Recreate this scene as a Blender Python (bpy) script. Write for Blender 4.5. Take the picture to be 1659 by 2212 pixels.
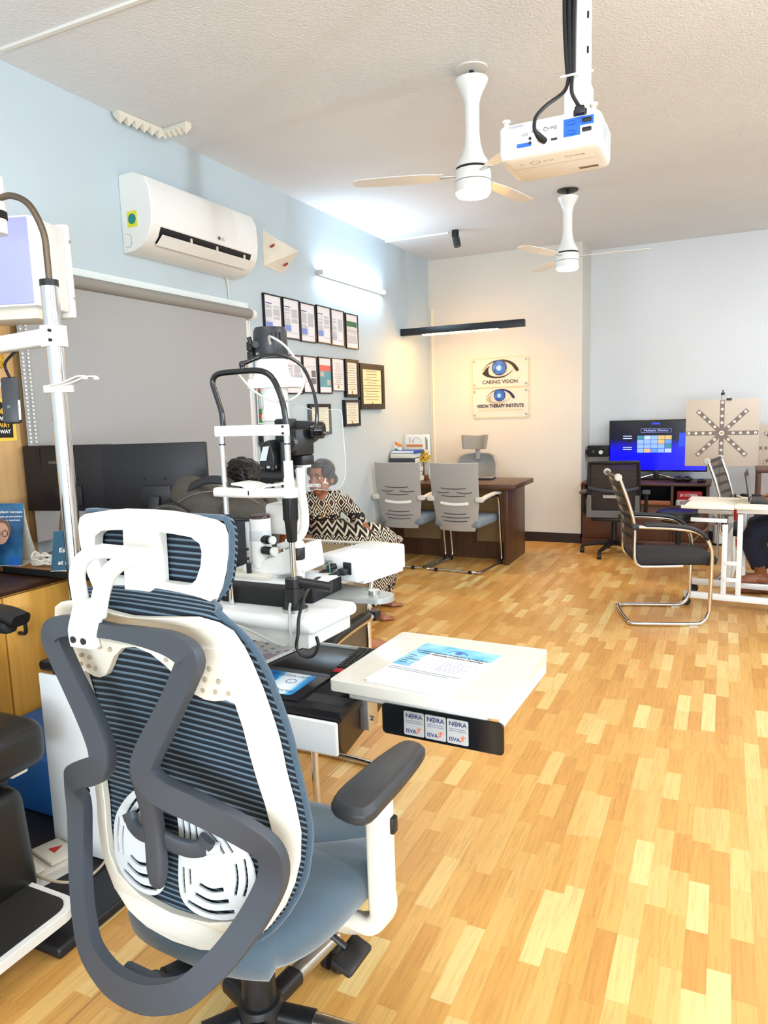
import bpy, bmesh, math, random
from mathutils import Vector as V, Matrix as M
from mathutils.geometry import tessellate_polygon
random.seed(7)
for o in list(bpy.data.objects): bpy.data.objects.remove(o)
SC = bpy.context.scene
COL = SC.collection

# ---------------------------------------------------------------- camera
cam_d = bpy.data.cameras.new('camera')
cam_d.sensor_fit = 'HORIZONTAL'; cam_d.sensor_width = 36.0
cam_d.lens = 36.0 * 1547.58 / 1659.0
cam_d.clip_start = 0.05
cam = bpy.data.objects.new('camera', cam_d); COL.objects.link(cam)
rx, up, fw = V((.904, .427, -.031)), V((-.031, .137, .990)), V((-.427, .894, -.138))
fw.normalize(); rx = (rx - fw * rx.dot(fw)).normalized(); up = rx.cross(fw)
cam.matrix_world = M(((rx.x, up.x, -fw.x, 0), (rx.y, up.y, -fw.y, 0), (rx.z, up.z, -fw.z, 1.48), (0, 0, 0, 1)))
SC.camera = cam

# ---------------------------------------------------------------- world, lights, exposure
SC.view_settings.view_transform = 'Standard'
SC.view_settings.look = 'None'
SC.view_settings.gamma = 1.0
SC.view_settings.use_curve_mapping = False
SC.view_settings.exposure = 0.42
w = bpy.data.worlds.new('daylight'); SC.world = w; w.use_nodes = True
w.node_tree.nodes['Background'].inputs[0].default_value = (.86, .94, 1.0, 1)
w.node_tree.nodes['Background'].inputs[1].default_value = 1.15

def area(name, loc, target, sx, sy, power, color, spread=math.pi):
    d = bpy.data.lights.new(name, 'AREA'); d.shape = 'RECTANGLE'; d.size = sx; d.size_y = sy
    d.energy = power; d.color = color; d.spread = spread
    o = bpy.data.objects.new(name, d); COL.objects.link(o)
    o.location = loc; o.rotation_euler = (V(target) - V(loc)).to_track_quat('-Z', 'Y').to_euler()
    return o
# assumed daylight from behind the camera: an added unseen area light, no glazing modelled; the other area lights are unseen fills added for brightness
area('assumed_daylight_fill', (0.6, -2.9, 1.7), (-.6, 4, 1.4), 4.2, 2.6, 52, (.88, .95, 1.0))
area('ceiling_uplight_fill', (1.5, -2.7, .8), (.2, 3.2, 3.15), 3.6, 1.0, 150, (.78, .90, 1.0))  # added fill aimed up to lighten and cool the ceiling and upper walls
area('overhead_fill_light', (-1.0, .5, 3.13), (-1.0, .5, 0), 1.2, .6, 15, (1.0, .98, .95))  # this and the next two are overhead fills added out of view
area('overhead_fill_light', (1.4, 2.8, 3.13), (1.4, 2.8, 0), 1.2, .6, 42, (1.0, .98, .96))
area('overhead_fill_light', (1.3, 6.4, 3.13), (1.3, 6.4, 0), 1.2, .6, 38, (.97, .98, 1.0))
for y_, p_ in ((.4, 90), (3.2, 85), (6.6, 14)): area('side_fill_light', (3.55, y_, 2.5), (0, y_, 3.3), .12, 1.2, p_, (.80, .92, 1.0))  # unseen side fills added at the right, tilted up to lighten the ceiling

# ---------------------------------------------------------------- helpers
PI = math.pi
def R(d): return math.radians(d)
def lin(h):
    h = h.lstrip('#'); c = [int(h[i:i+2], 16) / 255 for i in (0, 2, 4)]
    return tuple([(x / 12.92 if x <= .04045 else ((x + .055) / 1.055) ** 2.4) for x in c]) + (1,)
def cat(pts, n=8, closed=False):
    P = [V(p) for p in pts]; m = len(P); out = []
    rng = range(m if closed else m - 1)
    for i in rng:
        if closed: a, b, c, d = P[i - 1], P[i], P[(i + 1) % m], P[(i + 2) % m]
        else: a, b, c, d = P[max(i - 1, 0)], P[i], P[i + 1], P[min(i + 2, m - 1)]
        for k in range(n):
            t = k / n
            out.append(.5 * ((2 * b) + (c - a) * t + (2 * a - 5 * b + 4 * c - d) * t * t + (3 * b - a - 3 * c + d) * t ** 3))
    if not closed: out.append(P[-1].copy())
    return out
def rrect(w, h, r, n=5, cx=0, cy=0):
    out = []
    for (sx, sy, a0) in ((1, 1, 0), (-1, 1, 90), (-1, -1, 180), (1, -1, 270)):
        for k in range(n + 1):
            a = R(a0 + 90 * k / n)
            out.append((cx + sx * (w / 2 - r) + r * math.cos(a), cy + sy * (h / 2 - r) + r * math.sin(a)))
    return out
def circ(r, n=24, cx=0, cy=0, ry=None):
    return [(cx + r * math.cos(2 * PI * k / n), cy + (ry or r) * math.sin(2 * PI * k / n)) for k in range(n)]
def rz(a): return M.Rotation(a, 4, 'Z')

class MB:
    def __init__(s): s.v = []; s.f = []; s.mi = []
    def add(s, vs, fs, mi=0):
        o = len(s.v); s.v += [tuple(p) for p in vs]
        s.f += [tuple(i + o for i in f) for f in fs]; s.mi += [mi] * len(fs); return s
    def box(s, c, d, rot=None, bev=0, mi=0, seg=2):
        bm = bmesh.new(); bmesh.ops.create_cube(bm, size=1)
        for v in bm.verts: v.co = V((v.co.x * d[0], v.co.y * d[1], v.co.z * d[2]))
        if bev: bmesh.ops.bevel(bm, geom=bm.edges[:], offset=min(bev, min(d) * .49), segments=seg, affect='EDGES', profile=.5)
        rot = rot if rot is not None else M()
        if isinstance(rot, (int, float)): rot = rz(rot)
        bm.verts.index_update()
        s.add([(rot @ v.co) + V(c) for v in bm.verts], [[v.index for v in f.verts] for f in bm.faces], mi); bm.free(); return s
    def box2(s, a, b, bev=0, mi=0):
        return s.box([(a[i] + b[i]) / 2 for i in range(3)], [abs(b[i] - a[i]) for i in range(3)], None, bev, mi)
    def rings(s, rings, cap=True, closed=False, mi=0):
        n = len(rings[0]); vs = [p for r in rings for p in r]; fs = []
        m = len(rings)
        for i in range(m if closed else m - 1):
            j = (i + 1) % m
            for k in range(n):
                l = (k + 1) % n; fs.append((i * n + k, i * n + l, j * n + l, j * n + k))
        if cap and not closed: fs.append(tuple(range(n))[::-1]); fs.append(tuple((m - 1) * n + k for k in range(n)))
        return s.add(vs, fs, mi)
    def sweep(s, pts, prof, upv=(0, 0, 1), closed=False, scale=None, cap=True, mi=0):
        P = [V(p) for p in pts]; m = len(P); rg = []
        for i in range(m):
            t = (P[(i + 1) % m] - P[i - 1]) if closed else (P[min(i + 1, m - 1)] - P[max(i - 1, 0)])
            t.normalize(); u = V(upv[i] if isinstance(upv, list) else upv)
            sd = t.cross(u)
            if sd.length < 1e-5: sd = t.cross(V((1, .01, 0)))
            sd.normalize(); u = sd.cross(t)
            sc = scale[i] if scale else 1
            if not isinstance(sc, tuple): sc = (sc, sc)
            rg.append([P[i] + sd * a * sc[0] + u * b * sc[1] for a, b in prof])
        return s.rings(rg, cap, closed, mi)
    def tube(s, pts, r, n=10, sm=0, closed=False, cap=True, mi=0):
        rr = r if isinstance(r, (list, tuple)) else None
        P = [V(p) for p in pts]
        if sm:
            P2 = cat(P, sm, closed)
            if rr:
                q = []; m = len(P) if closed else len(P) - 1
                for i in range(m):
                    for k in range(sm): q.append(rr[i] + (rr[(i + 1) % len(P)] - rr[i]) * k / sm)
                if not closed: q.append(rr[-1])
                rr = q
            P = P2
        m = len(P); rg = []; ref = None
        for i in range(m):
            t = (P[(i + 1) % m] - P[i - 1]) if closed else (P[min(i + 1, m - 1)] - P[max(i - 1, 0)])
            if t.length < 1e-9: t = V((0, 0, 1))
            t.normalize()
            if ref is None: ref = V((0, 0, 1)) if abs(t.z) < .9 else V((1, 0, 0))
            ref = ref - t * ref.dot(t)
            if ref.length < 1e-6: ref = t.orthogonal()
            ref.normalize(); b = t.cross(ref); q = rr[i] if rr else r
            rg.append([P[i] + (ref * math.cos(2 * PI * k / n) + b * math.sin(2 * PI * k / n)) * q for k in range(n)])
        return s.rings(rg, cap, closed, mi)
    def cyl(s, a, b, r0, r1=None, n=24, mi=0):
        return s.tube([a, b], [r0, r0 if r1 is None else r1], n, mi=mi)
    def lathe(s, prof, o=(0, 0, 0), ax=(0, 0, 1), n=28, mi=0):
        ax = V(ax).normalized(); e = ax.orthogonal().normalized(); g = ax.cross(e); o = V(o)
        rg = [[o + ax * z + (e * math.cos(2 * PI * k / n) + g * math.sin(2 * PI * k / n)) * max(r, 1e-4) for k in range(n)] for r, z in prof]
        return s.rings(rg, True, False, mi)
    def ball(s, c, r, n=16, m=10, rot=None, mi=0):
        r = r if isinstance(r, (tuple, list)) else (r, r, r); rot = rot or M(); rg = []
        for i in range(m + 1):
            a = -PI / 2 + PI * i / m; q = max(math.cos(a), 1e-3)
            rg.append([V(c) + rot @ V((r[0] * q * math.cos(2 * PI * k / n), r[1] * q * math.sin(2 * PI * k / n), r[2] * math.sin(a))) for k in range(n)])
        return s.rings(rg, True, False, mi)
    def prism(s, poly, o, ex, ey, dep, holes=(), mi=0, fn=None):
        # polygon (with holes) in the plane o + x*ex + y*ey, pushed along dep
        o, ex, ey = V(o), V(ex), V(ey)
        fnd = dep if callable(dep) else (lambda a, b, d=V(dep) if not callable(dep) else None: d)
        loops = [list(poly)] + [list(h) for h in holes]
        flat = [p for l in loops for p in l]
        tri = tessellate_polygon([[V((a, b, 0)) for a, b in l] for l in loops])
        fn = fn or (lambda a, b: o + ex * a + ey * b)
        base = [fn(a, b) for a, b in flat]; n = len(flat)
        dv = [fnd(a, b) for a, b in flat]
        vs = base + [base[i] + dv[i] for i in range(n)]
        fs = [tuple(t) for t in tri] + [tuple(i + n for i in t)[::-1] for t in tri]; k = 0
        for l in loops:
            m = len(l)
            for i in range(m): fs.append((k + i, k + (i + 1) % m, k + (i + 1) % m + n, k + i + n))
            k += m
        return s.add(vs, fs, mi)
    def sheet(s, fn, nu, nv, th=0, mi=0):
        # fn(u,v) -> point; th = thickness vector or 0
        P = [[V(fn(i / nu, j / nv)) for j in range(nv + 1)] for i in range(nu + 1)]
        vs = [p for r in P for p in r]; q = nv + 1
        fs = [(i * q + j, (i + 1) * q + j, (i + 1) * q + j + 1, i * q + j + 1) for i in range(nu) for j in range(nv)]
        if th:
            N = len(vs); nn = [V((0, 0, 0)) for _ in vs]
            for f in fs:
                nrm = (vs[f[1]] - vs[f[0]]).cross(vs[f[3]] - vs[f[0]])
                for i in f: nn[i] = nn[i] + nrm
            vs = vs + [vs[i] - nn[i].normalized() * th for i in range(N)]
            fs2 = [tuple(i + N for i in f)[::-1] for f in fs]
            rim = [i * q for i in range(nu + 1)] + [nu * q + j for j in range(1, nv + 1)] + [i * q + nv for i in range(nu - 1, -1, -1)] + [j for j in range(nv - 1, 0, -1)]
            fs = fs + fs2 + [(rim[k], rim[k - 1], rim[k - 1] + N, rim[k] + N) for k in range(len(rim))]
        return s.add(vs, fs, mi)
    def text(s, body, o, ex, ey, size, th=.0006, align='LEFT', bold=0, mi=0, width=None):
        cu = bpy.data.curves.new('t', 'FONT'); cu.body = body; cu.size = size; cu.align_x = align; cu.offset = bold
        cu.resolution_u = 3
        ob = bpy.data.objects.new('t', cu); COL.objects.link(ob)
        dg = bpy.context.evaluated_depsgraph_get(); dg.update()
        me = bpy.data.meshes.new_from_object(ob.evaluated_get(dg))
        o, ex, ey = V(o), V(ex).normalized(), V(ey).normalized(); nz = ex.cross(ey)
        xs = [v.co.x for v in me.vertices] or [0]; k = 1
        if width and max(xs) > min(xs): k = width / (max(xs) - min(xs))
        s.add([o + ex * v.co.x * k + ey * v.co.y + nz * th for v in me.vertices], [tuple(p.vertices) for p in me.polygons], mi)
        bpy.data.objects.remove(ob); bpy.data.curves.remove(cu); bpy.data.meshes.remove(me); return s

ROOT = {}
def mesh_of(name, mb, mats, xf=None, sharp=38):
    me = bpy.data.meshes.new(name)
    vs = [xf @ V(p) for p in mb.v] if xf else mb.v
    me.from_pydata([tuple(p) for p in vs], [], mb.f)
    bm = bmesh.new(); bm.from_mesh(me); bmesh.ops.recalc_face_normals(bm, faces=bm.faces)
    bm.to_mesh(me); bm.free()
    for m_ in (mats if isinstance(mats, (list, tuple)) else [mats]): me.materials.append(m_)
    for p, i in zip(me.polygons, mb.mi): p.material_index = i
    for p in me.polygons: p.use_smooth = True
    me.set_sharp_from_angle(angle=R(sharp)); return me
def props(o, label=None, cat_=None, group=None, kind=None):
    if label: o['label'] = label
    if cat_: o['category'] = cat_
    if group: o['group'] = group
    if kind: o['kind'] = kind
def thing(name, label, cat_, loc=(0, 0, 0), rot=0, group=None):
    o = bpy.data.objects.new(name, None); COL.objects.link(o); o.location = loc; o.rotation_euler = (0, 0, rot)
    o.empty_display_size = .05
    ROOT[o.name] = M.Translation(V(loc)) @ rz(rot); props(o, label, cat_, group); return o
def rootof(o):
    while o.parent: o = o.parent
    return o
def part(name, mb, mat, par, world=False, label=None, bevel=0, sub=0, kind=None, sharp=38, bseg=2, bang=30):
    xf = None
    if world:
        rt = rootof(par)
        if rt.name not in ROOT: ROOT[rt.name] = M.Translation(rt.location) @ rz(rt.rotation_euler.z)
        xf = ROOT[rt.name].inverted()
    o = bpy.data.objects.new(name, mesh_of(name, mb, mat, xf, sharp)); COL.objects.link(o); o.parent = par
    props(o, label, None, None, kind); mods(o, bevel, sub, bseg, bang); return o
def mods(o, bevel, sub, bseg=2, bang=30):
    if bevel:
        b = o.modifiers.new('bevel', 'BEVEL'); b.width = bevel; b.segments = bseg; b.limit_method = 'ANGLE'; b.angle_limit = R(bang); b.harden_normals = False
    if sub:
        b = o.modifiers.new('subsurf', 'SUBSURF'); b.levels = sub; b.render_levels = sub
def solo(name, mb, mat, label, cat_, group=None, bevel=0, sub=0, kind=None, sharp=38):
    n = len(mb.v); c = [sum(p[i] for p in mb.v) / n for i in range(2)] + [min(p[2] for p in mb.v)]
    o = bpy.data.objects.new(name, mesh_of(name, mb, mat, M.Translation(-V(c)), sharp)); COL.objects.link(o); o.location = c
    ROOT[o.name] = M.Translation(V(c)); props(o, label, cat_, group, kind); mods(o, bevel, sub); return o
def struct(name, mb, mat, par=None, bevel=0):
    o = bpy.data.objects.new(name, mesh_of(name, mb, mat)); COL.objects.link(o)
    if par: o.parent = par
    else: o['kind'] = 'structure'
    mods(o, bevel, 0); return o
def dup(root, loc, rot=None, label=None, cat_=None):
    c = root.copy(); COL.objects.link(c); c.location = loc
    if rot is not None: c.rotation_euler = (0, 0, rot)
    if label: c['label'] = label
    def rec(o, p):
        for ch in list(o.children):
            d = ch.copy(); COL.objects.link(d); d.parent = p; rec(ch, d)
    rec(root, c); ROOT[c.name] = M.Translation(V(loc)) @ rz(c.rotation_euler.z); return c

# ---------------------------------------------------------------- materials
class NT:
    def __init__(s, name):
        s.m = bpy.data.materials.new(name); s.m.use_nodes = True; s.t = s.m.node_tree; s.b = s.t.nodes['Principled BSDF']
    def n(s, typ, **kw):
        nd = s.t.nodes.new(typ)
        for k, v in kw.items():
            if k.startswith('i_'): nd.inputs[k[2:].replace('_', ' ')].default_value = v
            else: setattr(nd, k, v)
        return nd
    def l(s, a, b): s.t.links.new(a, b)
    def math(s, op, a, b=None, c=None):
        nd = s.n('ShaderNodeMath', operation=op)
        for i, x in enumerate((a, b, c)):
            if x is None: continue
            if isinstance(x, (int, float)): nd.inputs[i].default_value = x
            else: s.l(x, nd.inputs[i])
        return nd.outputs[0]
    def coord(s, scale=(1, 1, 1), rot=(0, 0, 0), kind='Object'):
        c = s.n('ShaderNodeTexCoord'); mp = s.n('ShaderNodeMapping'); mp.inputs['Scale'].default_value = scale; mp.inputs['Rotation'].default_value = rot
        s.l(c.outputs[kind], mp.inputs[0]); return mp.outputs[0]
    def ramp(s, fac, stops, interp='LINEAR'):
        r = s.n('ShaderNodeValToRGB'); r.color_ramp.interpolation = interp
        e = r.color_ramp.elements
        while len(e) < len(stops): e.new(.5)
        for el, (p, c) in zip(e, stops): el.position = p; el.color = lin(c) if isinstance(c, str) else c
        s.l(fac, r.inputs[0]); return r.outputs[0]
    def bump(s, h, strength=.2, dist=.01):
        b = s.n('ShaderNodeBump'); b.inputs['Strength'].default_value = strength; b.inputs['Distance'].default_value = dist
        s.l(h, b.inputs['Height']); s.l(b.outputs[0], s.b.inputs['Normal'])
    def mix(s, f, a, b):
        m = s.n('ShaderNodeMix', data_type='RGBA')
        if isinstance(f, (int, float)): m.inputs['Factor'].default_value = f
        else: s.l(f, m.inputs['Factor'])
        for nm, x in (('A', a), ('B', b)):
            sock = [i for i in m.inputs if i.name == nm and i.type == 'RGBA'][0]
            if isinstance(x, str): sock.default_value = lin(x)
            elif isinstance(x, tuple): sock.default_value = x
            else: s.l(x, sock)
        return [o for o in m.outputs if o.type == 'RGBA'][0]
def mat(name, hexc, rough=.5, metal=0, spec=.5, noise=0, nscale=40, bump=0, bscale=200, coat=0, trans=0, alpha=1, ior=1.45, emit=0, ecol=None, sheen=0):
    t = NT(name); b = t.b; b.inputs['Base Color'].default_value = lin(hexc); b.inputs['Roughness'].default_value = rough
    b.inputs['Metallic'].default_value = metal; b.inputs['Specular IOR Level'].default_value = spec; b.inputs['IOR'].default_value = ior
    if coat: b.inputs['Coat Weight'].default_value = coat; b.inputs['Coat Roughness'].default_value = .1
    if trans: b.inputs['Transmission Weight'].default_value = trans
    if alpha < 1: b.inputs['Alpha'].default_value = alpha
    if sheen: b.inputs['Sheen Weight'].default_value = sheen
    if emit: b.inputs['Emission Color'].default_value = lin(ecol or hexc); b.inputs['Emission Strength'].default_value = emit
    if noise or bump:
        co = t.coord()
    if noise:
        nz = t.n('ShaderNodeTexNoise'); nz.inputs['Scale'].default_value = nscale; nz.inputs['Detail'].default_value = 4; t.l(co, nz.inputs[0])
        c = lin(hexc); d = tuple([x * (1 - noise) for x in c[:3]]) + (1,); u = tuple([min(1, x * (1 + noise)) for x in c[:3]]) + (1,)
        t.l(t.ramp(nz.outputs[0], [(.3, d), (.7, u)]), b.inputs['Base Color'])
    if bump:
        nz = t.n('ShaderNodeTexNoise'); nz.inputs['Scale'].default_value = bscale; nz.inputs['Detail'].default_value = 3; t.l(co, nz.inputs[0]); t.bump(nz.outputs[0], bump, .002)
    return t.m
def wood(name, c0, c1, axis=1, rough=.4, freq=9, bumps=.05):
    t = NT(name); sc = [freq * 5] * 3; sc[axis] = freq * .35
    co = t.coord(tuple(sc)); nz = t.n('ShaderNodeTexNoise'); nz.inputs['Scale'].default_value = 1.0; nz.inputs['Detail'].default_value = 6; nz.inputs['Roughness'].default_value = .65; nz.inputs['Distortion'].default_value = .6
    t.l(co, nz.inputs[0]); t.l(t.ramp(nz.outputs[0], [(.3, c0), (.7, c1)]), t.b.inputs['Base Color']); t.b.inputs['Roughness'].default_value = rough
    if bumps: t.bump(nz.outputs[0], bumps, .002)
    return t.m
def stripes(name, c0, c1, axis, period, duty=.5, rough=.8, soft=.08, weave=1):
    t = NT(name); co = t.coord(); sp = t.n('ShaderNodeSeparateXYZ'); t.l(co, sp.inputs[0])
    nz = t.n('ShaderNodeTexNoise'); nz.inputs['Scale'].default_value = 9; t.l(co, nz.inputs[0])
    u = t.math('ADD', t.math('DIVIDE', t.math('MULTIPLY_ADD', sp.outputs[1], .8, sp.outputs[axis]), period), t.math('MULTIPLY', nz.outputs[0], .25))
    fr = t.math('FRACT', u)
    col = t.ramp(fr, [(0, c0), (duty - soft, c0), (duty + soft, c1), (1 - soft, c1), (1, c0)])
    wv = t.n('ShaderNodeTexNoise'); wv.inputs['Scale'].default_value = 900; t.l(co, wv.inputs[0])
    col = t.mix(t.math('MULTIPLY', wv.outputs[0], .35 * weave), col, c0)
    t.l(col, t.b.inputs['Base Color']); t.b.inputs['Roughness'].default_value = rough; t.b.inputs['Specular IOR Level'].default_value = .3
    t.bump(fr, .25, .003); return t.m

M_white = mat('white_plastic', '#E3E2DD', .32, spec=.5)
M_whitep = mat('white_enamel', '#E6E7E6', .28, coat=.3)
M_cream = mat('cream_plastic', '#DAD4C6', .4)
M_grey_pl = mat('slate_plastic', '#383D45', .5, bump=.03, bscale=600)
M_black = mat('black_plastic', '#17181B', .42)
M_blackm = mat('black_matte', '#101012', .7)
M_gloss = mat('black_gloss', '#0B0B0E', .18, coat=.4)
M_chrome = mat('chrome', '#DAD8D6', .12, 1)
M_steel = mat('steel', '#B9BAB8', .28, 1)
M_alu = mat('aluminium', '#C9CBCC', .38, .9)
M_rubber = mat('rubber', '#1C1C1E', .8)
M_leather = mat('black_leather', '#141312', .36, bump=.12, bscale=160)
M_ink = mat('ink', '#1E2433', .6)
M_paper = mat('paper', '#DFE1E2', .7)
# ================================================================ the room
H = 3.157; XL = -3.10; YB = 7.846; YR = 8.36; XP = -1.385
def plaster(name, c, sc=260, st=.12, blot=.05):
    t = NT(name); co = t.coord(); a = t.n('ShaderNodeTexNoise'); a.inputs['Scale'].default_value = sc; a.inputs['Detail'].default_value = 3; t.l(co, a.inputs[0])
    b = t.n('ShaderNodeTexNoise'); b.inputs['Scale'].default_value = 1.3; b.inputs['Detail'].default_value = 3; t.l(co, b.inputs[0])
    k = lin(c); t.l(t.ramp(b.outputs[0], [(.3, tuple(x * (1 - blot) for x in k[:3]) + (1,)), (.7, k)]), t.b.inputs['Base Color'])
    t.b.inputs['Roughness'].default_value = .75; t.b.inputs['Specular IOR Level'].default_value = .25; t.bump(a.outputs[0], st, .008 if sc < 100 else .004); return t.m
M_wallL = plaster('wall_paint_blue_grey', '#BDCBD3')
M_wallB = plaster('wall_paint_cream', '#D3D0C8')
M_wallR = plaster('wall_paint_pale', '#D5D9DC')
M_ceil = plaster('ceiling_stucco', '#E2E5E8', 75, .55, .06)
def floor_mat():
    t = NT('parquet_vinyl'); co = t.coord(); sp = t.n('ShaderNodeSeparateXYZ'); t.l(co, sp.inputs[0])
    W_, L_ = .0577, .43
    u = t.math('DIVIDE', sp.outputs[0], W_); row = t.math('FLOOR', u)
    wn = t.n('ShaderNodeTexWhiteNoise', noise_dimensions='1D'); t.l(row, wn.inputs['W'])
    Lr = t.math('MULTIPLY_ADD', wn.outputs['Value'], .12, .21)
    v = t.math('ADD', t.math('DIVIDE', sp.outputs[1], Lr), t.math('MULTIPLY', wn.outputs['Value'], 7.3)); pl = t.math('FLOOR', v)
    cb = t.n('ShaderNodeCombineXYZ'); t.l(row, cb.inputs[0]); t.l(pl, cb.inputs[1])
    w2 = t.n('ShaderNodeTexWhiteNoise', noise_dimensions='2D'); t.l(cb.outputs[0], w2.inputs['Vector'])
    base = t.ramp(w2.outputs['Value'], [(0, '#C48E48'), (.3, '#CD9950'), (.6, '#D4A35B'), (.82, '#DAAF69'), (1, '#E4C988')])
    off = t.n('ShaderNodeVectorMath', operation='MULTIPLY_ADD'); t.l(co, off.inputs[0]); off.inputs[1].default_value = (120, 6, 1); t.l(w2.outputs['Color'], off.inputs[2])
    sc = t.n('ShaderNodeVectorMath', operation='ADD'); t.l(off.outputs[0], sc.inputs[0])
    ml = t.n('ShaderNodeVectorMath', operation='SCALE'); t.l(w2.outputs['Color'], ml.inputs[0]); ml.inputs['Scale'].default_value = 40; t.l(ml.outputs[0], sc.inputs[1])
    g = t.n('ShaderNodeTexNoise'); g.inputs['Scale'].default_value = 1; g.inputs['Detail'].default_value = 5; g.inputs['Distortion'].default_value = .8; t.l(sc.outputs[0], g.inputs[0])
    gr = t.ramp(g.outputs[0], [(.3, (.72, .72, .72, 1)), (.55, (1, 1, 1, 1))])
    mx = t.n('ShaderNodeMix', data_type='RGBA', blend_type='MULTIPLY'); mx.inputs['Factor'].default_value = .75
    A = [i for i in mx.inputs if i.type == 'RGBA']; t.l(base, A[0]); t.l(gr, A[1]); col = [o for o in mx.outputs if o.type == 'RGBA'][0]
    # joints between strips and the two welded seams of the vinyl sheet
    fu = t.math('FRACT', u); fv = t.math('FRACT', v)
    j = t.math('MAXIMUM', t.math('LESS_THAN', fu, .018), t.math('LESS_THAN', fv, .004))
    sm = t.math('LESS_THAN', t.math('ABSOLUTE', t.math('SUBTRACT', sp.outputs[0], -1.432)), .0025)
    col = t.mix(t.math('MULTIPLY', j, .35), col, '#9A6A33'); col = t.mix(t.math('MULTIPLY', sm, .8), col, '#8A6236')
    t.l(col, t.b.inputs['Base Color']); t.b.inputs['Roughness'].default_value = .38; t.b.inputs['Specular IOR Level'].default_value = .45
    t.bump(g.outputs[0], .06, .002); return t.m
M_floor = floor_mat()
XR = 3.6; YN = -3.2
struct('floor', MB().box2((XL - .2, YN, -.08), (XR + .2, YR + .2, 0)), M_floor)
struct('ceiling', MB().box2((XL - .2, YN, H), (XR + .2, YR + .2, H + .1)), M_ceil)
WY0, WY1, WZ0, WZ1 = 2.44, 4.22, .95, 2.16           # window behind the blind
wl = MB()
wl.box2((XL - .12, YN, 0), (XL, WY0, H)).box2((XL - .12, WY1, 0), (XL, YR + .2, H)).box2((XL - .12, WY0, 0), (XL, WY1, WZ0)).box2((XL - .12, WY0, WZ1), (XL, WY1, H))
struct('wall_left', wl, M_wallL)
struct('wall_back', MB().box2((XL, YB, 0), (XP, YR + .2, H)), M_wallB)
struct('wall_alcove', MB().box2((XP, YR, 0), (XR, YR + .2, H)), M_wallR)
struct('wall_right', MB().box2((XR, YN, 0), (XR + .12, YR, H)), M_wallR)
struct('baseboard_back', MB().box2((XL, YB - .012, 0), (XP + .012, YB, .105)).box2((XP, YB - .012, 0), (XP + .012, YR, .105)).box2((XP, YR - .012, 0), (XR, YR, .105)), mat('dark_skirting', '#241915', .45))
struct('baseboard_left', MB().box2((XL, YN, 0), (XL + .012, YB, .1)), mat('dark_skirting_side', '#241915', .45))
wn = struct('window_1', MB().box2((XL - .03, WY0, WZ0), (XL + .035, WY0 + .05, WZ1)).box2((XL - .03, WY1 - .05, WZ0), (XL + .035, WY1 + .01, WZ1)).box2((XL - .03, WY0, WZ1 - .05), (XL + .02, WY1, WZ1)).box2((XL - .03, WY0, WZ0), (XL + .05, WY1, WZ0 + .05)), M_whitep)
struct('pane', MB().box2((XL - .06, WY0, WZ0), (XL - .05, WY1, WZ1)), mat('dark_glass', '#5A6670', .1), wn)
# white jamb strip at the right of the blind, running down behind the slit lamp
struct('trim_1', MB().box2((XL, 4.235, .8), (XL + .03, 4.30, 2.2)).box2((XL, 4.33, .8), (XL + .012, 4.345, 2.18)), M_whitep)
struct('trim_2', MB().box2((XL, 2.1, 2.232), (XL + .02, 4.32, 2.272)), mat('trunking_white', '#E3EBEA', .5))
struct('trim_3', MB().box2((XL, 6.715, H - .015), (-2.44, 6.74, H)).box2((XL + .09, 2.43, H - .012), (-2.0, 2.45, H)), mat('conduit_white', '#E2E0DA', .5))
struct('trim_4', MB().box2((-3.07, YB - .016, 0), (-3.045, YB, 2.62)), mat('conduit_cream', '#E4DCC6', .5))

# ---------------------------------------------------------------- things on the left wall
def blind():
    t = thing('roller_blind', 'grey roller blind pulled down over the window under the air conditioner', 'blind', (XL + .065, 3.35, .9))
    g = NT('blind_fabric'); co = g.coord(); nz = g.n('ShaderNodeTexNoise'); nz.inputs['Scale'].default_value = 700; g.l(co, nz.inputs[0])
    g.l(g.ramp(nz.outputs[0], [(.3, '#9A9A9B'), (.7, '#A9A9AA')]), g.b.inputs['Base Color']); g.b.inputs['Roughness'].default_value = .85
    part('fabric', MB().box2((XL + .064, 2.40, .9), (XL + .066, 4.222, 2.2)), g.m, t, True)
    part('roller', MB().cyl((XL + .065, 2.40, 2.19), (XL + .065, 4.27, 2.19), .034, n=20), mat('blind_roll', '#8D8A85', .7), t, True)
    part('bracket', MB().cyl((XL + .065, 4.27, 2.19), (XL + .065, 4.31, 2.19), .037, n=20).box2((XL, 4.285, 2.15), (XL + .07, 4.31, 2.23)), M_white, t, True)
    c = MB()
    for dy, k in ((0, 41), (.03, 41)):
        for i in range(k): c.ball((XL + .075, 2.41 + dy, 1.39 + i * .019), .0065, 6, 4)
    part('bead_chain', c, M_white, t, True, kind='stuff')
blind()
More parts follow.
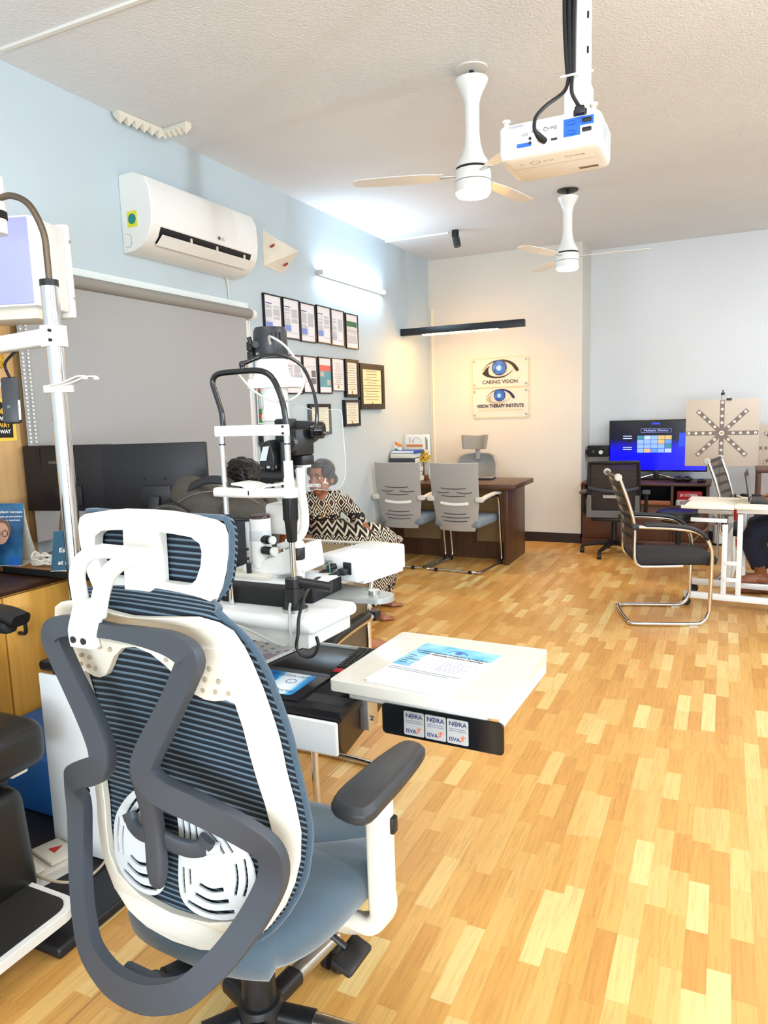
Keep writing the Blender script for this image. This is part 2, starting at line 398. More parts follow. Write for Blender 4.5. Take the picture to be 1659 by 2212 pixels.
def aircon():
    t = thing('air_conditioner', 'white split air conditioner on the left wall above the blind', 'air conditioner', (XL, 3.7, 2.41))
    y0, y1 = 3.19, 4.19
    pr = [(0, 2.83), (.12, 2.832), (.185, 2.80), (.215, 2.74), (.222, 2.62), (.214, 2.545), (.19, 2.49), (.14, 2.44), (.07, 2.415), (0, 2.41)]
    b = MB(); b.prism(pr, (XL, y0, 0), (1, 0, 0), (0, 0, 1), (0, y1 - y0, 0)); part('body', b, M_white, t, True, bevel=.004, sharp=50)
    fp = [(.187, 2.802), (.217, 2.74), (.2245, 2.62), (.2165, 2.548), (.212, 2.548), (.218, 2.62), (.211, 2.74), (.182, 2.80)]
    part('front_panel', MB().prism(fp, (XL, y0 + .003, 0), (1, 0, 0), (0, 0, 1), (0, y1 - y0 - .006, 0)), M_whitep, t, True, bevel=.002)
    ou = [(.2155, 2.538), (.194, 2.492), (.175, 2.472), (.17, 2.476), (.188, 2.495), (.209, 2.54)]
    part('outlet', MB().prism([(.2165, 2.543), (.1955, 2.4915), (.165, 2.4615), (.155, 2.475), (.19, 2.54)], (XL, y0 + .075, 0), (1, 0, 0), (0, 0, 1), (0, .85, 0)), M_black, t, True)
    part('louver', MB().prism([(.222, 2.502), (.226, 2.499), (.178, 2.448), (.172, 2.452)], (XL, y0 + .075, 0), (1, 0, 0), (0, 0, 1), (0, .85, 0)), M_white, t, True, bevel=.001)
    for y in (y0 + .33, y0 + .57, y0 + .85): part('louver_hinge', MB().box((XL + .213, y, 2.512), (.012, .012, .035), bev=.003), M_cream, t, True)
    part('rating_sticker', MB().box2((XL + .045, y0 - .0015, 2.545), (XL + .115, y0 - .0002, 2.63)), mat('sticker_yellow', '#D9D22E', .5), t, True, label='yellow square energy sticker with a teal disc')
    part('sticker_disc', MB().prism(circ(.028, 20), (XL + .08, y0 - .0016, 2.588), (1, 0, 0), (0, 0, 1), (0, -.001, 0)), mat('teal', '#13807C', .5), t, True)
    part('pipe_knockout', MB().sweep([(XL + .02 + a, y0 - .001, 2.47 + b) for a, b in ((0, .045), (.035, .04), (.045, .02), (.045, -.01), (.03, -.03), (0, -.03))], circ(.0012, 6)), mat('line_grey', '#8D918F', .6), t, True)
    x = XL + .2255
    part('maker_mark', MB().text('LG', (x, 3.79, 2.572), (0, 1, 0), (0, 0, 1), .026, .001).prism(circ(.011, 16), (x, 3.772, 2.581), (0, 1, 0), (0, 0, 1), (.001, 0, 0)), mat('mark_grey', '#5B5F63', .5), t, True)
    part('drain_pipe', MB().tube([(XL + .03, 4.06, 2.44), (XL + .02, 4.1, 2.4), (XL + .012, 4.12, 2.34), (XL + .012, 4.12, 2.28)], .006, 8, 6), M_cream, t, True)
aircon()
def cover():
    pts = [(4.59, 2.825), (4.79, 2.79), (4.955, 2.735), (4.83, 2.563), (4.65, 2.556), (4.577, 2.60)]
    t = thing('exhaust_cover', 'bent cream sheet cover with red marks beside the air conditioner', 'cover', (XL, 4.75, 2.56))
    M_c = mat('aged_sheet', '#D9D2C2', .5, noise=.08, nscale=6)
    b = MB(); A, B, C_, D = (XL, 4.585, 2.82), (XL, 4.577, 2.575), (XL, 4.84, 2.56), (XL, 4.80, 2.785); ap = (XL + .13, 4.86, 2.71)
    b.add([A, B, C_, D, ap, (XL, 4.95, 2.72)], [(0, 1, 4), (1, 2, 4), (2, 5, 4), (5, 3, 4), (3, 0, 4), (0, 3, 5, 2, 1)])
    part('hood', b, M_c, t, True, sharp=5)
    part('flange', MB().tube([A, B, C_], .008, 6).tube([A, D], .008, 6), M_c, t, True)
    mr = mat('mark_red', '#A3252A', .6)
    for y, z, x in ((4.64, 2.72, .042), (4.79, 2.61, .055)): part('red_mark', MB().box((XL + x, y, z), (.01, .05, .015), M.Rotation(.5, 4, 'X'), .002), mr, t, True)
cover()
M_tube = mat('tube_glow', '#EAF6FF', .4, emit=70, ecol='#CFEAFF')
def tube_light():
    t = thing('tube_light', 'lit white fluorescent batten high on the left wall above the framed papers', 'lamp', (XL, 5.95, 2.6))
    part('batten', MB().box2((XL, 5.33, 2.622), (XL + .03, 6.57, 2.658), .004), M_white, t, True)
    part('tube', MB().cyl((XL + .045, 5.36, 2.64), (XL + .045, 6.55, 2.64), .014, n=14), M_tube, t, True)
    mc = mat('cap_grey', '#B9BDBD', .5)
    for y in (5.335, 6.57): part('end_cap', MB().box((XL + .035, y, 2.64), (.055, .03, .04), bev=.006), mc, t, True)
tube_light()

# framed papers: six in the upper row, the rest below
M_frame = mat('frame_black', '#121013', .35)
M_sheetw = mat('sheet_white', '#E9E8EE', .55)
M_txt = mat('print_grey', '#A9AAB3', .7); M_blu = mat('print_blue', '#7F93D6', .6); M_grn = mat('print_green', '#1E6B4E', .6)
def frame(y, ztop, w_, h_, label, kind, bw=.012, group=None, sheet=None, d=.02, fm=None, cat_='framed paper'):
    t = thing('framed_paper', label, cat_, (XL, y + w_ / 2, ztop - h_), 0, group)
    x0 = XL + .002; o = (x0, y, ztop - h_)
    part('frame', MB().prism([(0, 0), (w_, 0), (w_, h_), (0, h_)], o, (0, 1, 0), (0, 0, 1), (d, 0, 0), [[(bw, bw), (bw, h_ - bw), (w_ - bw, h_ - bw), (w_ - bw, bw)]]), fm or M_frame, t, True, bevel=.0015)
    part('sheet', MB().box2((x0 + .001, y + bw * .7, ztop - h_ + bw * .7), (x0 + d * .62, y + w_ - bw * .7, ztop - bw * .7)), sheet or M_sheetw, t, True)
    xs = x0 + d * .62 + .0006
    def q(mb, a, b, c, e, th=.0006): mb.box2((xs, y + a * w_, ztop - h_ + b * h_), (xs + th, y + c * w_, ztop - h_ + e * h_))
    rnd = random.Random(int(y * 1000))
    tx = MB()
    if kind in ('art', 'art2', 'green', 'list'):
        top = .74 if kind != 'green' else .60; k = 0
        cols = ((.1, .46), (.52, .9)) if kind in ('art', 'art2') else ((.1, .9),)
        for (a, c) in cols:
            z = top
            while z > .16:
                lo = c - rnd.random() * .06
                if not (a > .4 and z < .42 and kind != 'list' and lo > .6 and z > .17):
                    q(tx, a, z - .011, lo, z)
                else: q(tx, a, z - .011, a + (.02 if kind != 'green' else .5), z)
                z -= .021 if rnd.random() > .12 else .045
        part('print', tx, M_txt, t, True)
    if kind == 'art':
        m = MB(); q(m, .1, .2, .46, .345, .001); part('blue_panel', m, M_blu, t, True)
        m = MB(); q(m, .1, .773, .44, .795, .001); part('heading', m, mat('print_navy', '#3B4F8F', .6), t, True)
    if kind == 'art2':
        m = MB(); q(m, .1, .2, .44, .30, .001); part('blue_panel', m, mat('print_pale_blue', '#A9BCD0', .6), t, True)
    if kind == 'green':
        m = MB(); q(m, .1, .63, .9, .78, .001); part('green_banner', m, M_grn, t, True)
    if kind == 'photo':
        for a, b, c, e in ((.2, .56, .5, .565), (.6, .44, .9, .62), (.55, .25, .9, .41), (.12, .72, .9, .727), (.15, .68, .85, .686), (.12, .3, .45, .305), (.12, .4, .45, .405), (.12, .5, .45, .505)): q(tx, a, b, c, e)
        part('print', tx, mat('print_dark', '#77777A', .7), t, True)
    if kind == 'poster':
        m = MB(); q(m, .08, .62, .94, .78, .001); part('red_banner', m, mat('print_coral', '#DE6A66', .6), t, True)
        m = MB(); q(m, .08, .18, .94, .62, .001); part('teal_panel', m, mat('print_teal', '#5FA0AE', .6), t, True)
        mi_ = mat('print_inset', '#C9B7AE', .7)
        for a in ((.12, .47, .4, .6, .0016), (.62, .24, .88, .38, .0016)): m = MB(); q(m, *a); part('inset', m, mi_, t, True)
    if kind == 'cert':
        z = .84
        for k in range(11):
            hw = rnd.uniform(.18, .36); q(tx, .5 - hw, z - .012, .5 + hw, z); z -= .062
        part('print', tx, mat('print_brown', '#8A6D45', .7), t, True)
        m = MB(); m.prism(circ(.016, 16), (xs, y + w_ / 2, ztop - h_ * .87), (0, 1, 0), (0, 0, 1), (.0008, 0, 0)); part('seal', m, mat('seal_gold', '#B88E3F', .5), t, True)
    return t
tops = [(4.522, 2.374, 'art'), (4.775, 2.376, 'art'), (5.02, 2.370, 'art'), (5.280, 2.378, 'art'), (5.518, 2.374, 'art2'), (5.785, 2.367, 'green')]
lab = ['framed paper in a thin black frame, leftmost of the upper row, above the slit lamp', 'framed two-column paper, second from the left in the upper row', 'framed two-column paper, third from the left in the upper row',
       'framed two-column paper with blue box, fourth from the left in the upper row', 'framed two-column paper, fifth in the upper row, left of the green-banner one', 'framed paper with a dark green banner at the right end of the upper row']
for (y, z, k), l in zip(tops, lab): frame(y, z, .237, .31, l, k, group='framed papers on the left wall', bw=.01)
frame(4.775, 1.948, .24, .305, 'framed paper of the lower row, partly behind the slit lamp cable loop', 'art2', group='framed papers on the left wall', bw=.01)
frame(5.026, 1.952, .225, .30, 'framed white paper with small dark photos, left of the red and teal poster', 'photo', group='framed papers on the left wall', bw=.01)
frame(5.276, 1.956, .22, .305, 'framed poster with a coral red banner over a teal panel', 'poster', group='framed papers on the left wall', bw=.01)
frame(5.503, 1.958, .222, .283, 'framed sheet of brown centred text between the poster and the tall certificate', 'cert', group='framed papers on the left wall', bw=.006)
M_sc = mat('sheet_cream', '#F0E2B8', .6)
frame(5.73, 1.961, .258, .338, 'narrow tall certificate in a thick black frame with a blue foot', 'cert', .028, 'framed certificates', mat('sheet_ivory', '#EFE9DA', .6), .03, cat_='certificate')
frame(6.0, 1.937, .52, .425, 'large cream diploma in a wide dark frame, rightmost on the left wall', 'cert', .05, 'framed certificates', M_sc, .035, mat('frame_umber', '#21150E', .4), cat_='certificate')
frame(5.69, 1.60, .30, .238, 'small certificate in a black frame hanging under the narrow tall one', 'cert', .024, 'framed certificates', mat('sheet_ivory_b', '#F1ECDC', .6), .03, cat_='certificate')
frame(5.09, 1.565, .345, .26, 'wide certificate in a black frame behind the binocular eyepieces', 'cert', .026, 'framed certificates', mat('sheet_parch', '#E9E4CC', .6), .03, cat_='certificate')

# red and green prism bars hanging on the window jamb
M_red = mat('prism_red', '#C42A22', .4); M_green = mat('prism_green', '#1E7A33', .4)
for i, (y, z0, z1, l) in enumerate(((4.38, 1.43, 1.99, 'left one of two vertical red and green flipper bars beside the blind'), (4.46, 1.45, 1.90, 'right, shorter one of two vertical red and green flipper bars beside the blind'))):
    t = thing('prism_bar', l, 'prism bar', (XL + .02, y, z0 - .16), 0, 'red and green bars by the window')
    part('backing', MB().box2((XL + .012, y - .006, z0 - .01), (XL + .022, y + .046, z1 + .03), .002), mat('bar_clear', '#E9ECEA', .3), t, True)
    r = MB(); n = int((z1 - z0) / .033)
    for k in range(n): r.box2((XL + .022, y, z0 + k * .033), (XL + .03, y + .028, z0 + k * .033 + .033), mi=(k + i) % 2)
    part('prism_stack', r, [M_green, M_red], t, True)
    part('handle', MB().box2((XL + .012, y - .004, z0 - .17), (XL + .034, y + .05, z0 - .01), .008), M_black, t, True)

# pyramid-studded corner strip glued on the ceiling edge
s = thing('studded_corner_strip', 'white bent strip of small pyramids on the ceiling by the left wall', 'ceiling ornament', (-2.95, 3.4, H - .05))
st = MB(); bar = MB()
pa, pb, pc = V((-3.06, 3.17, H)), V((-3.03, 3.50, H)), V((-2.83, 3.49, H))
bar.sweep([pa - V((0, 0, .012)), pb - V((0, 0, .012)), pc - V((0, 0, .012))], rrect(.05, .022, .004, 2))
for a, b, n in ((pa, pb, 6), (pb, pc, 5)):
    for k in range(n):
        c = a + (b - a) * ((k + .5) / n); d = (b - a).normalized() * ((b - a).length / n * .5); e = V((-d.y, d.x, 0)).normalized() * .026
        st.add([c - d - e - V((0, 0, .022)), c + d - e - V((0, 0, .022)), c + d + e - V((0, 0, .022)), c - d + e - V((0, 0, .022)), c - V((0, 0, .06))], [(0, 1, 4), (1, 2, 4), (2, 3, 4), (3, 0, 4), (0, 3, 2, 1)])
part('strip', bar, M_cream, s, True); part('pyramids', st, M_cream, s, True, sharp=10)
# ================================================================ the blue mesh office chair in the foreground
M_meshb = stripes('blue_mesh', '#131C26', '#677C8C', 2, .0115, .62, .85, .12)
M_mesht = mat('blue_mesh_edge', '#344A5C', .85, noise=.25, nscale=400, bump=.4, bscale=900, sheen=.3)
M_seatf = mat('seat_fabric', '#3F515E', .8, noise=.12, nscale=500, bump=.35, bscale=1100, sheen=.4)
M_lumb = mat('clear_plastic', '#E4E8EA', .3, trans=.25, alpha=.88)
def office_chair():
    ps = .05
    t = thing('office_chair', 'blue mesh swivel chair with white frame and headrest, nearest the camera', 'chair', (-.93, 1.2, 0), -ps)
    zs = [.2, .4, .52, .7, .9, 1.14, 1.3]; fs = [-.25, -.245, -.24, -.225, -.24, -.285, -.31]; cs = [.3, .3, .6, .7, .55, .3, .3]
    def itp(z, ys):
        if z <= zs[0]: return ys[0]
        for i in range(len(zs) - 1):
            if z <= zs[i + 1]:
                k = (z - zs[i]) / (zs[i + 1] - zs[i]); k = k * k * (3 - 2 * k) * .4 + k * .6
                return ys[i] + (ys[i + 1] - ys[i]) * k
        return ys[-1]
    def S(r, z, off=0): return V((r, itp(z, fs) + itp(z, cs) * r * r - off, z))
    def mirror(half): return half + [(-a, b) for a, b in half[::-1]]
    # --- white back frame: right half traced top centre -> bottom centre, mirrored
    oc = [(0, 1.135), (.08, 1.142), (.15, 1.148), (.19, 1.141), (.215, 1.128), (.23, 1.10), (.238, 1.07), (.245, 1.02), (.25, .95), (.256, .86), (.263, .79), (.266, .73), (.262, .675), (.253, .63), (.238, .59), (.213, .552), (.178, .517), (.132, .492), (.07, .477), (0, .473)]
    ic = [(0, 1.078), (.035, 1.070), (.066, 1.048), (.09, 1.02), (.11, 1.0), (.13, .991), (.155, .990), (.178, .995), (.192, .99), (.196, .941), (.2, .888), (.207, .842), (.215, .793), (.221, .738), (.219, .68), (.212, .63), (.198, .585), (.165, .556), (.09, .537), (0, .531)]
    def dens(h):
        o = []
        for i in range(len(h) - 1):
            a, b = V(h[i]), V(h[i + 1]); n = max(1, int((b - a).length / .03))
            for k in range(n): p = a + (b - a) * k / n; o.append((p.x, p.y))
        o.append(tuple(h[-1])); return o
    oc, ic = dens(oc), dens(ic)
    def loop(h): return h + [(-a, b) for a, b in h[-2:0:-1]]
    holes = [loop(ic)]
    fr = MB(); fr.prism(loop(oc), (0, 0, 0), (1, 0, 0), (0, 0, 1), lambda a, b: V((0, .016, 0)), holes, fn=lambda a, b: S(a, b, .004))
    bf = part('back_frame', fr, M_cream, t, bevel=.006, sharp=60, bseg=3, bang=50)
    # ventilation dimples of the two lobes
    M_dim = mat('dimple', '#A79C88', .7)
    for sx in (1, -1):
        for (a, b) in ((.160, 1.055), (.145, 1.032), (.172, 1.032), (.135, 1.010), (.160, 1.010), (.186, 1.010), (.07, 1.062), (.10, 1.062)):
            p = S(sx * a, b, .0052); part('vent_hole', MB().prism(circ(.0042, 12), p, (1, 0, 0), (0, 0, 1), (0, .003, 0)), M_dim, bf)
    # --- mesh of the back: curved sheet, rolled forward at the top and sides
    def hw(z):
        P = [(.46, .10), (.49, .155), (.52, .195), (.56, .228), (.60, .25), (.64, .264), (.73, .274), (.8, .271), (.95, .258), (1.04, .250), (1.09, .238), (1.12, .214), (1.14, .19), (1.17, .16)]
        for (a, b), (c, d) in zip(P, P[1:]):
            if z <= c: return b + (d - b) * max(0, (z - a)) / (c - a)
        return P[-1][1]
    def msh(u, v):
        z = .47 + (1.155 - .47) * min(v / .9, 1); k = max(0, (v - .9) / .1)
        r = (2 * u - 1); e = max(0, abs(r) - .88) / .12
        w_ = hw(z) * (1 - .14 * k * k); p = S(r * w_, z, -.014)
        return V((p.x, p.y + .014 * e * e * (1 - k) + .062 * k * (1 - .35 * r ** 4), p.z + .014 * math.sin(k * PI * .6) * (1 - .8 * r ** 4) + (.012 * (1 - r * r) * k)))
    part('back_mesh', MB().sheet(msh, 44, 60, .007), M_meshb, t)
    ed = [msh(1, v / 40) for v in range(41)]; ed2 = [msh(0, v / 40) for v in range(41)]; tp = [msh(u / 30, 1) for u in range(31)]
    path = ed + [p for p in tp[::-1][1:]] + ed2[::-1][1:]
    part('mesh_piping', MB().tube([p + V((0, -.002, 0)) for p in path], .0065, 8), M_mesht, t)
    # --- dark grey butterfly support
    half = [(0, 1.118, .024, .024), (.07, 1.118, .026, .030), (.135, 1.112, .03, .040), (.168, 1.092, .034, .046), (.155, 1.06, .04, .046), (.125, 1.01, .05, .044), (.09, .955, .06, .048), (.06, .905, .07, .05),
            (.054, .872, .075, .05), (.085, .842, .073, .05), (.145, .815, .065, .05), (.212, .774, .054, .05), (.247, .73, .042, .054), (.25, .68, .040, .054), (.228, .62, .048, .052), (.196, .565, .062, .05), (.16, .52, .077, .05), (.118, .482, .090, .052), (.055, .46, .098, .055), (0, .455, .10, .056)]
    ring = half + [(-a, b, c, d) for a, b, c, d in half[-2:0:-1]]
    pts = cat([S(a, b, c + .012) for a, b, c, d in ring], 6, True)
    ww = []
    for i in range(len(ring)):
        d0, d1 = ring[i][3], ring[(i + 1) % len(ring)][3]
        for k in range(6): ww.append(d0 + (d1 - d0) * k / 6)
    ups = []
    for i in range(len(pts)):
        ups.append(V((0, -1, .12)))
    sup = MB().sweep(pts, rrect(1, .022, .0105, 3), ups, True, [(x, 1) for x in ww])
    sf = part('back_support', sup, M_grey_pl, t, sharp=50)
    part('lumbar_stem', MB().sweep(cat([S(.004, .85, .056), S(.002, .80, .047), S(0, .73, .04), S(0, .66, .038), S(0, .605, .036)], 6), rrect(.044, .026, .011, 3), (0, -1, 0), scale=[1] * 20 + [.98, .9, .82, .72, .5]), M_grey_pl, t, sharp=50)
    for sx in (1, -1):
        br = cat([S(sx * .005, .705, .034), S(sx * .035, .694, .03), S(sx * .065, .686, .022), S(sx * .090, .692, .018), S(sx * .102, .711, .017)], 5)
        part('lumbar_arm', MB().sweep(br, rrect(.034, .014, .006, 2), (0, -1, 0)), M_grey_pl, t, sharp=50)
        part('lumbar_pin', MB().cyl(S(sx * .098, .690, .018), S(sx * .116, .688, .004), .0105, n=12), M_lumb, t)
        # clear lumbar pad: D-shaped plate with curved slots
        out = [(.025, .775), (.06, .77), (.10, .75), (.15, .705), (.178, .665), (.184, .62), (.17, .575), (.13, .55), (.07, .545), (.03, .562), (.018, .60), (.02, .68)]
        oo = [(p.x, p.y) for p in cat([(a, b, 0) for a, b in out], 4, True)]
        def slot(pp, w_=.0042):
            P = cat([(a, b, 0) for a, b in pp], 4); L_, R_ = [], []
            for i in range(len(P)):
                d = (P[min(i + 1, len(P) - 1)] - P[max(i - 1, 0)]).normalized(); n_ = V((-d.y, d.x, 0)) * w_
                L_.append((P[i] + n_)[:2]); R_.append((P[i] - n_)[:2])
            return [tuple(p) for p in L_ + R_[::-1]]
        sl = [slot([(.032, .757), (.033, .70), (.032, .655)], .003), slot([(.046, .752), (.047, .70), (.046, .655)], .003), slot([(.062, .735), (.063, .69), (.062, .66)], .003),
              slot([(.085, .742), (.115, .712), (.14, .68)], .003), slot([(.08, .722), (.105, .698), (.122, .675)], .003), slot([(.163, .672), (.169, .63), (.163, .60)], .003), slot([(.146, .66), (.15, .63), (.146, .60)], .003),
              slot([(.03, .63), (.031, .60), (.034, .58)], .003), slot([(.045, .63), (.047, .60)], .003), slot([(.04, .566), (.09, .557), (.145, .569)], .004), slot([(.058, .585), (.095, .578), (.133, .587)], .004), slot([(.068, .606), (.095, .600), (.122, .607)], .004)]
        oo = [(sx * a, b) for a, b in oo]; sl = [[(sx * a, b) for a, b in s_] for s_ in sl]
        part('lumbar_pad', MB().prism(oo, (0, 0, 0), (1, 0, 0), (0, 0, 1), lambda a, b: V((0, .004, 0)), sl, fn=lambda a, b: S(a, b, .001)), M_lumb, t, bevel=.001, bang=60)
    # --- headrest
    def Hh(r, z, off=0): return V((r - .004, -.229 + (.02 * (z - 1.15)) + .1 * r * r - off, z))
    ho = [(0, 1.318), (.06, 1.317), (.11, 1.312), (.155, 1.305), (.172, 1.297), (.178, 1.28), (.177, 1.25), (.17, 1.215), (.16, 1.185), (.146, 1.16), (.128, 1.149), (.1, 1.147), (.05, 1.15), (0, 1.153)]
    hi = [(.036, 1.281), (.07, 1.279), (.112, 1.275), (.13, 1.265), (.134, 1.25), (.13, 1.225), (.118, 1.20), (.104, 1.19), (.09, 1.188), (.036, 1.189)]
    hol = loop(dens(ho)); hir = dens(hi) ; hil = [(-a, b) for a, b in hir]
    ht = part('headrest_frame', MB().prism(hol, (0, 0, 0), (1, 0, 0), (0, 0, 1), lambda a, b: V((0, .02, 0)), [hir, hil], fn=lambda a, b: Hh(a, b, .006)), M_white, t, bevel=.008, bseg=3, bang=50, sharp=60)
    def hm(u, v):
        z = 1.158 + .15 * v; r = (2 * u - 1); P = [(0, .13), (.1, .155), (.3, .172), (.6, .18), (.85, .182), (1, .172)]; w_ = .17
        for (a, b), (c, d) in zip(P, P[1:]):
            if a <= v <= c: w_ = b + (d - b) * (v - a) / (c - a)
        p = Hh(r * w_, z, -.018); e = max(0, abs(r) - .9) / .1; g_ = max(0, abs(2 * v - 1) - .88) / .12
        return p + V((0, .004 - .004 * e * e - .004 * g_ * g_, 0))
    part('headrest_mesh', MB().sheet(hm, 30, 14, .012), M_meshb, t)
    part('headrest_piping', MB().tube([hm(1, k / 14) for k in range(15)] + [hm(1 - k / 30, 1) for k in range(1, 31)] + [hm(0, 1 - k / 14) for k in range(1, 15)] + [hm(k / 30, 0) for k in range(1, 30)], .0055, 8, closed=True), M_mesht, t)
    part('headrest_post', MB().prism([(-.036, 1.30), (.034, 1.30), (.022, 1.158), (-.046, 1.158)], (-.010, -.243, 0), (1, 0, 0), (0, 0, 1), (0, .02, 0)), M_white, t, bevel=.005)
    # the yoke: a forked bracket from the top bar up to the pivot
    def Y(r, z, off): return V((r - .022, -.268 - off, z - .006))
    part('yoke_base', MB().sweep(cat([Y(-.040, 1.094, .062), Y(-.040, 1.118, .064), Y(-.034, 1.145, .060), Y(-.028, 1.175, .054)], 5), rrect(.060, .030, .011, 3), (0, -1, 0), scale=[(1.1, .8)] * 5 + [1] * 11), M_white, t, sharp=50, bevel=.003)
    part('yoke_arm', MB().sweep(cat([Y(-.046, 1.15, .056), Y(-.052, 1.19, .056), Y(-.053, 1.222, .056), Y(-.046, 1.246, .048), Y(-.03, 1.257, .032), Y(-.012, 1.256, .012)], 6), rrect(.024, .026, .009, 3), (0, -1, 0)), M_white, t, sharp=50)
    part('yoke_arm', MB().sweep(cat([Y(-.010, 1.15, .056), Y(.004, 1.192, .056), Y(.028, 1.228, .058), Y(.056, 1.25, .05), Y(.082, 1.258, .034), Y(.09, 1.258, .028)], 6), rrect(.027, .028, .010, 3), (0, -1, 0)), M_white, t, sharp=50)
    part('pivot', MB().cyl(Y(-.03, 1.257, .018), Y(.084, 1.257, .022), .013, n=18), M_white, t)
    for r in (-.053, -.027): part('bolt', MB().cyl(Y(r, 1.108, .06), Y(r, 1.108, .0785), .0062, n=14), M_black, t)
    # --- seat
    def seat(u, v):
        x = (2 * u - 1); y = -.245 + .60 * v; hwid = .255 * (1 - .10 * (1 - v) ** 3) * (1 - .12 * max(0, v - .8) / .2)
        ex = abs(x) ** 2.2; z = .505 - .02 * ex + .018 * math.sin(v * PI) * abs(x) - .035 * (max(0, v - .78) / .22) ** 2 + .012 * (1 - v)
        return V((x * hwid, y, z))
    rim = [seat(i / 20, 0) for i in range(21)] + [seat(1, j / 20) for j in range(1, 21)] + [seat(1 - i / 20, 1) for i in range(1, 21)] + [seat(0, 1 - j / 20) for j in range(1, 20)]
    cx, cy = 0, .05
    def off(p, k, dz): return V((cx + (p.x - cx) * k, cy + (p.y - cy) * k, p.z + dz))
    # round the plan corners
    def rc(p):
        a, b = (p.x) / .255, (p.y - .055) / .30; m = max(abs(a), abs(b)); 
        if m == 0: return p
        q = (abs(a) ** 2.7 + abs(b) ** 2.7) ** (1 / 2.7); f = m / q if q > 0 else 1
        return V((p.x * f, .055 + (p.y - .055) * f, p.z))
    ringsS = []
    for k, dz in ((.02, .012), (.35, .010), (.62, .006), (.82, .002), (.93, -.006), (.985, -.022), (1.0, -.045), (.985, -.07), (.93, -.088), (.8, -.098), (.4, -.10), (.02, -.10)):
        ringsS.append([rc(off(p, k, dz - .014)) for p in rim])
    part('seat', MB().rings(ringsS), M_seatf, t, sharp=80)
    part('seat_shell', MB().box((0, .06, .385), (.30, .34, .05), bev=.015), M_black, t)
    part('seat_mechanism', MB().box((0, .02, .345), (.16, .24, .055), bev=.012), M_black, t)
    part('spine', MB().sweep(cat([S(0, .462, .085), V((0, -.28, .405)), V((0, -.18, .365)), V((0, -.05, .355))], 5), rrect(.09, .03, .01, 2), (0, -1, .5)), M_grey_pl, t)
    # --- right and left armrests
    for sx in (1, -1):
        ax = .275 * sx
        pad = [(-.043, -.03), (.043, -.045), (.05, .05), (.046, .16), (.036, .245), (.02, .27), (-.02, .27), (-.038, .22), (-.05, .10)]
        pad = [(p.x, p.y) for p in cat([(a, b, 0) for a, b in pad], 4, True)]
        pm = MB().rings([[V((ax + .008 * sx + a * k, .06 + (b - .08) * kk + .02, z)) for a, b in pad] for k, kk, z in ((.86, .93, .682), (1, 1, .692), (1, 1, .706), (.84, .94, .719), (.8, .92, .7205))])
        part('armrest_pad', pm, mat('armrest_rubber', '#2C2D30', .45), t, bevel=.002, sharp=30)
        part('armrest_post', MB().sweep([(ax + .0 * sx, .105, z) for z in (.68, .6, .5, .42)], [(a, b) for a, b in rrect(.072, .040, .012, 3)], (1, 0, 0)), M_cream, t, bevel=.002)
        part('armrest_bracket', MB().sweep(cat([(ax, .105, .425), (ax, .105, .385), (ax - .03 * sx, .10, .355), (ax - .11 * sx, .09, .345)], 5), rrect(.074, .042, .014, 3), (1, 0, 0)), M_cream, t, sharp=50)
        part('height_button', MB().box((ax + .022 * sx, .125, .59), (.014, .022, .038), bev=.004), M_black, t)
        part('recline_hinge', MB().cyl((.225 * sx, -.235, .725), (.25 * sx, -.225, .725), .009, n=14), M_blackm, t)
    # --- base
    part('gas_cylinder', MB().cyl((0, 0, .10), (0, 0, .30), .04, .037).cyl((0, 0, .28), (0, 0, .34), .026), M_black, t)
    part('hub', MB().lathe([(.03, .07), (.055, .075), (.058, .12), (.048, .15), (.03, .155)]), M_black, t)
    for k in range(5):
        a = R(88 + 72 * k); d = V((math.cos(a), math.sin(a), 0))
        lg = part('base_leg', MB().sweep([d * .04 + V((0, 0, .115)), d * .15 + V((0, 0, .108)), d * .31 + V((0, 0, .088))], rrect(.044, .034, .014, 3), (0, 0, 1), scale=[1.15, 1, .8]), M_steel, t)
        part('leg_sleeve', MB().sweep([d * .05 + V((0, 0, .116)), d * .13 + V((0, 0, .110))], rrect(.052, .040, .014, 3), (0, 0, 1)), M_black, lg)
        c = d * .31; n = V((-d.y, d.x, 0)); cm = MB()
        cs_ = part('caster', MB().tube([c + V((0, 0, .06)), c + V((0, 0, .09))], .012, 10).box((c.x, c.y, .058), (.045, .04, .03), a, .012), M_black, t)
        for sg in (1, -1): part('wheel', MB().cyl(c + d * -.01 + n * .008 * sg + V((0, 0, .03)), c + d * -.01 + n * .026 * sg + V((0, 0, .03)), .03, n=18), M_black, cs_)
    part('height_lever', MB().tube([(.06, .05, .335), (.14, .07, .325), (.19, .08, .29)], .007, 8).box((.205, .08, .275), (.055, .10, .018), M.Rotation(.35, 4, 'Y'), .008), M_black, t)
    return t
office_chair()
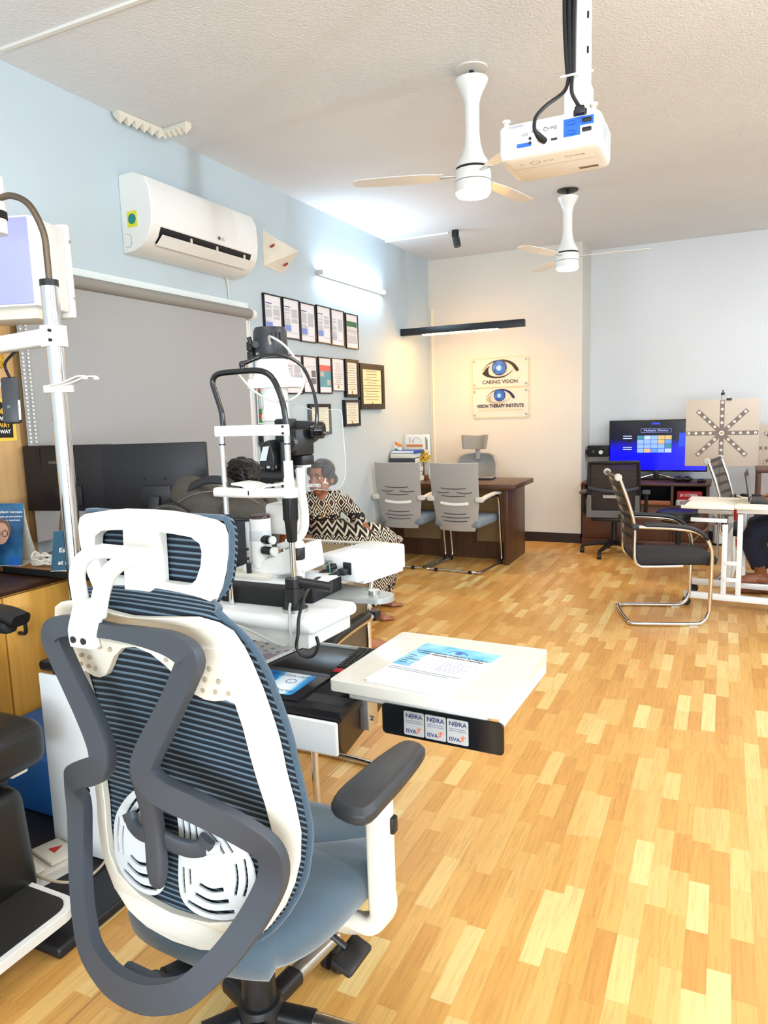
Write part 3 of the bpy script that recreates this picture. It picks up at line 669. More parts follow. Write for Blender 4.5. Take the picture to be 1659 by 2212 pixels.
# ================================================================ refraction unit: column, black console, white side flap
M_unit = mat('unit_white', '#DCDEDE', .35)
M_cons = mat('console_black', '#17161A', .35, bump=.04, bscale=900)
solo('floor_platform', MB().box2((-2.75, 1.22, 0), (-1.62, 2.25, .035), .008), M_black, 'black floor platform under the white unit column, beside the footplate', 'platform', bevel=.004)
def refraction_unit():
    t = thing('refraction_unit', 'black and white refraction unit console on a white column behind the mesh chair', 'instrument unit', (-1.5, 1.8, 0))
    part('column', MB().box2((-2.03, 1.565, .035), (-1.62, 2.03, .645), .012), M_unit, t, True)
    # cantilevered console body
    bd = MB(); bd.prism([(1.585, .575), (1.60, .565), (1.80, .60), (2.03, .665), (2.03, .69), (1.575, .69), (1.57, .60)], (-.90, 0, 0), (0, 1, 0), (0, 0, 1), (-.02, 0, 0)); 
    part('side_cheek', bd, mat('cheek_dark', '#33200F', .4), t, True, bevel=.004)
    part('console_body', MB().box2((-2.02, 1.60, .60), (-.92, 2.03, .675), .01), M_cons, t, True)
    part('worktop', MB().box2((-2.04, 1.565, .665), (-.89, 2.035, .70), .012), M_cons, t, True, bevel=0)
    part('rear_rail', MB().box2((-2.03, 2.03, .672), (-.93, 2.048, .706), .004), M_alu, t, True)
    part('tray_recess', MB().box2((-1.62, 1.80, .699), (-.93, 2.02, .7012), .001), mat('tray_black', '#1F1C1B', .3), t, True)
    part('drawer_front', MB().box2((-1.60, 1.552, .578), (-.90, 1.566, .672), .006), M_unit, t, True, bevel=.002)
    part('column_front', MB().box2((-2.03, 1.556, .05), (-1.62, 1.567, .662), .004), M_unit, t, True)
    # touch panel
    pf = part('panel_bezel', MB().box2((-1.42, 1.580, .699), (-1.035, 1.765, .7075), .005), M_cons, t, True)
    g = NT('touch_panel'); co = g.coord(); sp = g.n('ShaderNodeSeparateXYZ'); g.l(co, sp.inputs[0])
    nz = g.n('ShaderNodeTexWave'); nz.inputs['Scale'].default_value = 2.2; nz.inputs['Distortion'].default_value = 3; g.l(co, nz.inputs[0])
    c = g.ramp(nz.outputs['Fac'], [(0, '#0F6FC0'), (.35, '#39A6E6'), (.6, '#D8EEFA'), (1, '#F2F9FD')]); g.l(c, g.b.inputs['Base Color']); g.b.inputs['Roughness'].default_value = .25
    pn = part('touch_panel', MB().prism(rrect(.31, .15, .012, 4, -1.225, 1.675), (0, 0, .7078), (1, 0, 0), (0, 1, 0), (0, 0, .001)), g.m, t, True, label='blue and white touch panel')
    M_pi = mat('panel_ink', '#134F86', .5); zz = .7092
    part('panel_lettering', MB().text('REFRACTION UNIT', (-1.22, 1.722, zz), (1, 0, 0), (0, 1, 0), .017, 0, width=.13).text('2 DM', (-1.235, 1.62, zz), (1, 0, 0), (0, 1, 0), .022, 0, width=.055).text('Portal', (-1.14, 1.617, zz), (1, 0, 0), (0, 1, 0), .024, 0, width=.062), M_pi, pn, True)
    for x, y, s_ in ((-1.19, 1.69, '0'), (-1.125, 1.69, 'I')):
        part('button', MB().prism(circ(.016, 20), (x, y, zz), (1, 0, 0), (0, 1, 0), (0, 0, .0006), [circ(.0145, 20)]).text(s_, (x - .004, y - .005, zz), (1, 0, 0), (0, 1, 0), .014, .0004), M_pi, pn, True)
    part('eye_emblem', MB().prism(circ(.014, 20), (-1.16, 1.627, zz), (1, 0, 0), (0, 1, 0), (0, 0, .0006), [circ(.010, 20)]).prism(circ(.006, 14), (-1.16, 1.627, zz), (1, 0, 0), (0, 1, 0), (0, 0, .0007)), M_pi, pn, True)
    part('knob', MB().lathe([(.009, 0), (.011, .01), (.007, .018), (.007, .03), (.009, .034)], (-1.29, 1.705, .708)), M_black, t, True)
    part('front_lip', MB().prism([(1.568, .672), (1.60, .70), (1.66, .7005), (1.66, .672)], (-1.03, 0, 0), (0, 1, 0), (0, 0, 1), (.125, 0, 0)), mat('console_satin', '#3A3D42', .3, .3), t, True, bevel=.004)
    br = part('flap_bracket', MB().box2((-.90, 1.685, .60), (-.872, 1.745, .698), .003).box2((-.88, 1.68, .688), (-.60, 1.75, .698), .002), M_alu, t, True)
    part('bracket_bolt', MB().cyl((-.873, 1.70, .632), (-.862, 1.70, .632), .007, n=12), M_steel, br, True)
    # pole with arm, gooseneck lamp and holder
    px, py = -1.985, 1.705
    part('pole', MB().cyl((px, py, .69), (px, py, 1.918), .0275, n=28), M_chrome, t, True)
    part('pole_cap', MB().cyl((px, py, 1.915), (px, py, 1.935), .029, n=28), M_black, t, True)
    ar = part('arm', MB().sweep([(px - .02, py, 1.757), (px - .25, py + .03, 1.754), (px - .9, py + .10, 1.745)], rrect(.05, .055, .01, 3), (0, 0, 1)), M_whitep, t, True)
    cl = part('arm_clamp', MB().sweep([(px, py, 1.724), (px, py, 1.79)], rrect(.078, .074, .03, 5), (0, 1, 0)), M_whitep, t, True)
    for z in (1.772, 1.742): part('screw', MB().cyl((px + .025, py - .041, z), (px + .025, py - .033, z), .005, n=10), M_black, cl, True)
    ne = [(px + .002, py, 1.93), (px + .002, py, 2.0), (px - .005, py, 2.085), (px - .045, py - .01, 2.17), (px - .11, py - .02, 2.205), (px - .17, py - .03, 2.20)]
    part('gooseneck', MB().tube(ne, .0105, 10, 12), mat('gooseneck_steel', '#6E6152', .35, .9, bump=.8, bscale=420), t, True)
    hd = part('lamp_head', MB().lathe([(.02, -.03), (.036, -.025), (.04, .0), (.04, .115), (.036, .125), (.01, .125)], (px - .19, py - .03, 2.15)), M_white, t, True)
    part('lamp_band', MB().lathe([(.0395, 0), (.0415, .002), (.0415, .024), (.0395, .026)], (px - .19, py - .03, 2.14)), M_blackm, hd, True)
    part('lamp_mouth', MB().lathe([(.0385, 0), (.0385, .04), (.02, .045)], (px - .19, py - .03, 2.095)), M_white, hd, True)
    hold = MB(); hold.prism(circ(.047, 24), (px, py, 1.576), (1, 0, 0), (0, 1, 0), (0, 0, .024), [circ(.0278, 24)])
    ho = part('holder_ring', hold, M_white, t, True, bevel=.002)
    for dy in (-.012, .022):
        part('prong', MB().sweep(cat([(px + .02, py - .04 + dy, 1.597), (px + .08, py - .035 + dy, 1.605), (px + .13, py - .03 + dy, 1.619), (px + .165, py - .03 + dy * 1.3, 1.621), (px + .175, py - .03 + dy * 1.3, 1.611)], 5), rrect(.018, .006, .0025, 2)), M_white, ho, True)
    # chart display box carried behind the pole
    cb = thing('chart_display_box', 'white acuity chart box hung behind the chrome pole at the left edge', 'display', (-2.425, 2.05, 1.895))
    rot = rz(R(14)); o = V((-2.3, 2.05, 0))
    def B(a, b, bev, m, nm): part(nm, MB().box([(a[i] + b[i]) / 2 for i in range(3)], [abs(b[i] - a[i]) for i in range(3)], None, bev), m, cb)
    cb.rotation_euler = (0, 0, R(17)); ROOT[cb.name] = M.Translation(V(cb.location)) @ rz(R(17))
    B((-.30, -.12, .02), (.05, .10, .35), .012, M_whitep, 'housing'); B((-.31, .10, .0), (.06, .135, .37), .014, M_white, 'rear_flange')
    B((-.29, -.124, .03), (.04, -.119, .34), .004, mat('lilac_panel', '#A2A5D4', .4), 'front_panel'); B((-.26, -.08, -.02), (.02, .08, .025), .006, M_cream, 'foot_bracket')
    B((-.66, .04, .14), (-.29, .08, .20), .004, M_white, 'wall_bracket')
    for z in (.08, .30): part('screw', MB().cyl((.058, .117, z), (.063, .117, z), .006, n=10), M_steel, cb)
    # remote handset hung from the arm by its coiled lead
    h = thing('handset', 'dark handset with white keypad hanging below the white arm', 'remote control', (-2.275, 1.75, 1.487), R(42))
    hr = M.Rotation(R(-8), 4, 'X') @ rz(R(-8))
    part('shell', MB().box((0, 0, .075), (.062, .03, .165), hr, .012), mat('handset_grey', '#35373B', .4), h)
    part('keypad', MB().box((.004, -.0165, .04), (.052, .004, .07), hr, .002), M_white, h)
    for x in (-.012, .014):
        for z in (.028, .052): part('key', MB().box((x + .004, -.0185, z), (.012, .003, .011), hr, .001), mat('key_grey', '#5B6B70', .5) if (x, z) == (-.012, .028) else bpy.data.materials['key_grey'] if (x, z) != (.014, .028) else mat('key_red', '#9C3A3A', .5), h)
    part('lead', MB().tube([(0, 0, .155), (-.01, .0, .20), (.02, -.01, .235), (.035, -.01, .25), (.0, -.02, .262), (-.045, -.01, .25), (.0, .0, .243), (.045, -.01, .256), (0, -.02, .27), (-.03, 0, .262)], .005, 7, 8), M_blackm, h)
    return t
refraction_unit()
def side_flap():
    t = thing('side_table_flap', 'white fold-out side table carrying the printed form', 'side table', (-.71, 1.85, .7), -.035)
    part('top', MB().prism(rrect(.485, .465, .012, 3), (0, 0, .028), (1, 0, 0), (0, 1, 0), (0, 0, .032)), mat('flap_white', '#D2CFC6', .3, coat=.25), t, bevel=.012, bseg=4)
    part('skirt', MB().box((0, 0, .015), (.40, .40, .03), bev=.004), M_unit, t)
    part('side_rim', MB().box((.235, .01, .01), (.012, .42, .04), bev=.004), M_unit, t)
    pl = part('black_plate', MB().prism(rrect(.34, .085, .012, 4, .075, -.035), (0, -.205, 0), (1, 0, 0), (0, 0, 1), (0, .006, 0)), M_gloss, t, bevel=.001)
    M_sil = mat('sticker_silver', '#C3C6C6', .35, .3); M_nav = mat('sticker_navy', '#1F2A66', .5); M_or = mat('sticker_orange', '#D9622B', .5)
    for k in range(3):
        x = .0 + k * .0615; s = part('sticker', MB().prism(rrect(.0585, .066, .004, 3, x, -.036), (0, -.2055, 0), (1, 0, 0), (0, 0, 1), (0, -.0008, 0)), M_sil, pl)
        f = -.2066; tx = MB()
        tx.text('N', (x - .024, f, -.021), (1, 0, 0), (0, 0, 1), .017, 0, bold=.0003).text('RA', (x + .003, f, -.021), (1, 0, 0), (0, 0, 1), .017, 0, bold=.0003).text('ISVA', (x - .024, f, -.062), (1, 0, 0), (0, 0, 1), .015, 0, bold=.0003, width=.03)
        tx.prism(circ(.0068, 18), (x - .0045, f, -.015), (1, 0, 0), (0, 0, 1), (0, -.0003, 0), [circ(.0045, 18)]).prism(circ(.0022, 12), (x - .0045, f, -.015), (1, 0, 0), (0, 0, 1), (0, -.0003, 0))
        tx.text('NEURO-OPTOMETRIC', (x - .022, f, -.030), (1, 0, 0), (0, 0, 1), .004, 0, width=.044).text('REHABILITATION ASSOCIATION', (x - .024, f, -.0355), (1, 0, 0), (0, 0, 1), .004, 0, width=.048)
        part('sticker_lettering', tx, M_nav, pl)
        part('sticker_figure', MB().tube([(x + .005, f, -.062), (x + .012, f, -.056), (x + .014, f, -.051), (x + .022, f, -.047)], .0011, 6, 3).tube([(x + .008, f, -.05), (x + .014, f, -.051), (x + .015, f, -.058)], .001, 6, 3).ball((x + .0145, f, -.046), .0022, 8, 6), M_or, pl)
    return t
side_flap()
# the form lying on the flap
def form():
    t = thing('printed_form', 'stapled patient form with blue letterhead lying on the white side table', 'paper', (-.72, 1.81, .7605), -.14)
    W_, L_ = .25, .345
    part('under_sheet', MB().box((.006, -.004, .0006), (W_, L_, .0012), rz(.02)), M_paper, t)
    part('sheet', MB().box((0, 0, .0022), (W_, L_, .0012)), M_paper, t)
    z = .0029
    g = NT('letterhead_blue'); co = g.coord(); nz = g.n('ShaderNodeTexNoise'); nz.inputs['Scale'].default_value = 14; g.l(co, nz.inputs[0]); g.l(g.ramp(nz.outputs[0], [(.35, '#5FAFD8'), (.7, '#A9D6EC')]), g.b.inputs['Base Color']); g.b.inputs['Roughness'].default_value = .7
    part('letterhead_band', MB().box2((-W_ / 2, .10, z), (W_ / 2, L_ / 2, z + .0003)).box2((-W_ / 2, -.03, z), (-W_ / 2 + .055, .10, z + .0003)), g.m, t)
    z += .0006; tx = MB()
    tx.text('CARING VISION THERAPY & NEURO-', (0, .098, z), (1, 0, 0), (0, 1, 0), .013, 0, 'CENTER', .0004, width=.235).text('VISION REHABILITATION CENTRE', (0, .082, z), (1, 0, 0), (0, 1, 0), .013, 0, 'CENTER', .0004, width=.215)
    for k, s in enumerate((.022, .018, .05, .02, .026)): tx.box2((-.115, .0555 - k * .016, z), (-.115 + s, .0585 - k * .016, z + .0002))
    part('print', tx, M_ink, t)
    ln = MB()
    for k in range(6): ln.box2((-.118, .051 - k * .016, z), (.0, .0516 - k * .016, z + .0002))
    for k in range(2): ln.box2((-.118, -.05 - k * .012, z), (.105 - k * .03, -.047 - k * .012, z + .0002))
    for a, b, c, d in ((-.118, -.085, .11, -.0844), (-.118, -.115, .11, -.1144), (-.118, -.115, -.1174, -.085), (.1094, -.115, .11, -.085), (-.02, -.115, -.0194, -.085), (-.006, -.03, -.0054, .06)): ln.box2((a, b, z), (c, d, z + .0002))
    part('form_lines', ln, mat('line_soft', '#9AA3AE', .7), t)
    hw_ = MB(); rn = random.Random(5)
    for k in range(6):
        x = .01
        while x < .10 - (k % 3) * .012:
            hw_.tube([(x, .047 - k * .014, z), (x + .003, .053 - k * .014, z), (x + .005, .047 - k * .014, z), (x + .007, .051 - k * .014, z)], .0004, 4); x += .010 + rn.random() * .006
    part('handwriting', hw_, mat('pen_blue', '#7580A0', .7), t)
    part('eye_emblem', MB().prism(circ(.012, 20), (.01, .128, z), (1, 0, 0), (0, 1, 0), (0, 0, .0003)).tube([(-.025, .124, z), (-.01, .137, z), (.01, .142, z), (.03, .135, z), (.04, .122, z)], .0014, 5, 4), mat('emblem_blue', '#2E62B8', .5), t)
    return t
form()
# keyboard-like remote under the flap edge and the spiral notebook on the console
def remote():
    t = thing('wireless_keypad', 'long black keypad with a red end lying by the white side table', 'keypad', (-1.005, 1.88, .7025), R(6))
    part('body', MB().box((0, 0, .011), (.085, .24, .02), bev=.006), M_black, t)
    part('red_end', MB().box((0, -.095, .0215), (.075, .03, .002), bev=.0008), mat('keypad_red', '#B5202E', .45), t)
    k = MB()
    for i in range(5):
        for j in range(12): k.box((-.031 + i * .0155, -.068 + j * .0155, .023), (.012, .012, .004), bev=.001)
    part('keys', k, mat('key_dark', '#2A2C2E', .5), t, kind='stuff')
remote()
def notebook():
    t = thing('spiral_chart_book', 'spiral-bound book of grey print and fan charts on the black console', 'book', (-1.36, 1.90, .7025), R(-8))
    part('block', MB().box((0, 0, .005), (.17, .20, .01), bev=.002), mat('page_edges', '#DAD6CB', .7), t)
    part('cover', MB().box((0, 0, .0106), (.168, .198, .0012)), mat('cover_print', '#E3DEDD', .5), t)
    part('pink_panel', MB().prism([(-.08, -.097), (.08, -.097), (.08, -.02)], (0, 0, .0113), (1, 0, 0), (0, 1, 0), (0, 0, .0003)), mat('cover_pink', '#B9A7AE', .6), t)
    tx = MB()
    for k, s in enumerate(('HVZDS', 'NCKRO', 'VDHSZ', 'KONRC')):
        a = R(-38 + 25 * k); d = V((math.sin(a), math.cos(a), 0)); e = V((d.y, -d.x, 0))
        for i, ch in enumerate(s): tx.text(ch, V((.0, -.09, .0117)) + d * (.04 + .028 * i) - e * .006, e, d, .016 + .003 * i, 0)
    part('chart_letters', tx, M_ink, t)
    part('wire_loops', MB().tube([(-.08 + .16 * (k / 120), .097 + .007 * math.cos(k * 1.05), .008 + .007 * math.sin(k * 1.05)) for k in range(121)], .0011, 5), M_steel, t)
notebook()
# exam chair at the left edge (its corner shows): seat, calf pad, footplate
def exam_chair():
    t = thing('examination_chair', 'black leather examination chair with footplate at the left edge', 'chair', (-2.25, 1.12, 0))
    def cushion(a, b, r): return MB().box2(a, b, r)
    part('seat', MB().box((-2.16, 1.16, .515), (.62, .56, .15), None, .05, seg=5), M_leather, t, True)
    part('seat_base', MB().box2((-2.44, .93, .36), (-1.98, 1.38, .44), .01), M_black, t, True)
    part('seat_latch', MB().box2((-1.98, 1.36, .40), (-1.94, 1.42, .44), .006), M_cream, t, True)
    part('calf_pad', MB().box((-1.90, 1.08, .235), (.13, .54, .36), M.Rotation(R(-6), 4, 'Y'), .055, seg=5), M_leather, t, True)
    fo = part('footplate', MB().prism(rrect(.34, .62, .06, 6, -1.79, 1.0), (0, 0, .095), (1, 0, 0), (0, 1, 0), (0, 0, .03)), M_white, t, True, bevel=.008, bseg=3)
    part('tread', MB().prism(rrect(.30, .58, .05, 6, -1.79, 1.0), (0, 0, .1248), (1, 0, 0), (0, 1, 0), (0, 0, .003)), mat('tread_rubber', '#211D1B', .6, bump=.5, bscale=60), fo, True)
    part('backrest', MB().box((-2.52, 1.16, .86), (.14, .52, .62), M.Rotation(R(-8), 4, 'Y'), .05, seg=5), M_leather, t, True)
    part('pedestal', MB().box2((-2.42, .94, 0), (-2.04, 1.20, .37), .02), M_black, t, True)
    part('foot_stalk', MB().box2((-2.04, 1.0, .10), (-1.90, 1.12, .16), .01), M_black, t, True)
    part('armrest', MB().sweep(cat([(-2.60, 1.46, .85), (-2.30, 1.46, .885), (-2.08, 1.475, .885), (-1.99, 1.485, .865)], 5), rrect(.075, .04, .016, 3), (0, 0, 1)), M_leather, t, True)
    part('armrest_joint', MB().box((-2.05, 1.47, .845), (.07, .05, .045), None, .015), M_black, t, True)
    part('armrest_post', MB().box2((-2.47, 1.44, .45), (-2.43, 1.48, .86), .008), M_black, t, True)
    return t
exam_chair()
def pedal():
    t = thing('foot_pedal', 'cream two-way foot switch with red and green arrows on the unit platform', 'foot switch', (-1.97, 1.44, .0352), R(-12))
    part('base', MB().prism(rrect(.17, .25, .055, 6), (0, 0, 0), (1, 0, 0), (0, 1, 0), (0, 0, .035)), M_cream, t, bevel=.006)
    for s, c, nm in ((1, '#C2271F', 'red_arrow'), (-1, '#2B8A44', 'green_arrow')):
        rk = part('rocker', MB().box((0, s * .058, .041), (.135, .095, .014), M.Rotation(-.06 * s, 4, 'X'), .006), M_cream, t)
        part(nm, MB().prism([(-.018, -.008 * s), (.018, -.008 * s), (0, .028 * s)], (0, s * .055, .0492), (1, 0, 0), (0, 1, 0), (0, 0, .002)), mat(nm, c, .5), rk)
    part('lead', MB().tube([(.05, .12, .02), (.13, .16, .012), (.17, .06, .008), (.12, -.02, .03), (.0, -.06, .055), (-.06, -.1, .03), (-.1, -.12, .01)], .0045, 7, 10), mat('lead_beige', '#B9A98F', .5), t)
pedal()
# ================================================================ slit lamp on its swing table, its power box, the chrome chair behind
def slit_table():
    t = thing('slit_lamp_table', 'white rounded instrument table holding the slit lamp', 'table', (-1.28, 1.93, .79), -.06)
    part('slab', MB().box((-.02, -.16, .104), (.62, .25, .040), None, .018, seg=5), M_unit, t)
    part('apron', MB().box((-.03, -.155, .064), (.59, .225, .05), None, .006), mat('apron_grey', '#CFCFCB', .4), t)
    part('edge_strip', MB().box((-.02, -.195, .120), (.52, .03, .006), None, .002), M_alu, t)
    part('swing_arm', MB().box((-.46, -.1, .02), (.34, .09, .05), None, .01), M_unit, t)
    part('arm_post', MB().cyl((-.60, -.1, -.09), (-.60, -.1, .06), .035), M_unit, t)
    part('rear_plate', MB().box((-.05, .08, .112), (.36, .24, .02), None, .004), M_alu, t)
    ds = part('lamp_shelf', MB().prism([(.10, -.05)] + [(.315 + .05 * math.cos(R(a)), .045 + .05 * math.sin(R(a))) for a in range(-90, 91, 15)] + [(.10, .14)], (0, 0, .108), (1, 0, 0), (0, 1, 0), (0, 0, .018)), mat('shelf_grey', '#9FA19F', .4, .4), t, bevel=.002)
    part('shelf_pin', MB().cyl((.30, .045, .125), (.30, .045, .140), .018), M_steel, ds)
    return t
slit_table()
def slit_lamp():
    t = thing('slit_lamp', 'white and black slit lamp microscope with chin rest and black arched tube', 'slit lamp', (-1.28, 1.92, .914))
    def P(nm, mb, m, par=None, **k): return part(nm, mb, m, par or t, True, **k)
    y = 1.72
    P('base_plate', MB().box2((-1.49, 1.80, .9142), (-1.105, 1.985, .965), .008), M_blackm)
    P('base_top', MB().box2((-1.495, 1.795, .962), (-1.10, 1.99, .972), .004), M_unit)
    P('front_fascia', MB().box2((-1.40, 1.735, .916), (-1.13, 1.80, .968), .004), M_blackm)  # black colour stands in for the shade on the tray front
    cp = P('control_panel', MB().box2((-1.43, 1.80, .971), (-1.27, 1.86, .99), .004), M_cream)
    P('knob', MB().cyl((-1.345, 1.815, .99), (-1.345, 1.815, 1.022), .008), M_black, cp)
    # chin rest frame
    P('left_rod', MB().cyl((-1.345, y, .915), (-1.345, y, 1.43), .0085), M_chrome)
    P('right_rod', MB().cyl((-1.118, y, .92), (-1.118, y, 1.12), .0085), M_chrome)
    P('upper_rod', MB().cyl((-1.118, y, 1.25), (-1.118, y, 1.43), .0092), M_chrome)
    so = P('rod_socket', MB().lathe([(.0295, .922), (.0295, .985), (.024, .985), (.024, .987)], (-1.118, y, 0)), M_black)
    P('flange', MB().lathe([(.001, .914), (.038, .914), (.038, .924), (.03, .926)], (-1.118, y, 0)), M_steel, so)
    P('clamp_collar', MB().lathe([(.022, .986), (.026, .986), (.026, 1.012), (.0, 1.012)], (-1.118, y, 0)), M_black)
    P('side_rod', MB().cyl((-1.10, y, 1.0), (-1.01, y + .03, .985), .0145), M_black)
    P('grip', MB().lathe([(.012, 1.118), (.015, 1.122), (.0185, 1.176), (.0205, 1.182), (.0205, 1.246), (.017, 1.25)], (-1.118, y, 0), n=30), M_black)
    fl = MB()
    for k in range(16):
        a = 2 * PI * k / 16; fl.cyl((-1.118 + .0205 * math.cos(a), y + .0205 * math.sin(a), 1.184), (-1.118 + .0205 * math.cos(a), y + .0205 * math.sin(a), 1.244), .0022, n=6)
    P('flutes', fl, M_blackm, kind='stuff')
    P('sleeve', MB().lathe([(.013, 1.25), (.0155, 1.252), (.0155, 1.30), (.0135, 1.305), (.0135, 1.352), (.010, 1.352)], (-1.118, y, 0)), M_white)
    cb = MB(); cb.sweep(cat([(-1.365, y - .012, 1.260), (-1.24, y - .016, 1.259), (-1.118, y - .006, 1.262)], 6), rrect(.036, .027, .008, 3), (0, 0, 1))
    ch = P('chin_bar', cb, M_white)
    P('bar_end', MB().lathe([(.022, 1.247), (.024, 1.25), (.024, 1.272), (.021, 1.275)], (-1.118, y, 0)), M_white, ch)
    def cup(u, v):
        x = -1.31 + .16 * u; s = 2 * u - 1; yy = y - .015 + .085 * v; return V((x, yy, 1.283 - .016 * math.exp(-((s * 2.6) ** 2)) * (1 - .5 * v) + .004 * abs(s)))
    P('chin_cup', MB().sheet(cup, 20, 8, .006), M_white)
    P('mark', MB().ball((-1.236, y - .0345, 1.266), (.0022, .001, .0022), 8, 6).box((-1.236, y - .0345, 1.2595), (.0035, .001, .009)), M_black, ch)
    fb = MB(); fb.sweep(cat([(-1.358, y - .01, 1.439), (-1.29, y + .002, 1.439), (-1.235, y + .006, 1.439), (-1.18, y + .002, 1.439), (-1.108, y - .01, 1.439)], 5), rrect(.016, .032, .004, 2), (0, 0, 1))
    f = P('forehead_band', fb, M_white)
    for z in (1.449, 1.430): P('band_screw', MB().cyl((-1.119, y - .02, z), (-1.119, y - .015, z), .0035, n=12), M_black, f)
    for x in (-1.345, -1.118): P('rod_clip', MB().cyl((x, y, 1.398), (x, y, 1.402), .0098), M_black)
    ar = [(-1.338, 1.452), (-1.341, 1.496), (-1.356, 1.545), (-1.366, 1.582), (-1.353, 1.602), (-1.322, 1.608), (-1.265, 1.609), (-1.205, 1.608), (-1.166, 1.594), (-1.142, 1.56), (-1.125, 1.509), (-1.117, 1.45)]
    P('arch_tube', MB().tube([(a, y, b) for a, b in ar], .0085, 12, 6), M_gloss)
    pv = P('fixation_pivot', MB().ball((-1.257, y, 1.628), .010, 14, 10).cyl((-1.257, y, 1.612), (-1.257, y, 1.628), .008), M_gloss)
    P('fixation_sleeve', MB().tube([(-1.255, y, 1.63), (-1.207, y + .02, 1.648)], .0065, 10), M_gloss)
    P('gooseneck', MB().tube([(-1.207, y + .02, 1.648), (-1.147, y + .03, 1.65), (-1.087, y + .04, 1.62), (-1.055, y + .04, 1.565), (-1.041, y + .04, 1.507), (-1.041, y + .04, 1.468), (-1.046, y + .04, 1.44)], [.0052, .0048, .0048, .0048, .005, .006, .0058], 9, 8), M_gloss)
    P('lamp_cable', MB().tube([(-1.232, 1.83, 1.692), (-1.215, 1.80, 1.708), (-1.186, 1.78, 1.702), (-1.148, 1.78, 1.677), (-1.112, 1.78, 1.633), (-1.091, 1.78, 1.586), (-1.098, 1.77, 1.544), (-1.134, 1.76, 1.521), (-1.181, 1.75, 1.523), (-1.236, 1.74, 1.553), (-1.275, 1.725, 1.602)], .0036, 8, 8), mat('cable_grey', '#BDBBB6', .4))
    # illumination tower
    tx, ty = -1.298, 1.93
    cp_ = P('lamp_cap', MB().lathe([(.052, 1.655), (.055, 1.66), (.052, 1.74), (.047, 1.752), (.001, 1.754)], (tx, ty, 0), n=36), mat('cap_black', '#26282C', .4))
    P('cap_plug', MB().box((tx - .045, ty - .045, 1.695), (.02, .02, .03), None, .005).cyl((tx - .03, ty - .05, 1.698), (tx - .012, ty - .062, 1.698), .011, n=14).cyl((tx - .035, ty - .055, 1.70), (tx - .04, ty - .058, 1.722), .007, n=12), M_black, cp_)
    P('cap_foot', MB().box((tx - .045, ty - .04, 1.668), (.022, .022, .024), None, .003), M_black, cp_)
    P('cap_lettering', MB().text('6V 20W BULB', (tx - .018, ty - .0555, 1.668), (.97, .25, 0), (0, 0, 1), .008, .001, width=.036), M_white, cp_)
    ns = MB()
    for a in (-50, -36, -22): ns.box((tx + .0545 * math.cos(R(a)), ty + .0545 * math.sin(R(a)), 1.72), (.003, .003, .028), R(a))
    P('cap_slots', ns, M_blackm, cp_, kind='stuff')
    P('lamp_house', MB().lathe([(.048, 1.655), (.05, 1.645), (.053, 1.615), (.062, 1.60), (.062, 1.594)], (tx, ty, 0), n=36), M_white)
    hb = MB().prism([(p.x, p.y) for p in cat([(-.06, -.05, 0), (.0, -.062, 0), (.085, -.045, 0), (.1, .0, 0), (.085, .045, 0), (0, .06, 0), (-.06, .05, 0)], 4, True)], (tx, ty, 1.566), (1, 0, 0), (0, 1, 0), (0, 0, .028))
    P('filter_deck', hb, M_white, bevel=.004)
    P('tower_tube', MB().cyl((tx + .005, ty, 1.30), (tx + .005, ty, 1.57), .04, .043, n=32), M_unit)
    P('scale_window', MB().box((tx - .02, ty - .041, 1.525), (.014, .006, .05), None, .004), M_steel)
    P('tower_ring', MB().lathe([(.041, 1.462), (.044, 1.464), (.044, 1.482), (.041, 1.484)], (tx + .005, ty, 0), n=32), M_white)
    P('filter_lever', MB().box((tx + .04, ty - .045, 1.44), (.05, .02, .02), None, .003).cyl((tx + .045, ty - .05, 1.37), (tx + .045, ty - .05, 1.43), .006, n=12), M_white)
    P('side_post', MB().cyl((tx + .045, ty - .055, 1.35), (tx + .045, ty - .055, 1.425), .0062, n=12), M_black)
    P('mirror_head', MB().prism([(-.03, 1.33), (.022, 1.33), (.022, 1.36), (.006, 1.408), (-.014, 1.40), (-.03, 1.352)], (-1.243, 1.80, 0), (1, 0, 0), (0, 0, 1), (0, .05, 0)), M_black, bevel=.003)
    P('mirror', MB().prism([(-.024, 1.346), (.0, 1.346), (.013, 1.39), (-.008, 1.388)], (-1.246, 1.7985, 0), (1, 0, 0), (0, 0, 1), (0, -.002, 0)), mat('mirror_pale', '#DADCDD', .15, .6))
    P('arm_upper', MB().box2((-1.255, 1.86, 1.31), (-1.205, 1.92, 1.47), .008), M_black)
    for x in (-1.278, -1.246, -1.205): P('slit_post', MB().cyl((x, 1.83, 1.26), (x, 1.83, 1.40), .008 if x != -1.205 else .0105, n=14), M_black)
    P('slit_drum', MB().cyl((-1.285, 1.83, 1.297), (-1.185, 1.845, 1.297), .023, n=30).cyl((-1.25, 1.8355, 1.297), (-1.247, 1.836, 1.297), .0236, n=30), M_black)
    P('drum_seat', MB().box((-1.225, 1.85, 1.265), (.05, .05, .03), None, .006), M_white)
    # microscope
    mc = M.Rotation(R(-16), 4, 'Z')
    P('scope_body', MB().box((-1.180, 1.885, 1.397), (.052, .075, .080), mc, .007), M_black)
    dl = P('magnification_dial', MB().cyl((-1.184, 1.85, 1.394), (-1.188, 1.838, 1.394), .027, n=32), mat('dial_dark', '#2E3034', .3))
    P('dial_handle', MB().box((-1.187, 1.834, 1.394), (.042, .012, .011), mc, .004), M_blackm, dl)
    for a in (70, 190, 300): P('dial_dot', MB().cyl((-1.1875 + .022 * math.cos(R(a)), 1.839, 1.394 + .022 * math.sin(R(a))), (-1.188 + .022 * math.cos(R(a)), 1.8365, 1.394 + .022 * math.sin(R(a))), .0017, n=8), M_white, dl)
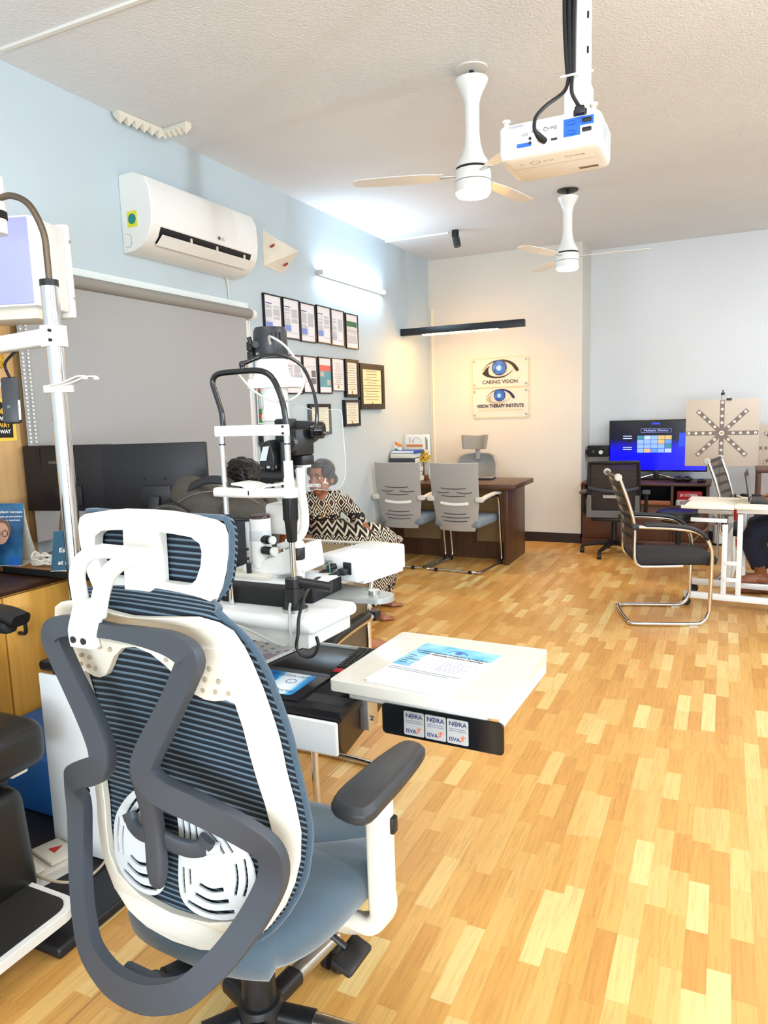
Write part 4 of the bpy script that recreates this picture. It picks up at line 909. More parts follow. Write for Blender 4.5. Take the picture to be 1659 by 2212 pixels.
    P('scope_foot', MB().box((-1.172, 1.89, 1.342), (.045, .05, .03), mc, .004), M_black)
    P('foot_cap', MB().box((-1.172, 1.89, 1.324), (.032, .035, .01), mc, .003), M_unit)
    for dx, dy in ((0, 0), (-.055, .045)):
        ax = V((.93, .30, 0)).normalized(); o = V((-1.196 + dx, 1.885 + dy, 1.432))
        e = P('eyepiece_prism', MB().prism([(-.05, -.015), (-.038, .022), (-.01, .03), (.055, .026), (.06, -.03), (.02, -.055), (-.01, -.05)], o - V((.3, -.93, 0)).normalized() * .028, ax, (0, 0, 1), V((-.3, .93, 0)).normalized() * .055), M_black, bevel=.006)
        P('ocular', MB().lathe([(.02, .05), (.027, .055), (.027, .064), (.025, .066), (.027, .068), (.026, .09), (.02, .094), (.015, .088), (.001, .086)], o + V((0, 0, .0)), ax, 28), M_gloss, e)
    P('scope_knob', MB().cyl((-1.215, 1.86, 1.435), (-1.215, 1.86, 1.468), .008, n=14), M_black)
    # lower body
    P('drum_column', MB().cyl((-1.325, 1.86, 1.005), (-1.325, 1.86, 1.16), .033, n=36), M_white)
    P('column_cap', MB().lathe([(.033, 1.16), (.033, 1.167), (.03, 1.171), (.001, 1.171)], (-1.325, 1.86, 0), n=32), mat('cap_brown', '#3A2220', .3))
    P('column_scale', MB().lathe([(.0332, 1.09), (.0336, 1.091), (.0336, 1.122), (.0332, 1.123)], (-1.325, 1.86, 0), n=36), mat('scale_grey', '#C4C7C8', .4))
    P('side_rail', MB().box2((-1.358, 1.822, 1.02), (-1.343, 1.838, 1.152), .003), M_alu)
    for z in (1.085, 1.055): P('rail_hole', MB().cyl((-1.351, 1.823, z - .02), (-1.351, 1.8195, z - .02), .0045, n=12), M_black)
    kn1 = P('lock_knob', MB().cyl((-1.305, 1.845, 1.095), (-1.282, 1.84, 1.095), .014, n=20).cyl((-1.282, 1.84, 1.095), (-1.27, 1.838, 1.095), .012, n=20), M_black)
    P('knob_face', MB().cyl((-1.27, 1.838, 1.095), (-1.262, 1.836, 1.095), .013, n=20), M_white, kn1)
    kn2 = P('lock_knob', MB().cyl((-1.30, 1.835, 1.062), (-1.26, 1.828, 1.062), .013, n=20), M_black)
    P('knob_face', MB().cyl((-1.26, 1.828, 1.062), (-1.25, 1.826, 1.062), .014, n=20), M_white, kn2)
    P('carriage', MB().prism([(-1.385, .985), (-1.385, 1.01), (-1.30, 1.03), (-1.20, 1.075), (-1.16, 1.085), (-1.15, 1.0), (-1.25, .985)], (0, 1.83, 0), (1, 0, 0), (0, 0, 1), (0, .13, 0)), M_white, bevel=.008, bseg=3)
    P('carriage_foot', MB().lathe([(.03, .97), (.05, .972), (.055, .985), (.05, .995)], (-1.30, 1.88, 0), n=30), M_unit)
    P('arm_block', MB().box2((-1.335, 1.90, 1.10), (-1.23, 1.98, 1.20), .012), M_white)
    P('arm_post', MB().cyl((-1.245, 1.92, 1.17), (-1.245, 1.92, 1.27), .010, n=16).cyl((-1.245, 1.92, 1.14), (-1.245, 1.92, 1.20), .018, n=20), M_steel)
    am = [(-1.165, 1.86, 1.32), (-1.168, 1.86, 1.25), (-1.16, 1.86, 1.19), (-1.165, 1.86, 1.13), (-1.20, 1.86, 1.09), (-1.26, 1.87, 1.07)]
    P('scope_arm', MB().sweep(cat(am, 6), rrect(.022, .03, .008, 3), (0, 1, 0)), M_white, sharp=50)
    # joystick
    j = P('joystick', MB().lathe([(.018, .968), (.019, .985), (.024, 1.035), (.024, 1.04)], (-1.178, 1.84, 0)), M_white)
    P('joystick_grip', MB().lathe([(.0225, 1.04), (.0235, 1.042), (.0235, 1.075), (.022, 1.078)], (-1.178, 1.84, 0), n=30), M_black, j)
    P('joystick_cap', MB().lathe([(.022, 1.078), (.023, 1.082), (.021, 1.094), (.012, 1.10), (.001, 1.101)], (-1.178, 1.84, 0)), M_white, j)
    P('joystick_ring', MB().lathe([(.001, .972), (.034, .972), (.034, .974), (.001, .975)], (-1.178, 1.84, 0)), M_alu, j)
    # clear breath shield
    M_acr = NT('clear_acrylic'); M_acr.b.inputs['Base Color'].default_value = (.95, .98, .98, 1); M_acr.b.inputs['Roughness'].default_value = .05; M_acr.b.inputs['Alpha'].default_value = .05
    sp = [(p.x, p.y) for p in cat([(-1.245, 1.24, 0), (-1.17, 1.238, 0), (-1.10, 1.237, 0), (-1.066, 1.262, 0), (-1.056, 1.32, 0), (-1.06, 1.42, 0), (-1.064, 1.485, 0), (-1.09, 1.494, 0), (-1.17, 1.494, 0), (-1.245, 1.494, 0)], 3, True)]
    sh = P('breath_shield', MB().prism(sp, (-.03, 2.0, 0), (1, 0, 0), (0, 0, 1), (0, .003, 0)), M_acr.m, label='clear acrylic breath shield')
    M_le = mat('lettering_white', '#F4F6F6', .5)
    P('shield_lettering', MB().text('LABOMED', (-1.231, 1.998, 1.246), (1, 0, 0), (0, 0, 1), .015, .0, bold=.0005, width=.052), M_le, sh)
    P('shield_bird', MB().prism([(-1.172, 1.256), (-1.164, 1.264), (-1.157, 1.279), (-1.160, 1.265), (-1.149, 1.256), (-1.162, 1.260)], (0, 1.9985, 0), (1, 0, 0), (0, 0, 1), (0, -.0006, 0)), M_le, sh)
    P('shield_edge', MB().tube([(a - .03, 2.0015, b) for a, b in sp], .0011, 5, closed=True), mat('edge_glow', '#C9D2D0', .3), sh)
    return t
slit_lamp()
def power_box():
    t = thing('power_supply_box', 'white power supply box with cable sockets on the shelf beside the slit lamp', 'power box', (-1.095, 2.125, .931), -.19)
    part('case', MB().box((0, 0, .052), (.155, .27, .085), None, .008, seg=3), M_whitep, t)
    part('base_tray', MB().box((.004, .01, .008), (.145, .22, .016), None, .003), M_unit, t)
    fp = part('socket_panel', MB().box((-.002, -.1345, .05), (.135, .003, .07), None, .001), M_unit, t)
    part('mains_socket', MB().box((.038, -.138, .055), (.032, .008, .04), None, .003), M_black, fp)
    for x in (-.052, -.03): part('jack', MB().cyl((x, -.134, .068), (x, -.146, .068), .0075, n=14).cyl((x, -.146, .068), (x, -.154, .068), .004, n=10), M_steel, fp)
    part('output_jack', MB().cyl((-.012, -.134, .058), (-.03, -.158, .052), .0095, n=14), M_black, fp)
    pa = V((-.015, -.15, .045)); pb = V((-.06, -.185, .028))
    part('plug', MB().tube([pa, (pa + pb) / 2, pb], [.011, .012, .007], 14), M_black, t)
    part('plug', MB().box((.035, -.155, .048), (.028, .03, .022), None, .005).tube([(.03, -.165, .045), (.005, -.185, .036), (-.01, -.195, .028)], [.009, .008, .005], 12), M_black, t)
    part('earth_wire', MB().tube([(-.03, -.148, .068), (-.02, -.16, .072), (-.012, -.165, .05), (-.016, -.16, .02), (-.03, -.15, -.01), (.0, -.14, -.035), (.06, -.12, -.022), (.10, -.11, -.012)], .0017, 6, 8), mat('wire_green', '#3FA37A', .5), t)
    part('mains_lead', MB().tube([(-1.142, 1.935, .959), (-1.13, 1.86, .975), (-1.095, 1.74, .955), (-1.055, 1.64, .925), (-1.045, 1.615, .885), (-1.05, 1.612, .845), (-1.03, 1.612, .822), (-.998, 1.615, .828), (-.985, 1.62, .855), (-.99, 1.62, .88)], .0048, 8, 8), M_black, t, True)
    part('signal_lead', MB().tube([(-1.19, 1.925, .958), (-1.175, 1.84, .975), (-1.12, 1.70, .945), (-1.078, 1.625, .91), (-1.07, 1.615, .868), (-1.085, 1.615, .845), (-1.13, 1.62, .848), (-1.20, 1.625, .868), (-1.28, 1.632, .885), (-1.36, 1.65, .905), (-1.39, 1.68, .925)], .004, 8, 8), mat('lead_grey', '#A9ABA9', .5), t, True)
    part('top_label', MB().box((-.01, .02, .0949), (.075, .05, .0006)), mat('label_grey', '#CDD2D2', .6), t)
    return t
power_box()

M_chseat = mat('chair_seat_black', '#1E1E1F', .75, noise=.15, nscale=300, bump=.5, bscale=500)
def slat_mesh(name, c, a):
    m = mat(name, c, .7, alpha=a); return m
M_chback = slat_mesh('chair_net', '#5A4E42', .5)
M_chtan = slat_mesh('chair_net_tan', '#A58F6E', .8)
def chrome_chair(loc, rot, label, plain=False):
    # front is +x
    t = thing('chrome_chair', label, 'chair', loc, rot, 'black cantilever chairs with chrome tubes'); hw = .245; zt = .945 if plain else 1.0; xt = -.295 if plain else -.315
    for s in (1, -1):
        pts = [(-.25, 0, .016), (-.24, s * (hw - .06), .016), (-.20, s * hw, .016), (.15, s * hw, .016), (.225, s * hw, .03), (.26, s * hw, .085), (.268, s * hw, .16), (.272, s * hw, .46), (.262, s * hw, .54), (.225, s * hw, .605), (.15, s * hw, .645), (.0, s * hw, .665), (-.21, s * hw, .675)]
        part('side_tube', MB().tube(pts, .0135, 12, 6), M_chrome, t)
        bk = [(.10, s * (hw - .03), .405), (-.12, s * (hw - .03), .40), (-.175, s * (hw - .03), .405), (-.205, s * (hw - .028), .44), (-.212, s * (hw - .028), .52), (-.215, s * (hw - .026), .68), (-.25, s * (hw - .024), .82), (xt, s * (hw - .024), zt)]
        part('back_tube', MB().tube(bk, .0115, 12, 6), M_chrome, t)
        part('arm_joint', MB().box((-.215, s * hw, .674), (.05, .04, .04), None, .01), M_black, t)
        part('arm_pad', MB().sweep(cat([(-.16, s * hw, .690), (-.0, s * hw, .683), (.12, s * hw, .668), (.20, s * hw, .635), (.245, s * hw, .585)], 6), rrect(.044, .026, .010, 3), (0, 0, 1), scale=[.7] + [1] * 22 + [.8, .6]), M_black, t, sharp=50)
        if not plain: part('end_roll', MB().lathe([(.02, -.02), (.024, -.016), (.024, .012), (.018, .018)], (-.325, s * (hw - .02), 1.005), (0, s, 0)), mat('roll_grey', '#B9B7AD', .4) if 'roll_grey' not in bpy.data.materials else bpy.data.materials['roll_grey'], t)
        part('glide', MB().prism([(.0, -.02), (.06, -.02), (.04, .02), (.01, .02)], (.14, s * hw, .0), (1, 0, 0), (0, 1, 0), (0, 0, .004)), M_cream, t)
    part('seat', MB().box((.06, 0, .44), (.52, .44, .062), None, .022, seg=4), M_chseat, t)
    part('top_rail', MB().tube([(xt - .01, -hw + .03, zt + .005), (xt - .015, 0, zt), (xt - .01, hw - .03, zt + .005)], .006 if plain else .013, 12, 6), M_cream if plain else M_black, t)
    def bs(u, v):
        z = .50 + (zt - .51) * v; yy = (hw - .035) * (2 * u - 1); P = [(.5, -.212), (.68, -.215), (.82, -.25), (zt, xt)]; x = -.212
        for (a, b), (c, d) in zip(P, P[1:]):
            if a <= z <= c: x = b + (d - b) * (z - a) / (c - a)
        return V((x - .02 * math.sin(PI * u), yy, z))
    part('back_net', MB().sheet(bs, 12, 14, .003), M_chtan if plain else M_chback, t)
    for k in range(0 if plain else 6):
        v = .2 + .14 * k; part('back_slat', MB().sweep([bs(u / 8, v) + V((-.004, 0, 0)) for u in range(9)], rrect(.026, .006, .002, 2), (-1, 0, 0)), M_black, t)
    return t
chrome_chair((-1.50, 2.29, 0), R(-91), 'chrome armed chair with tan net back pushed under the refraction unit and slit lamp', True)
chrome_chair((-.385, 5.235, 0), R(17), 'chrome armed chair with black seat standing alone on the open floor')
chrome_chair((.24, 6.49, 0), R(-12), 'chrome armed chair behind the white laptop table, under the wheel chart board')
# ================================================================ counter on the left, monitors, calendars, backpack
M_lam = wood('laminate_maple', '#CF9338', '#DBA650', 2, .4, 5, .02)
M_ctop = wood('counter_walnut', '#8F5C2E', '#A9733C', 0, .35, 6)
M_dkw = wood('dark_wood', '#2E1A10', '#402517', 1, .4, 6)
def low_cabinet():
    t = thing('low_cabinet', 'maple laminate cupboard with dark top along the left wall', 'cabinet', (-2.9, 2.2, 0))
    part('carcass', MB().box2((-3.08, 1.30, .06), (-2.72, 2.86, .77)), M_lam, t, True)
    part('top', MB().box2((-3.085, 1.28, .77), (-2.69, 2.87, .795), .003), M_dkw, t, True)
    part('plinth', MB().box2((-3.08, 1.30, 0), (-2.76, 2.86, .06)), M_black, t, True)
    for y0, y1, yh in ((1.31, 1.935, 1.98), (1.942, 2.85, 1.99)):
        d = part('door', MB().box2((-2.72, y0, .08), (-2.70, y1, .76), .002), M_lam, t, True)
        if y1 > 2: part('handle', MB().tube([(-2.70, yh, .70), (-2.665, yh, .695), (-2.655, yh + .005, .66), (-2.66, yh + .01, .60), (-2.70, yh + .01, .595)], .008, 8, 6), M_black, d, True)
    return t
low_cabinet()
def counter():
    t = thing('counter', 'walnut topped counter carrying two monitors and a backpack', 'counter', (-2.4, 2.55, 0))
    part('top', MB().box2((-3.09, 2.18, .80), (-1.80, 2.90, .83), .004), M_ctop, t, True)
    part('edge_band', MB().box2((-3.0, 2.172, .80), (-1.80, 2.18, .829), .002), M_blackm, t, True)
    part('end_panel', MB().box2((-1.84, 2.25, 0), (-1.81, 2.88, .80)), M_dkw, t, True)
    part('modesty_panel', MB().box2((-2.68, 2.82, .1), (-1.84, 2.845, .80)), M_dkw, t, True)
counter()
solo('blue_case', MB().box2((-2.66, 1.68, .0352), (-2.10, 2.10, .26), .02), [mat('case_blue', '#1F63AC', .5)], 'blue storage case on the black platform behind the examination chair seat', 'case')
M_mon = mat('monitor_black', '#15141A', .4, bump=.05, bscale=500)
def monitor(x, y, rot, w_, label, mark, slot):
    t = thing('monitor', label, 'monitor', (x, y, .83), rot, 'computer monitors on the walnut counter')
    part('shell', MB().box((0, 0, .385), (w_, .03, .315), None, .006), M_mon, t)
    part('rear_chin', MB().box((0, -.017, .30), (w_ * .30, .012, .10), None, .004), M_mon, t)
    part('screen', MB().box((0, .0155, .39), (w_ - .02, .002, .29)), M_gloss, t)
    part('stand_neck', MB().sweep([(0, -.03, .30), (-.01, -.05, .2), (-.02, -.08, .012)], rrect(.05, .02, .006, 2), (0, -1, 0)), M_steel if mark else M_black, t)
    part('stand_foot', MB().prism(rrect(.24, .16, .05, 5, 0, -.02), (0, 0, .0), (1, 0, 0), (0, 1, 0), (0, 0, .012)), M_black, t)
    if mark: part('maker_lettering', MB().text('SAMSUNG', (-.10, -.0155, .455), (1, 0, 0), (0, 0, 1), .018, .0003, bold=.0004, width=.08), mat('letter_dim', '#6A6A6C', .5), t)
    if slot: part('rear_slot', MB().box((-w_ * .32, -.0155, .49), (.022, .003, .08)), M_blackm, t)
    for dx in (-.05, .05): part('mount_screw', MB().cyl((dx, -.015, .38), (dx, -.018, .38), .006, n=10), M_blackm, t)
    return t
monitor(-2.82, 2.44, R(12), .48, 'black monitor seen from behind, left one, with pale maker lettering', True, True)
monitor(-2.36, 2.52, R(22), .49, 'black monitor seen from behind, right one, next to the backpack', False, False)
def tent(name, label, loc, rot, w_, h_, dep, m, lines, extra=None):
    t = thing(name, label, 'desk calendar', loc, rot, 'tent cards on the counter')
    fl = V((0, -dep, 0)); up_ = V((0, dep * .75, h_)).normalized(); L = math.hypot(dep * .75, h_)
    part('front_panel', MB().prism([(-w_ / 2, 0), (w_ / 2, 0), (w_ / 2, L), (-w_ / 2, L)], fl, (1, 0, 0), up_, (0, .003, 0)), m, t)
    bk = MB().sheet(lambda u, v: V((-w_ / 2 + w_ * u, -dep * .25 + dep * 1.0 * (1 - v) ** 1.7, h_ * v)), 2, 10, .003); part('back_panel', bk, M_cream, t)
    part('base_panel', MB().box((0, 0, .002), (w_, 2 * dep, .003)), M_cream, t)
    nz = V((1, 0, 0)).cross(up_)
    for (s, a, b, sz, wd) in lines: part('lettering', MB().text(s, fl + V((1, 0, 0)) * a + up_ * b + nz * .0015, (1, 0, 0), up_, sz, 0, bold=sz * .02, width=wd), M_white, t)
    if extra: extra(t, fl, up_, nz)
    return t
g = NT('poster_blue'); co = g.coord(); nz_ = g.n('ShaderNodeTexNoise'); nz_.inputs['Scale'].default_value = 9; g.l(co, nz_.inputs[0]); g.l(g.ramp(nz_.outputs[0], [(.35, '#173E63'), (.7, '#2E6FA0')]), g.b.inputs['Base Color']); g.b.inputs['Roughness'].default_value = .35
M_pb = g.m
M_skinp = mat('print_skin', '#C99A84', .6)
def face_print(t, fl, up_, nz):
    def pt(a, b, k): return fl + V((1, 0, 0)) * a + up_ * b + nz * k
    def ov(cx, cy, rx_, ry_, k, m, nm): part(nm, MB().prism(circ(rx_, 24, cx, cy, ry_), fl + nz * k, (1, 0, 0), up_, nz * .0003), m, t)
    ov(-.02, .165, .046, .054, .0012, mat('print_hair', '#6B5A4C', .6), 'portrait_hair'); ov(-.022, .15, .037, .05, .0018, M_skinp, 'portrait_face')
    part('portrait_glasses', MB().tube([pt(-.042 + .014 * math.cos(a), .15 + .014 * math.sin(a), .0026) for a in [k * PI / 8 for k in range(16)]], .0016, 5, closed=True).tube([pt(-.004 + .014 * math.cos(a), .15 + .014 * math.sin(a), .0026) for a in [k * PI / 8 for k in range(16)]], .0016, 5, closed=True), M_black, t)
    part('corner_logo', MB().prism(rrect(.05, .04, .004, 2, .045, .022), fl + nz * .0012, (1, 0, 0), up_, nz * .0003), mat('logo_blue', '#1E5FB4', .5), t)
tent('tent_card', 'tall blue tent card with printed portrait at the left end of counter', (-3.012, 2.25, .83), R(18), .165, .285, .075, M_pb, [('Stellest lenses', -.06, .245, .016, .14), ('myopia progression', -.06, .225, .013, .14), ('on average', -.01, .208, .013, .08)], face_print)
tent('tent_card', 'small blue-green tent card with price lettering behind the chrome pole', (-2.60, 2.285, .83), R(26), .23, .17, .085, mat('tent_teal', '#215068', .4), [('Gift of', -.03, .125, .026, .11), ('Essilor', -.085, .085, .028, .085), ('at Rs.16,500', -.085, .03, .028, .15)])
cb = MB()
rn = random.Random(3); pts = []
for k in range(46):
    a = k * .78; r_ = .065 + .022 * rn.random(); pts.append((-2.80 + r_ * math.cos(a), 2.255 + .55 * r_ * math.sin(a), .838 + .05 * rn.random()))
pts += [(-2.70, 2.24, .84), (-2.62, 2.235, .84)]
cb.tube(pts, .0052, 7, 5)
solo('cable_coil', cb, mat('cable_white', '#E4DFD2', .45), 'loose coil of white cable on the counter between the tent cards', 'cable')
def backpack():
    t = thing('backpack', 'dark grey-brown backpack lying on the counter beside the slit lamp', 'backpack', (-1.875, 2.36, .838), R(20))
    M_b = mat('bag_brown', '#45403A', .75, noise=.15, nscale=120, bump=.25, bscale=500); M_d = mat('bag_dark', '#25262B', .7, noise=.2, nscale=90, bump=.2, bscale=500)
    def lump(c, s, e, tilt=0, n=28, m=16):
        mb = MB(); rg = []; rot = M.Rotation(tilt, 4, 'Y')
        def sp(w, p): return math.copysign(abs(w) ** p, w)
        for i in range(m + 1):
            a = -PI / 2 + PI * i / m; q = max(abs(math.cos(a)) ** e, .02)
            rg.append([V(c) + rot @ V((s[0] * q * sp(math.cos(2 * PI * k / n), e), s[1] * q * sp(math.sin(2 * PI * k / n), e), s[2] * sp(math.sin(a), e))) for k in range(n)])
        return mb.rings(rg)
    part('main_body', lump((.03, .02, .17), (.20, .13, .165), .55, R(10)), M_b, t, sharp=70)
    part('lid', lump((-.02, .02, .272), (.195, .12, .072), .6, R(30)), M_b, t, sharp=70)
    part('front_pocket', lump((.12, -.06, .15), (.115, .09, .135), .5, R(5)), M_d, t, sharp=70)
    part('pocket_flap', lump((.13, -.06, .26), (.105, .085, .045), .6, R(8)), M_b, t, sharp=70)
    part('side_pouch', lump((-.20, -.05, .20), (.12, .10, .10), .7, R(-18)), M_d, t, sharp=70)
    part('pouch_piping', MB().tube([(-.31, -.09, .18), (-.28, -.10, .25), (-.21, -.11, .293), (-.13, -.115, .285), (-.07, -.12, .235), (-.045, -.12, .17)], .008, 8, 6), M_b, t)
    part('carry_handle', MB().sweep(cat([(-.13, -.06, .30), (-.10, -.075, .36), (-.02, -.08, .395), (.06, -.08, .385), (.10, -.075, .34)], 6), rrect(.042, .018, .007, 2), (0, -.6, 1)), M_d, t, sharp=60)
    part('shoulder_strap', MB().sweep(cat([(.08, .08, .33), (.13, .08, .345), (.19, .05, .32), (.225, .0, .27), (.24, -.02, .22)], 6), rrect(.055, .016, .006, 2), (.4, 0, 1)), M_b, t, sharp=60)
    part('zip', MB().tube([(-.14, -.10, .31), (-.06, -.105, .345), (.05, -.10, .35), (.15, -.09, .32), (.21, -.07, .27)], .0028, 6, 8), mat('zip_grey', '#6E6A64', .4, .5), t)
    part('pocket_zip', MB().tube([(.04, -.14, .235), (.11, -.15, .245), (.19, -.13, .24), (.235, -.09, .235)], .005, 6, 6), M_black, t)
    part('logo_patch', MB().prism([(-.018, -.03), (.018, -.03), (.018, .015), (0, .035), (-.018, .015)], (.215, -.128, .14), (.8, .55, 0), (0, 0, 1), (.002, -.003, 0)), M_black, t)
    part('logo_ring', MB().prism(circ(.009, 18), (.217, -.131, .135), (.8, .55, 0), (0, 0, 1), (.001, -.002, 0), [circ(.006, 18)]), M_white, t)
    return t
backpack()
def board():
    t = thing('wooden_notice_board', 'pale wood board with black quote poster at the far left edge', 'board', (XL, 2.0, .8))
    part('panel', MB().box2((XL + .001, 1.55, .85), (XL + .025, 2.395, 2.1), .003), wood('pale_ply', '#C79A63', '#D9B27E', 2, .45, 4), t, True)
    po = part('poster', MB().box2((XL + .026, 2.10, 1.40), (XL + .028, 2.372, 1.60)), mat('poster_yellow', '#E9C24A', .6), t, True)
    part('poster_field', MB().prism([(2.11, 1.42), (2.352, 1.415), (2.358, 1.53), (2.345, 1.558), (2.33, 1.585), (2.31, 1.578), (2.29, 1.592), (2.11, 1.59)], (XL + .0285, 0, 0), (0, 1, 0), (0, 0, 1), (.0006, 0, 0)), mat('poster_black', '#14120F', .6), po, True)
    for s, z, sz, c in (('LEADER', 1.527, .036, '#E8B33A'), ('THE WAY', 1.497, .026, '#F0ECE4'), ('THE WAY', 1.465, .028, '#E8B33A'), ('THE WAY', 1.437, .024, '#F0ECE4')):
        nm = 'ink_' + c[1:]; m = bpy.data.materials.get(nm) or mat(nm, c, .6)
        part('poster_lettering', MB().text(s, (XL + .0295, 2.34, z), (0, 1, 0), (0, 0, 1), sz, 0, 'RIGHT', sz * .03), m, po, True)
    part('gold_ornament', MB().box2((XL + .026, 2.2, 1.74), (XL + .034, 2.34, 1.82), .003), mat('gold_orn', '#C79A2E', .4, .4, noise=.5, nscale=60), t, True)
    part('white_strip', MB().box2((XL + .026, 2.1, 1.655), (XL + .03, 2.37, 1.675)), M_white, t, True)
board()
struct('trim_5', MB().box2((XL, 2.396, .8), (XL + .03, 2.425, 2.15)), mat('jamb_brown', '#9C7A4E', .5))
solo('file_box', MB().box2((-3.07, 1.55, .80), (-2.98, 2.10, 1.02), .01), M_blackm, 'black file box on the cupboard left of the monitors', 'file box')
# ================================================================ sofa, bench and the people
def sofa():
    t = thing('tufted_sofa', 'tan leather sofa with channelled back against the left wall', 'sofa', (-2.68, 3.55, 0))
    M_t = mat('tan_leather', '#A9623A', .45, noise=.08, nscale=20, bump=.15, bscale=150)
    part('base', MB().box2((-3.05, 2.98, .05), (-2.32, 4.22, .30), .02), M_t, t, True)
    part('seat_cushion', MB().box2((-2.95, 3.06, .29), (-2.30, 4.14, .44), .05), M_t, t, True)
    bk = MB()
    def ch(u, v):
        y = 3.0 + 1.2 * u; z = .36 + .63 * v; x = -2.80 - .10 * v + .035 * abs(math.sin(u * PI * 8)) ** .6 * (1 if v < .98 else .3) - .02 * (2 * u - 1) ** 2
        return V((x, y, z))
    bk.sheet(ch, 96, 14, .10); part('channelled_back', bk, M_t, t, True, sharp=70)
    for y in (3.02, 4.18): part('arm', MB().box((-2.68, y, .40), (.66, .10, .36), None, .04, seg=4), M_t, t, True)
    for x in (-3.0, -2.38):
        for y in (3.02, 4.18): part('foot', MB().cyl((x, y, 0), (x, y, .06), .02), M_black, t, True)
sofa()
def bench():
    t = thing('marble_bench', 'white marble-topped bench with thin yellow legs along the left wall', 'bench', (-2.82, 4.95, 0))
    g = NT('marble'); co = g.coord(); nz = g.n('ShaderNodeTexNoise'); nz.inputs['Scale'].default_value = 5; nz.inputs['Detail'].default_value = 8; nz.inputs['Distortion'].default_value = 1.6; g.l(co, nz.inputs[0])
    g.l(g.ramp(nz.outputs[0], [(.40, '#EDEAE3'), (.5, '#C3B9A6'), (.56, '#EDEAE3')]), g.b.inputs['Base Color']); g.b.inputs['Roughness'].default_value = .25
    part('top', MB().box2((-3.06, 4.28, .475), (-2.56, 5.46, .505), .004), g.m, t, True)
    M_y = mat('brass_yellow', '#D9A12A', .35, .5)
    part('frame', MB().tube([(-3.03, 4.32, .462), (-2.60, 4.32, .462), (-2.60, 5.42, .462), (-3.03, 5.42, .462)], .012, 8, closed=True), M_y, t, True)
    for x in (-3.03, -2.60):
        for y in (4.32, 5.42): part('leg', MB().cyl((x, y, 0), (x, y, .465), .011, n=10), M_y, t, True)
bench()
def skinmat(name, c):
    t = NT(name); t.b.inputs['Base Color'].default_value = lin(c); t.b.inputs['Roughness'].default_value = .5; t.b.inputs['Subsurface Weight'].default_value = .08; t.b.inputs['Subsurface Radius'].default_value = (.01, .004, .002); return t.m
def remesh(o, vox, it=4):
    r = o.modifiers.new('remesh', 'REMESH'); r.mode = 'VOXEL'; r.voxel_size = vox; r.use_smooth_shade = True
    s = o.modifiers.new('smooth', 'SMOOTH'); s.factor = .5; s.iterations = it
def basis(fwd, up_=(0, 0, 1)):
    f = V(fwd).normalized(); u = V(up_); s = f.cross(u).normalized(); u = s.cross(f); return f, s, u      # forward, own right, up
def head_shape(mb, c, fwd, up_, k=1.0):
    f, s, u = basis(fwd, up_); rt = M((( s.x, f.x, u.x, 0), (s.y, f.y, u.y, 0), (s.z, f.z, u.z, 0), (0, 0, 0, 1)))
    def p(a, b, d): return V(c) + (s * a + f * b + u * d) * k
    mb.ball(p(0, -.012, .03), (.074 * k, .092 * k, .082 * k), 24, 16, rt)          # cranium
    mb.ball(p(0, .018, -.035), (.06 * k, .068 * k, .078 * k), 20, 14, rt)          # face
    mb.ball(p(0, .052, -.088), (.026 * k, .024 * k, .022 * k), 14, 10, rt)         # chin
    for q in (-1, 1):
        mb.ball(p(q * .042, .034, -.058), (.026 * k, .035 * k, .03 * k), 14, 10, rt)   # jaw
        mb.ball(p(q * .036, .058, -.022), (.024 * k, .02 * k, .02 * k), 14, 10, rt)    # cheek
        mb.ball(p(q * .028, .07, .024), (.026 * k, .013 * k, .011 * k), 14, 8, rt)     # brow ridge
        mb.ball(p(q * .076, -.012, -.012), (.011 * k, .022 * k, .032 * k), 12, 8, rt)  # ear
    mb.tube([p(0, .076, .016), p(0, .09, -.012), p(0, .1, -.032)], [.008 * k, .010 * k, .014 * k], 10)   # nose
    for q in (-1, 1): mb.ball(p(q * .011, .089, -.036), .0085 * k, 8, 6)
    mb.ball(p(0, .08, -.062), (.022 * k, .010 * k, .007 * k), 12, 6, rt); mb.ball(p(0, .078, -.071), (.019 * k, .010 * k, .007 * k), 12, 6, rt)
    return p, rt
def face_bits(t, p, rt, k, tone, lipc, brows=True):
    M_eye = bpy.data.materials.get('eye_white') or mat('eye_white', '#E8E4DE', .2); M_iris = bpy.data.materials.get('iris_dark') or mat('iris_dark', '#1B100B', .15)
    for q in (-1, 1):
        e = part('eye', MB().ball(p(q * .029, .0665, .006), (.0145 * k, .010 * k, .0085 * k), 14, 10, rt), M_eye, t, True)
        part('iris', MB().ball(p(q * .029 - .002, .0745, .006), (.0062 * k, .0035 * k, .0065 * k), 12, 8, rt), M_iris, e, True)
        part('eyelid', MB().ball(p(q * .029, .066, .0125), (.0165 * k, .0115 * k, .0055 * k), 14, 8, rt), tone, t, True)
        part('eyebrow', MB().tube([p(q * .012, .083, .026), p(q * .028, .083, .032), p(q * .047, .072, .026)], [.003 * k, .0032 * k, .0018 * k], 8, 4), M_iris, t, True)
    part('lips', MB().ball(p(0, .0855, -.063), (.021 * k, .007 * k, .0055 * k), 14, 6, rt).ball(p(0, .0845, -.071), (.018 * k, .007 * k, .006 * k), 14, 6, rt), lipc, t, True)
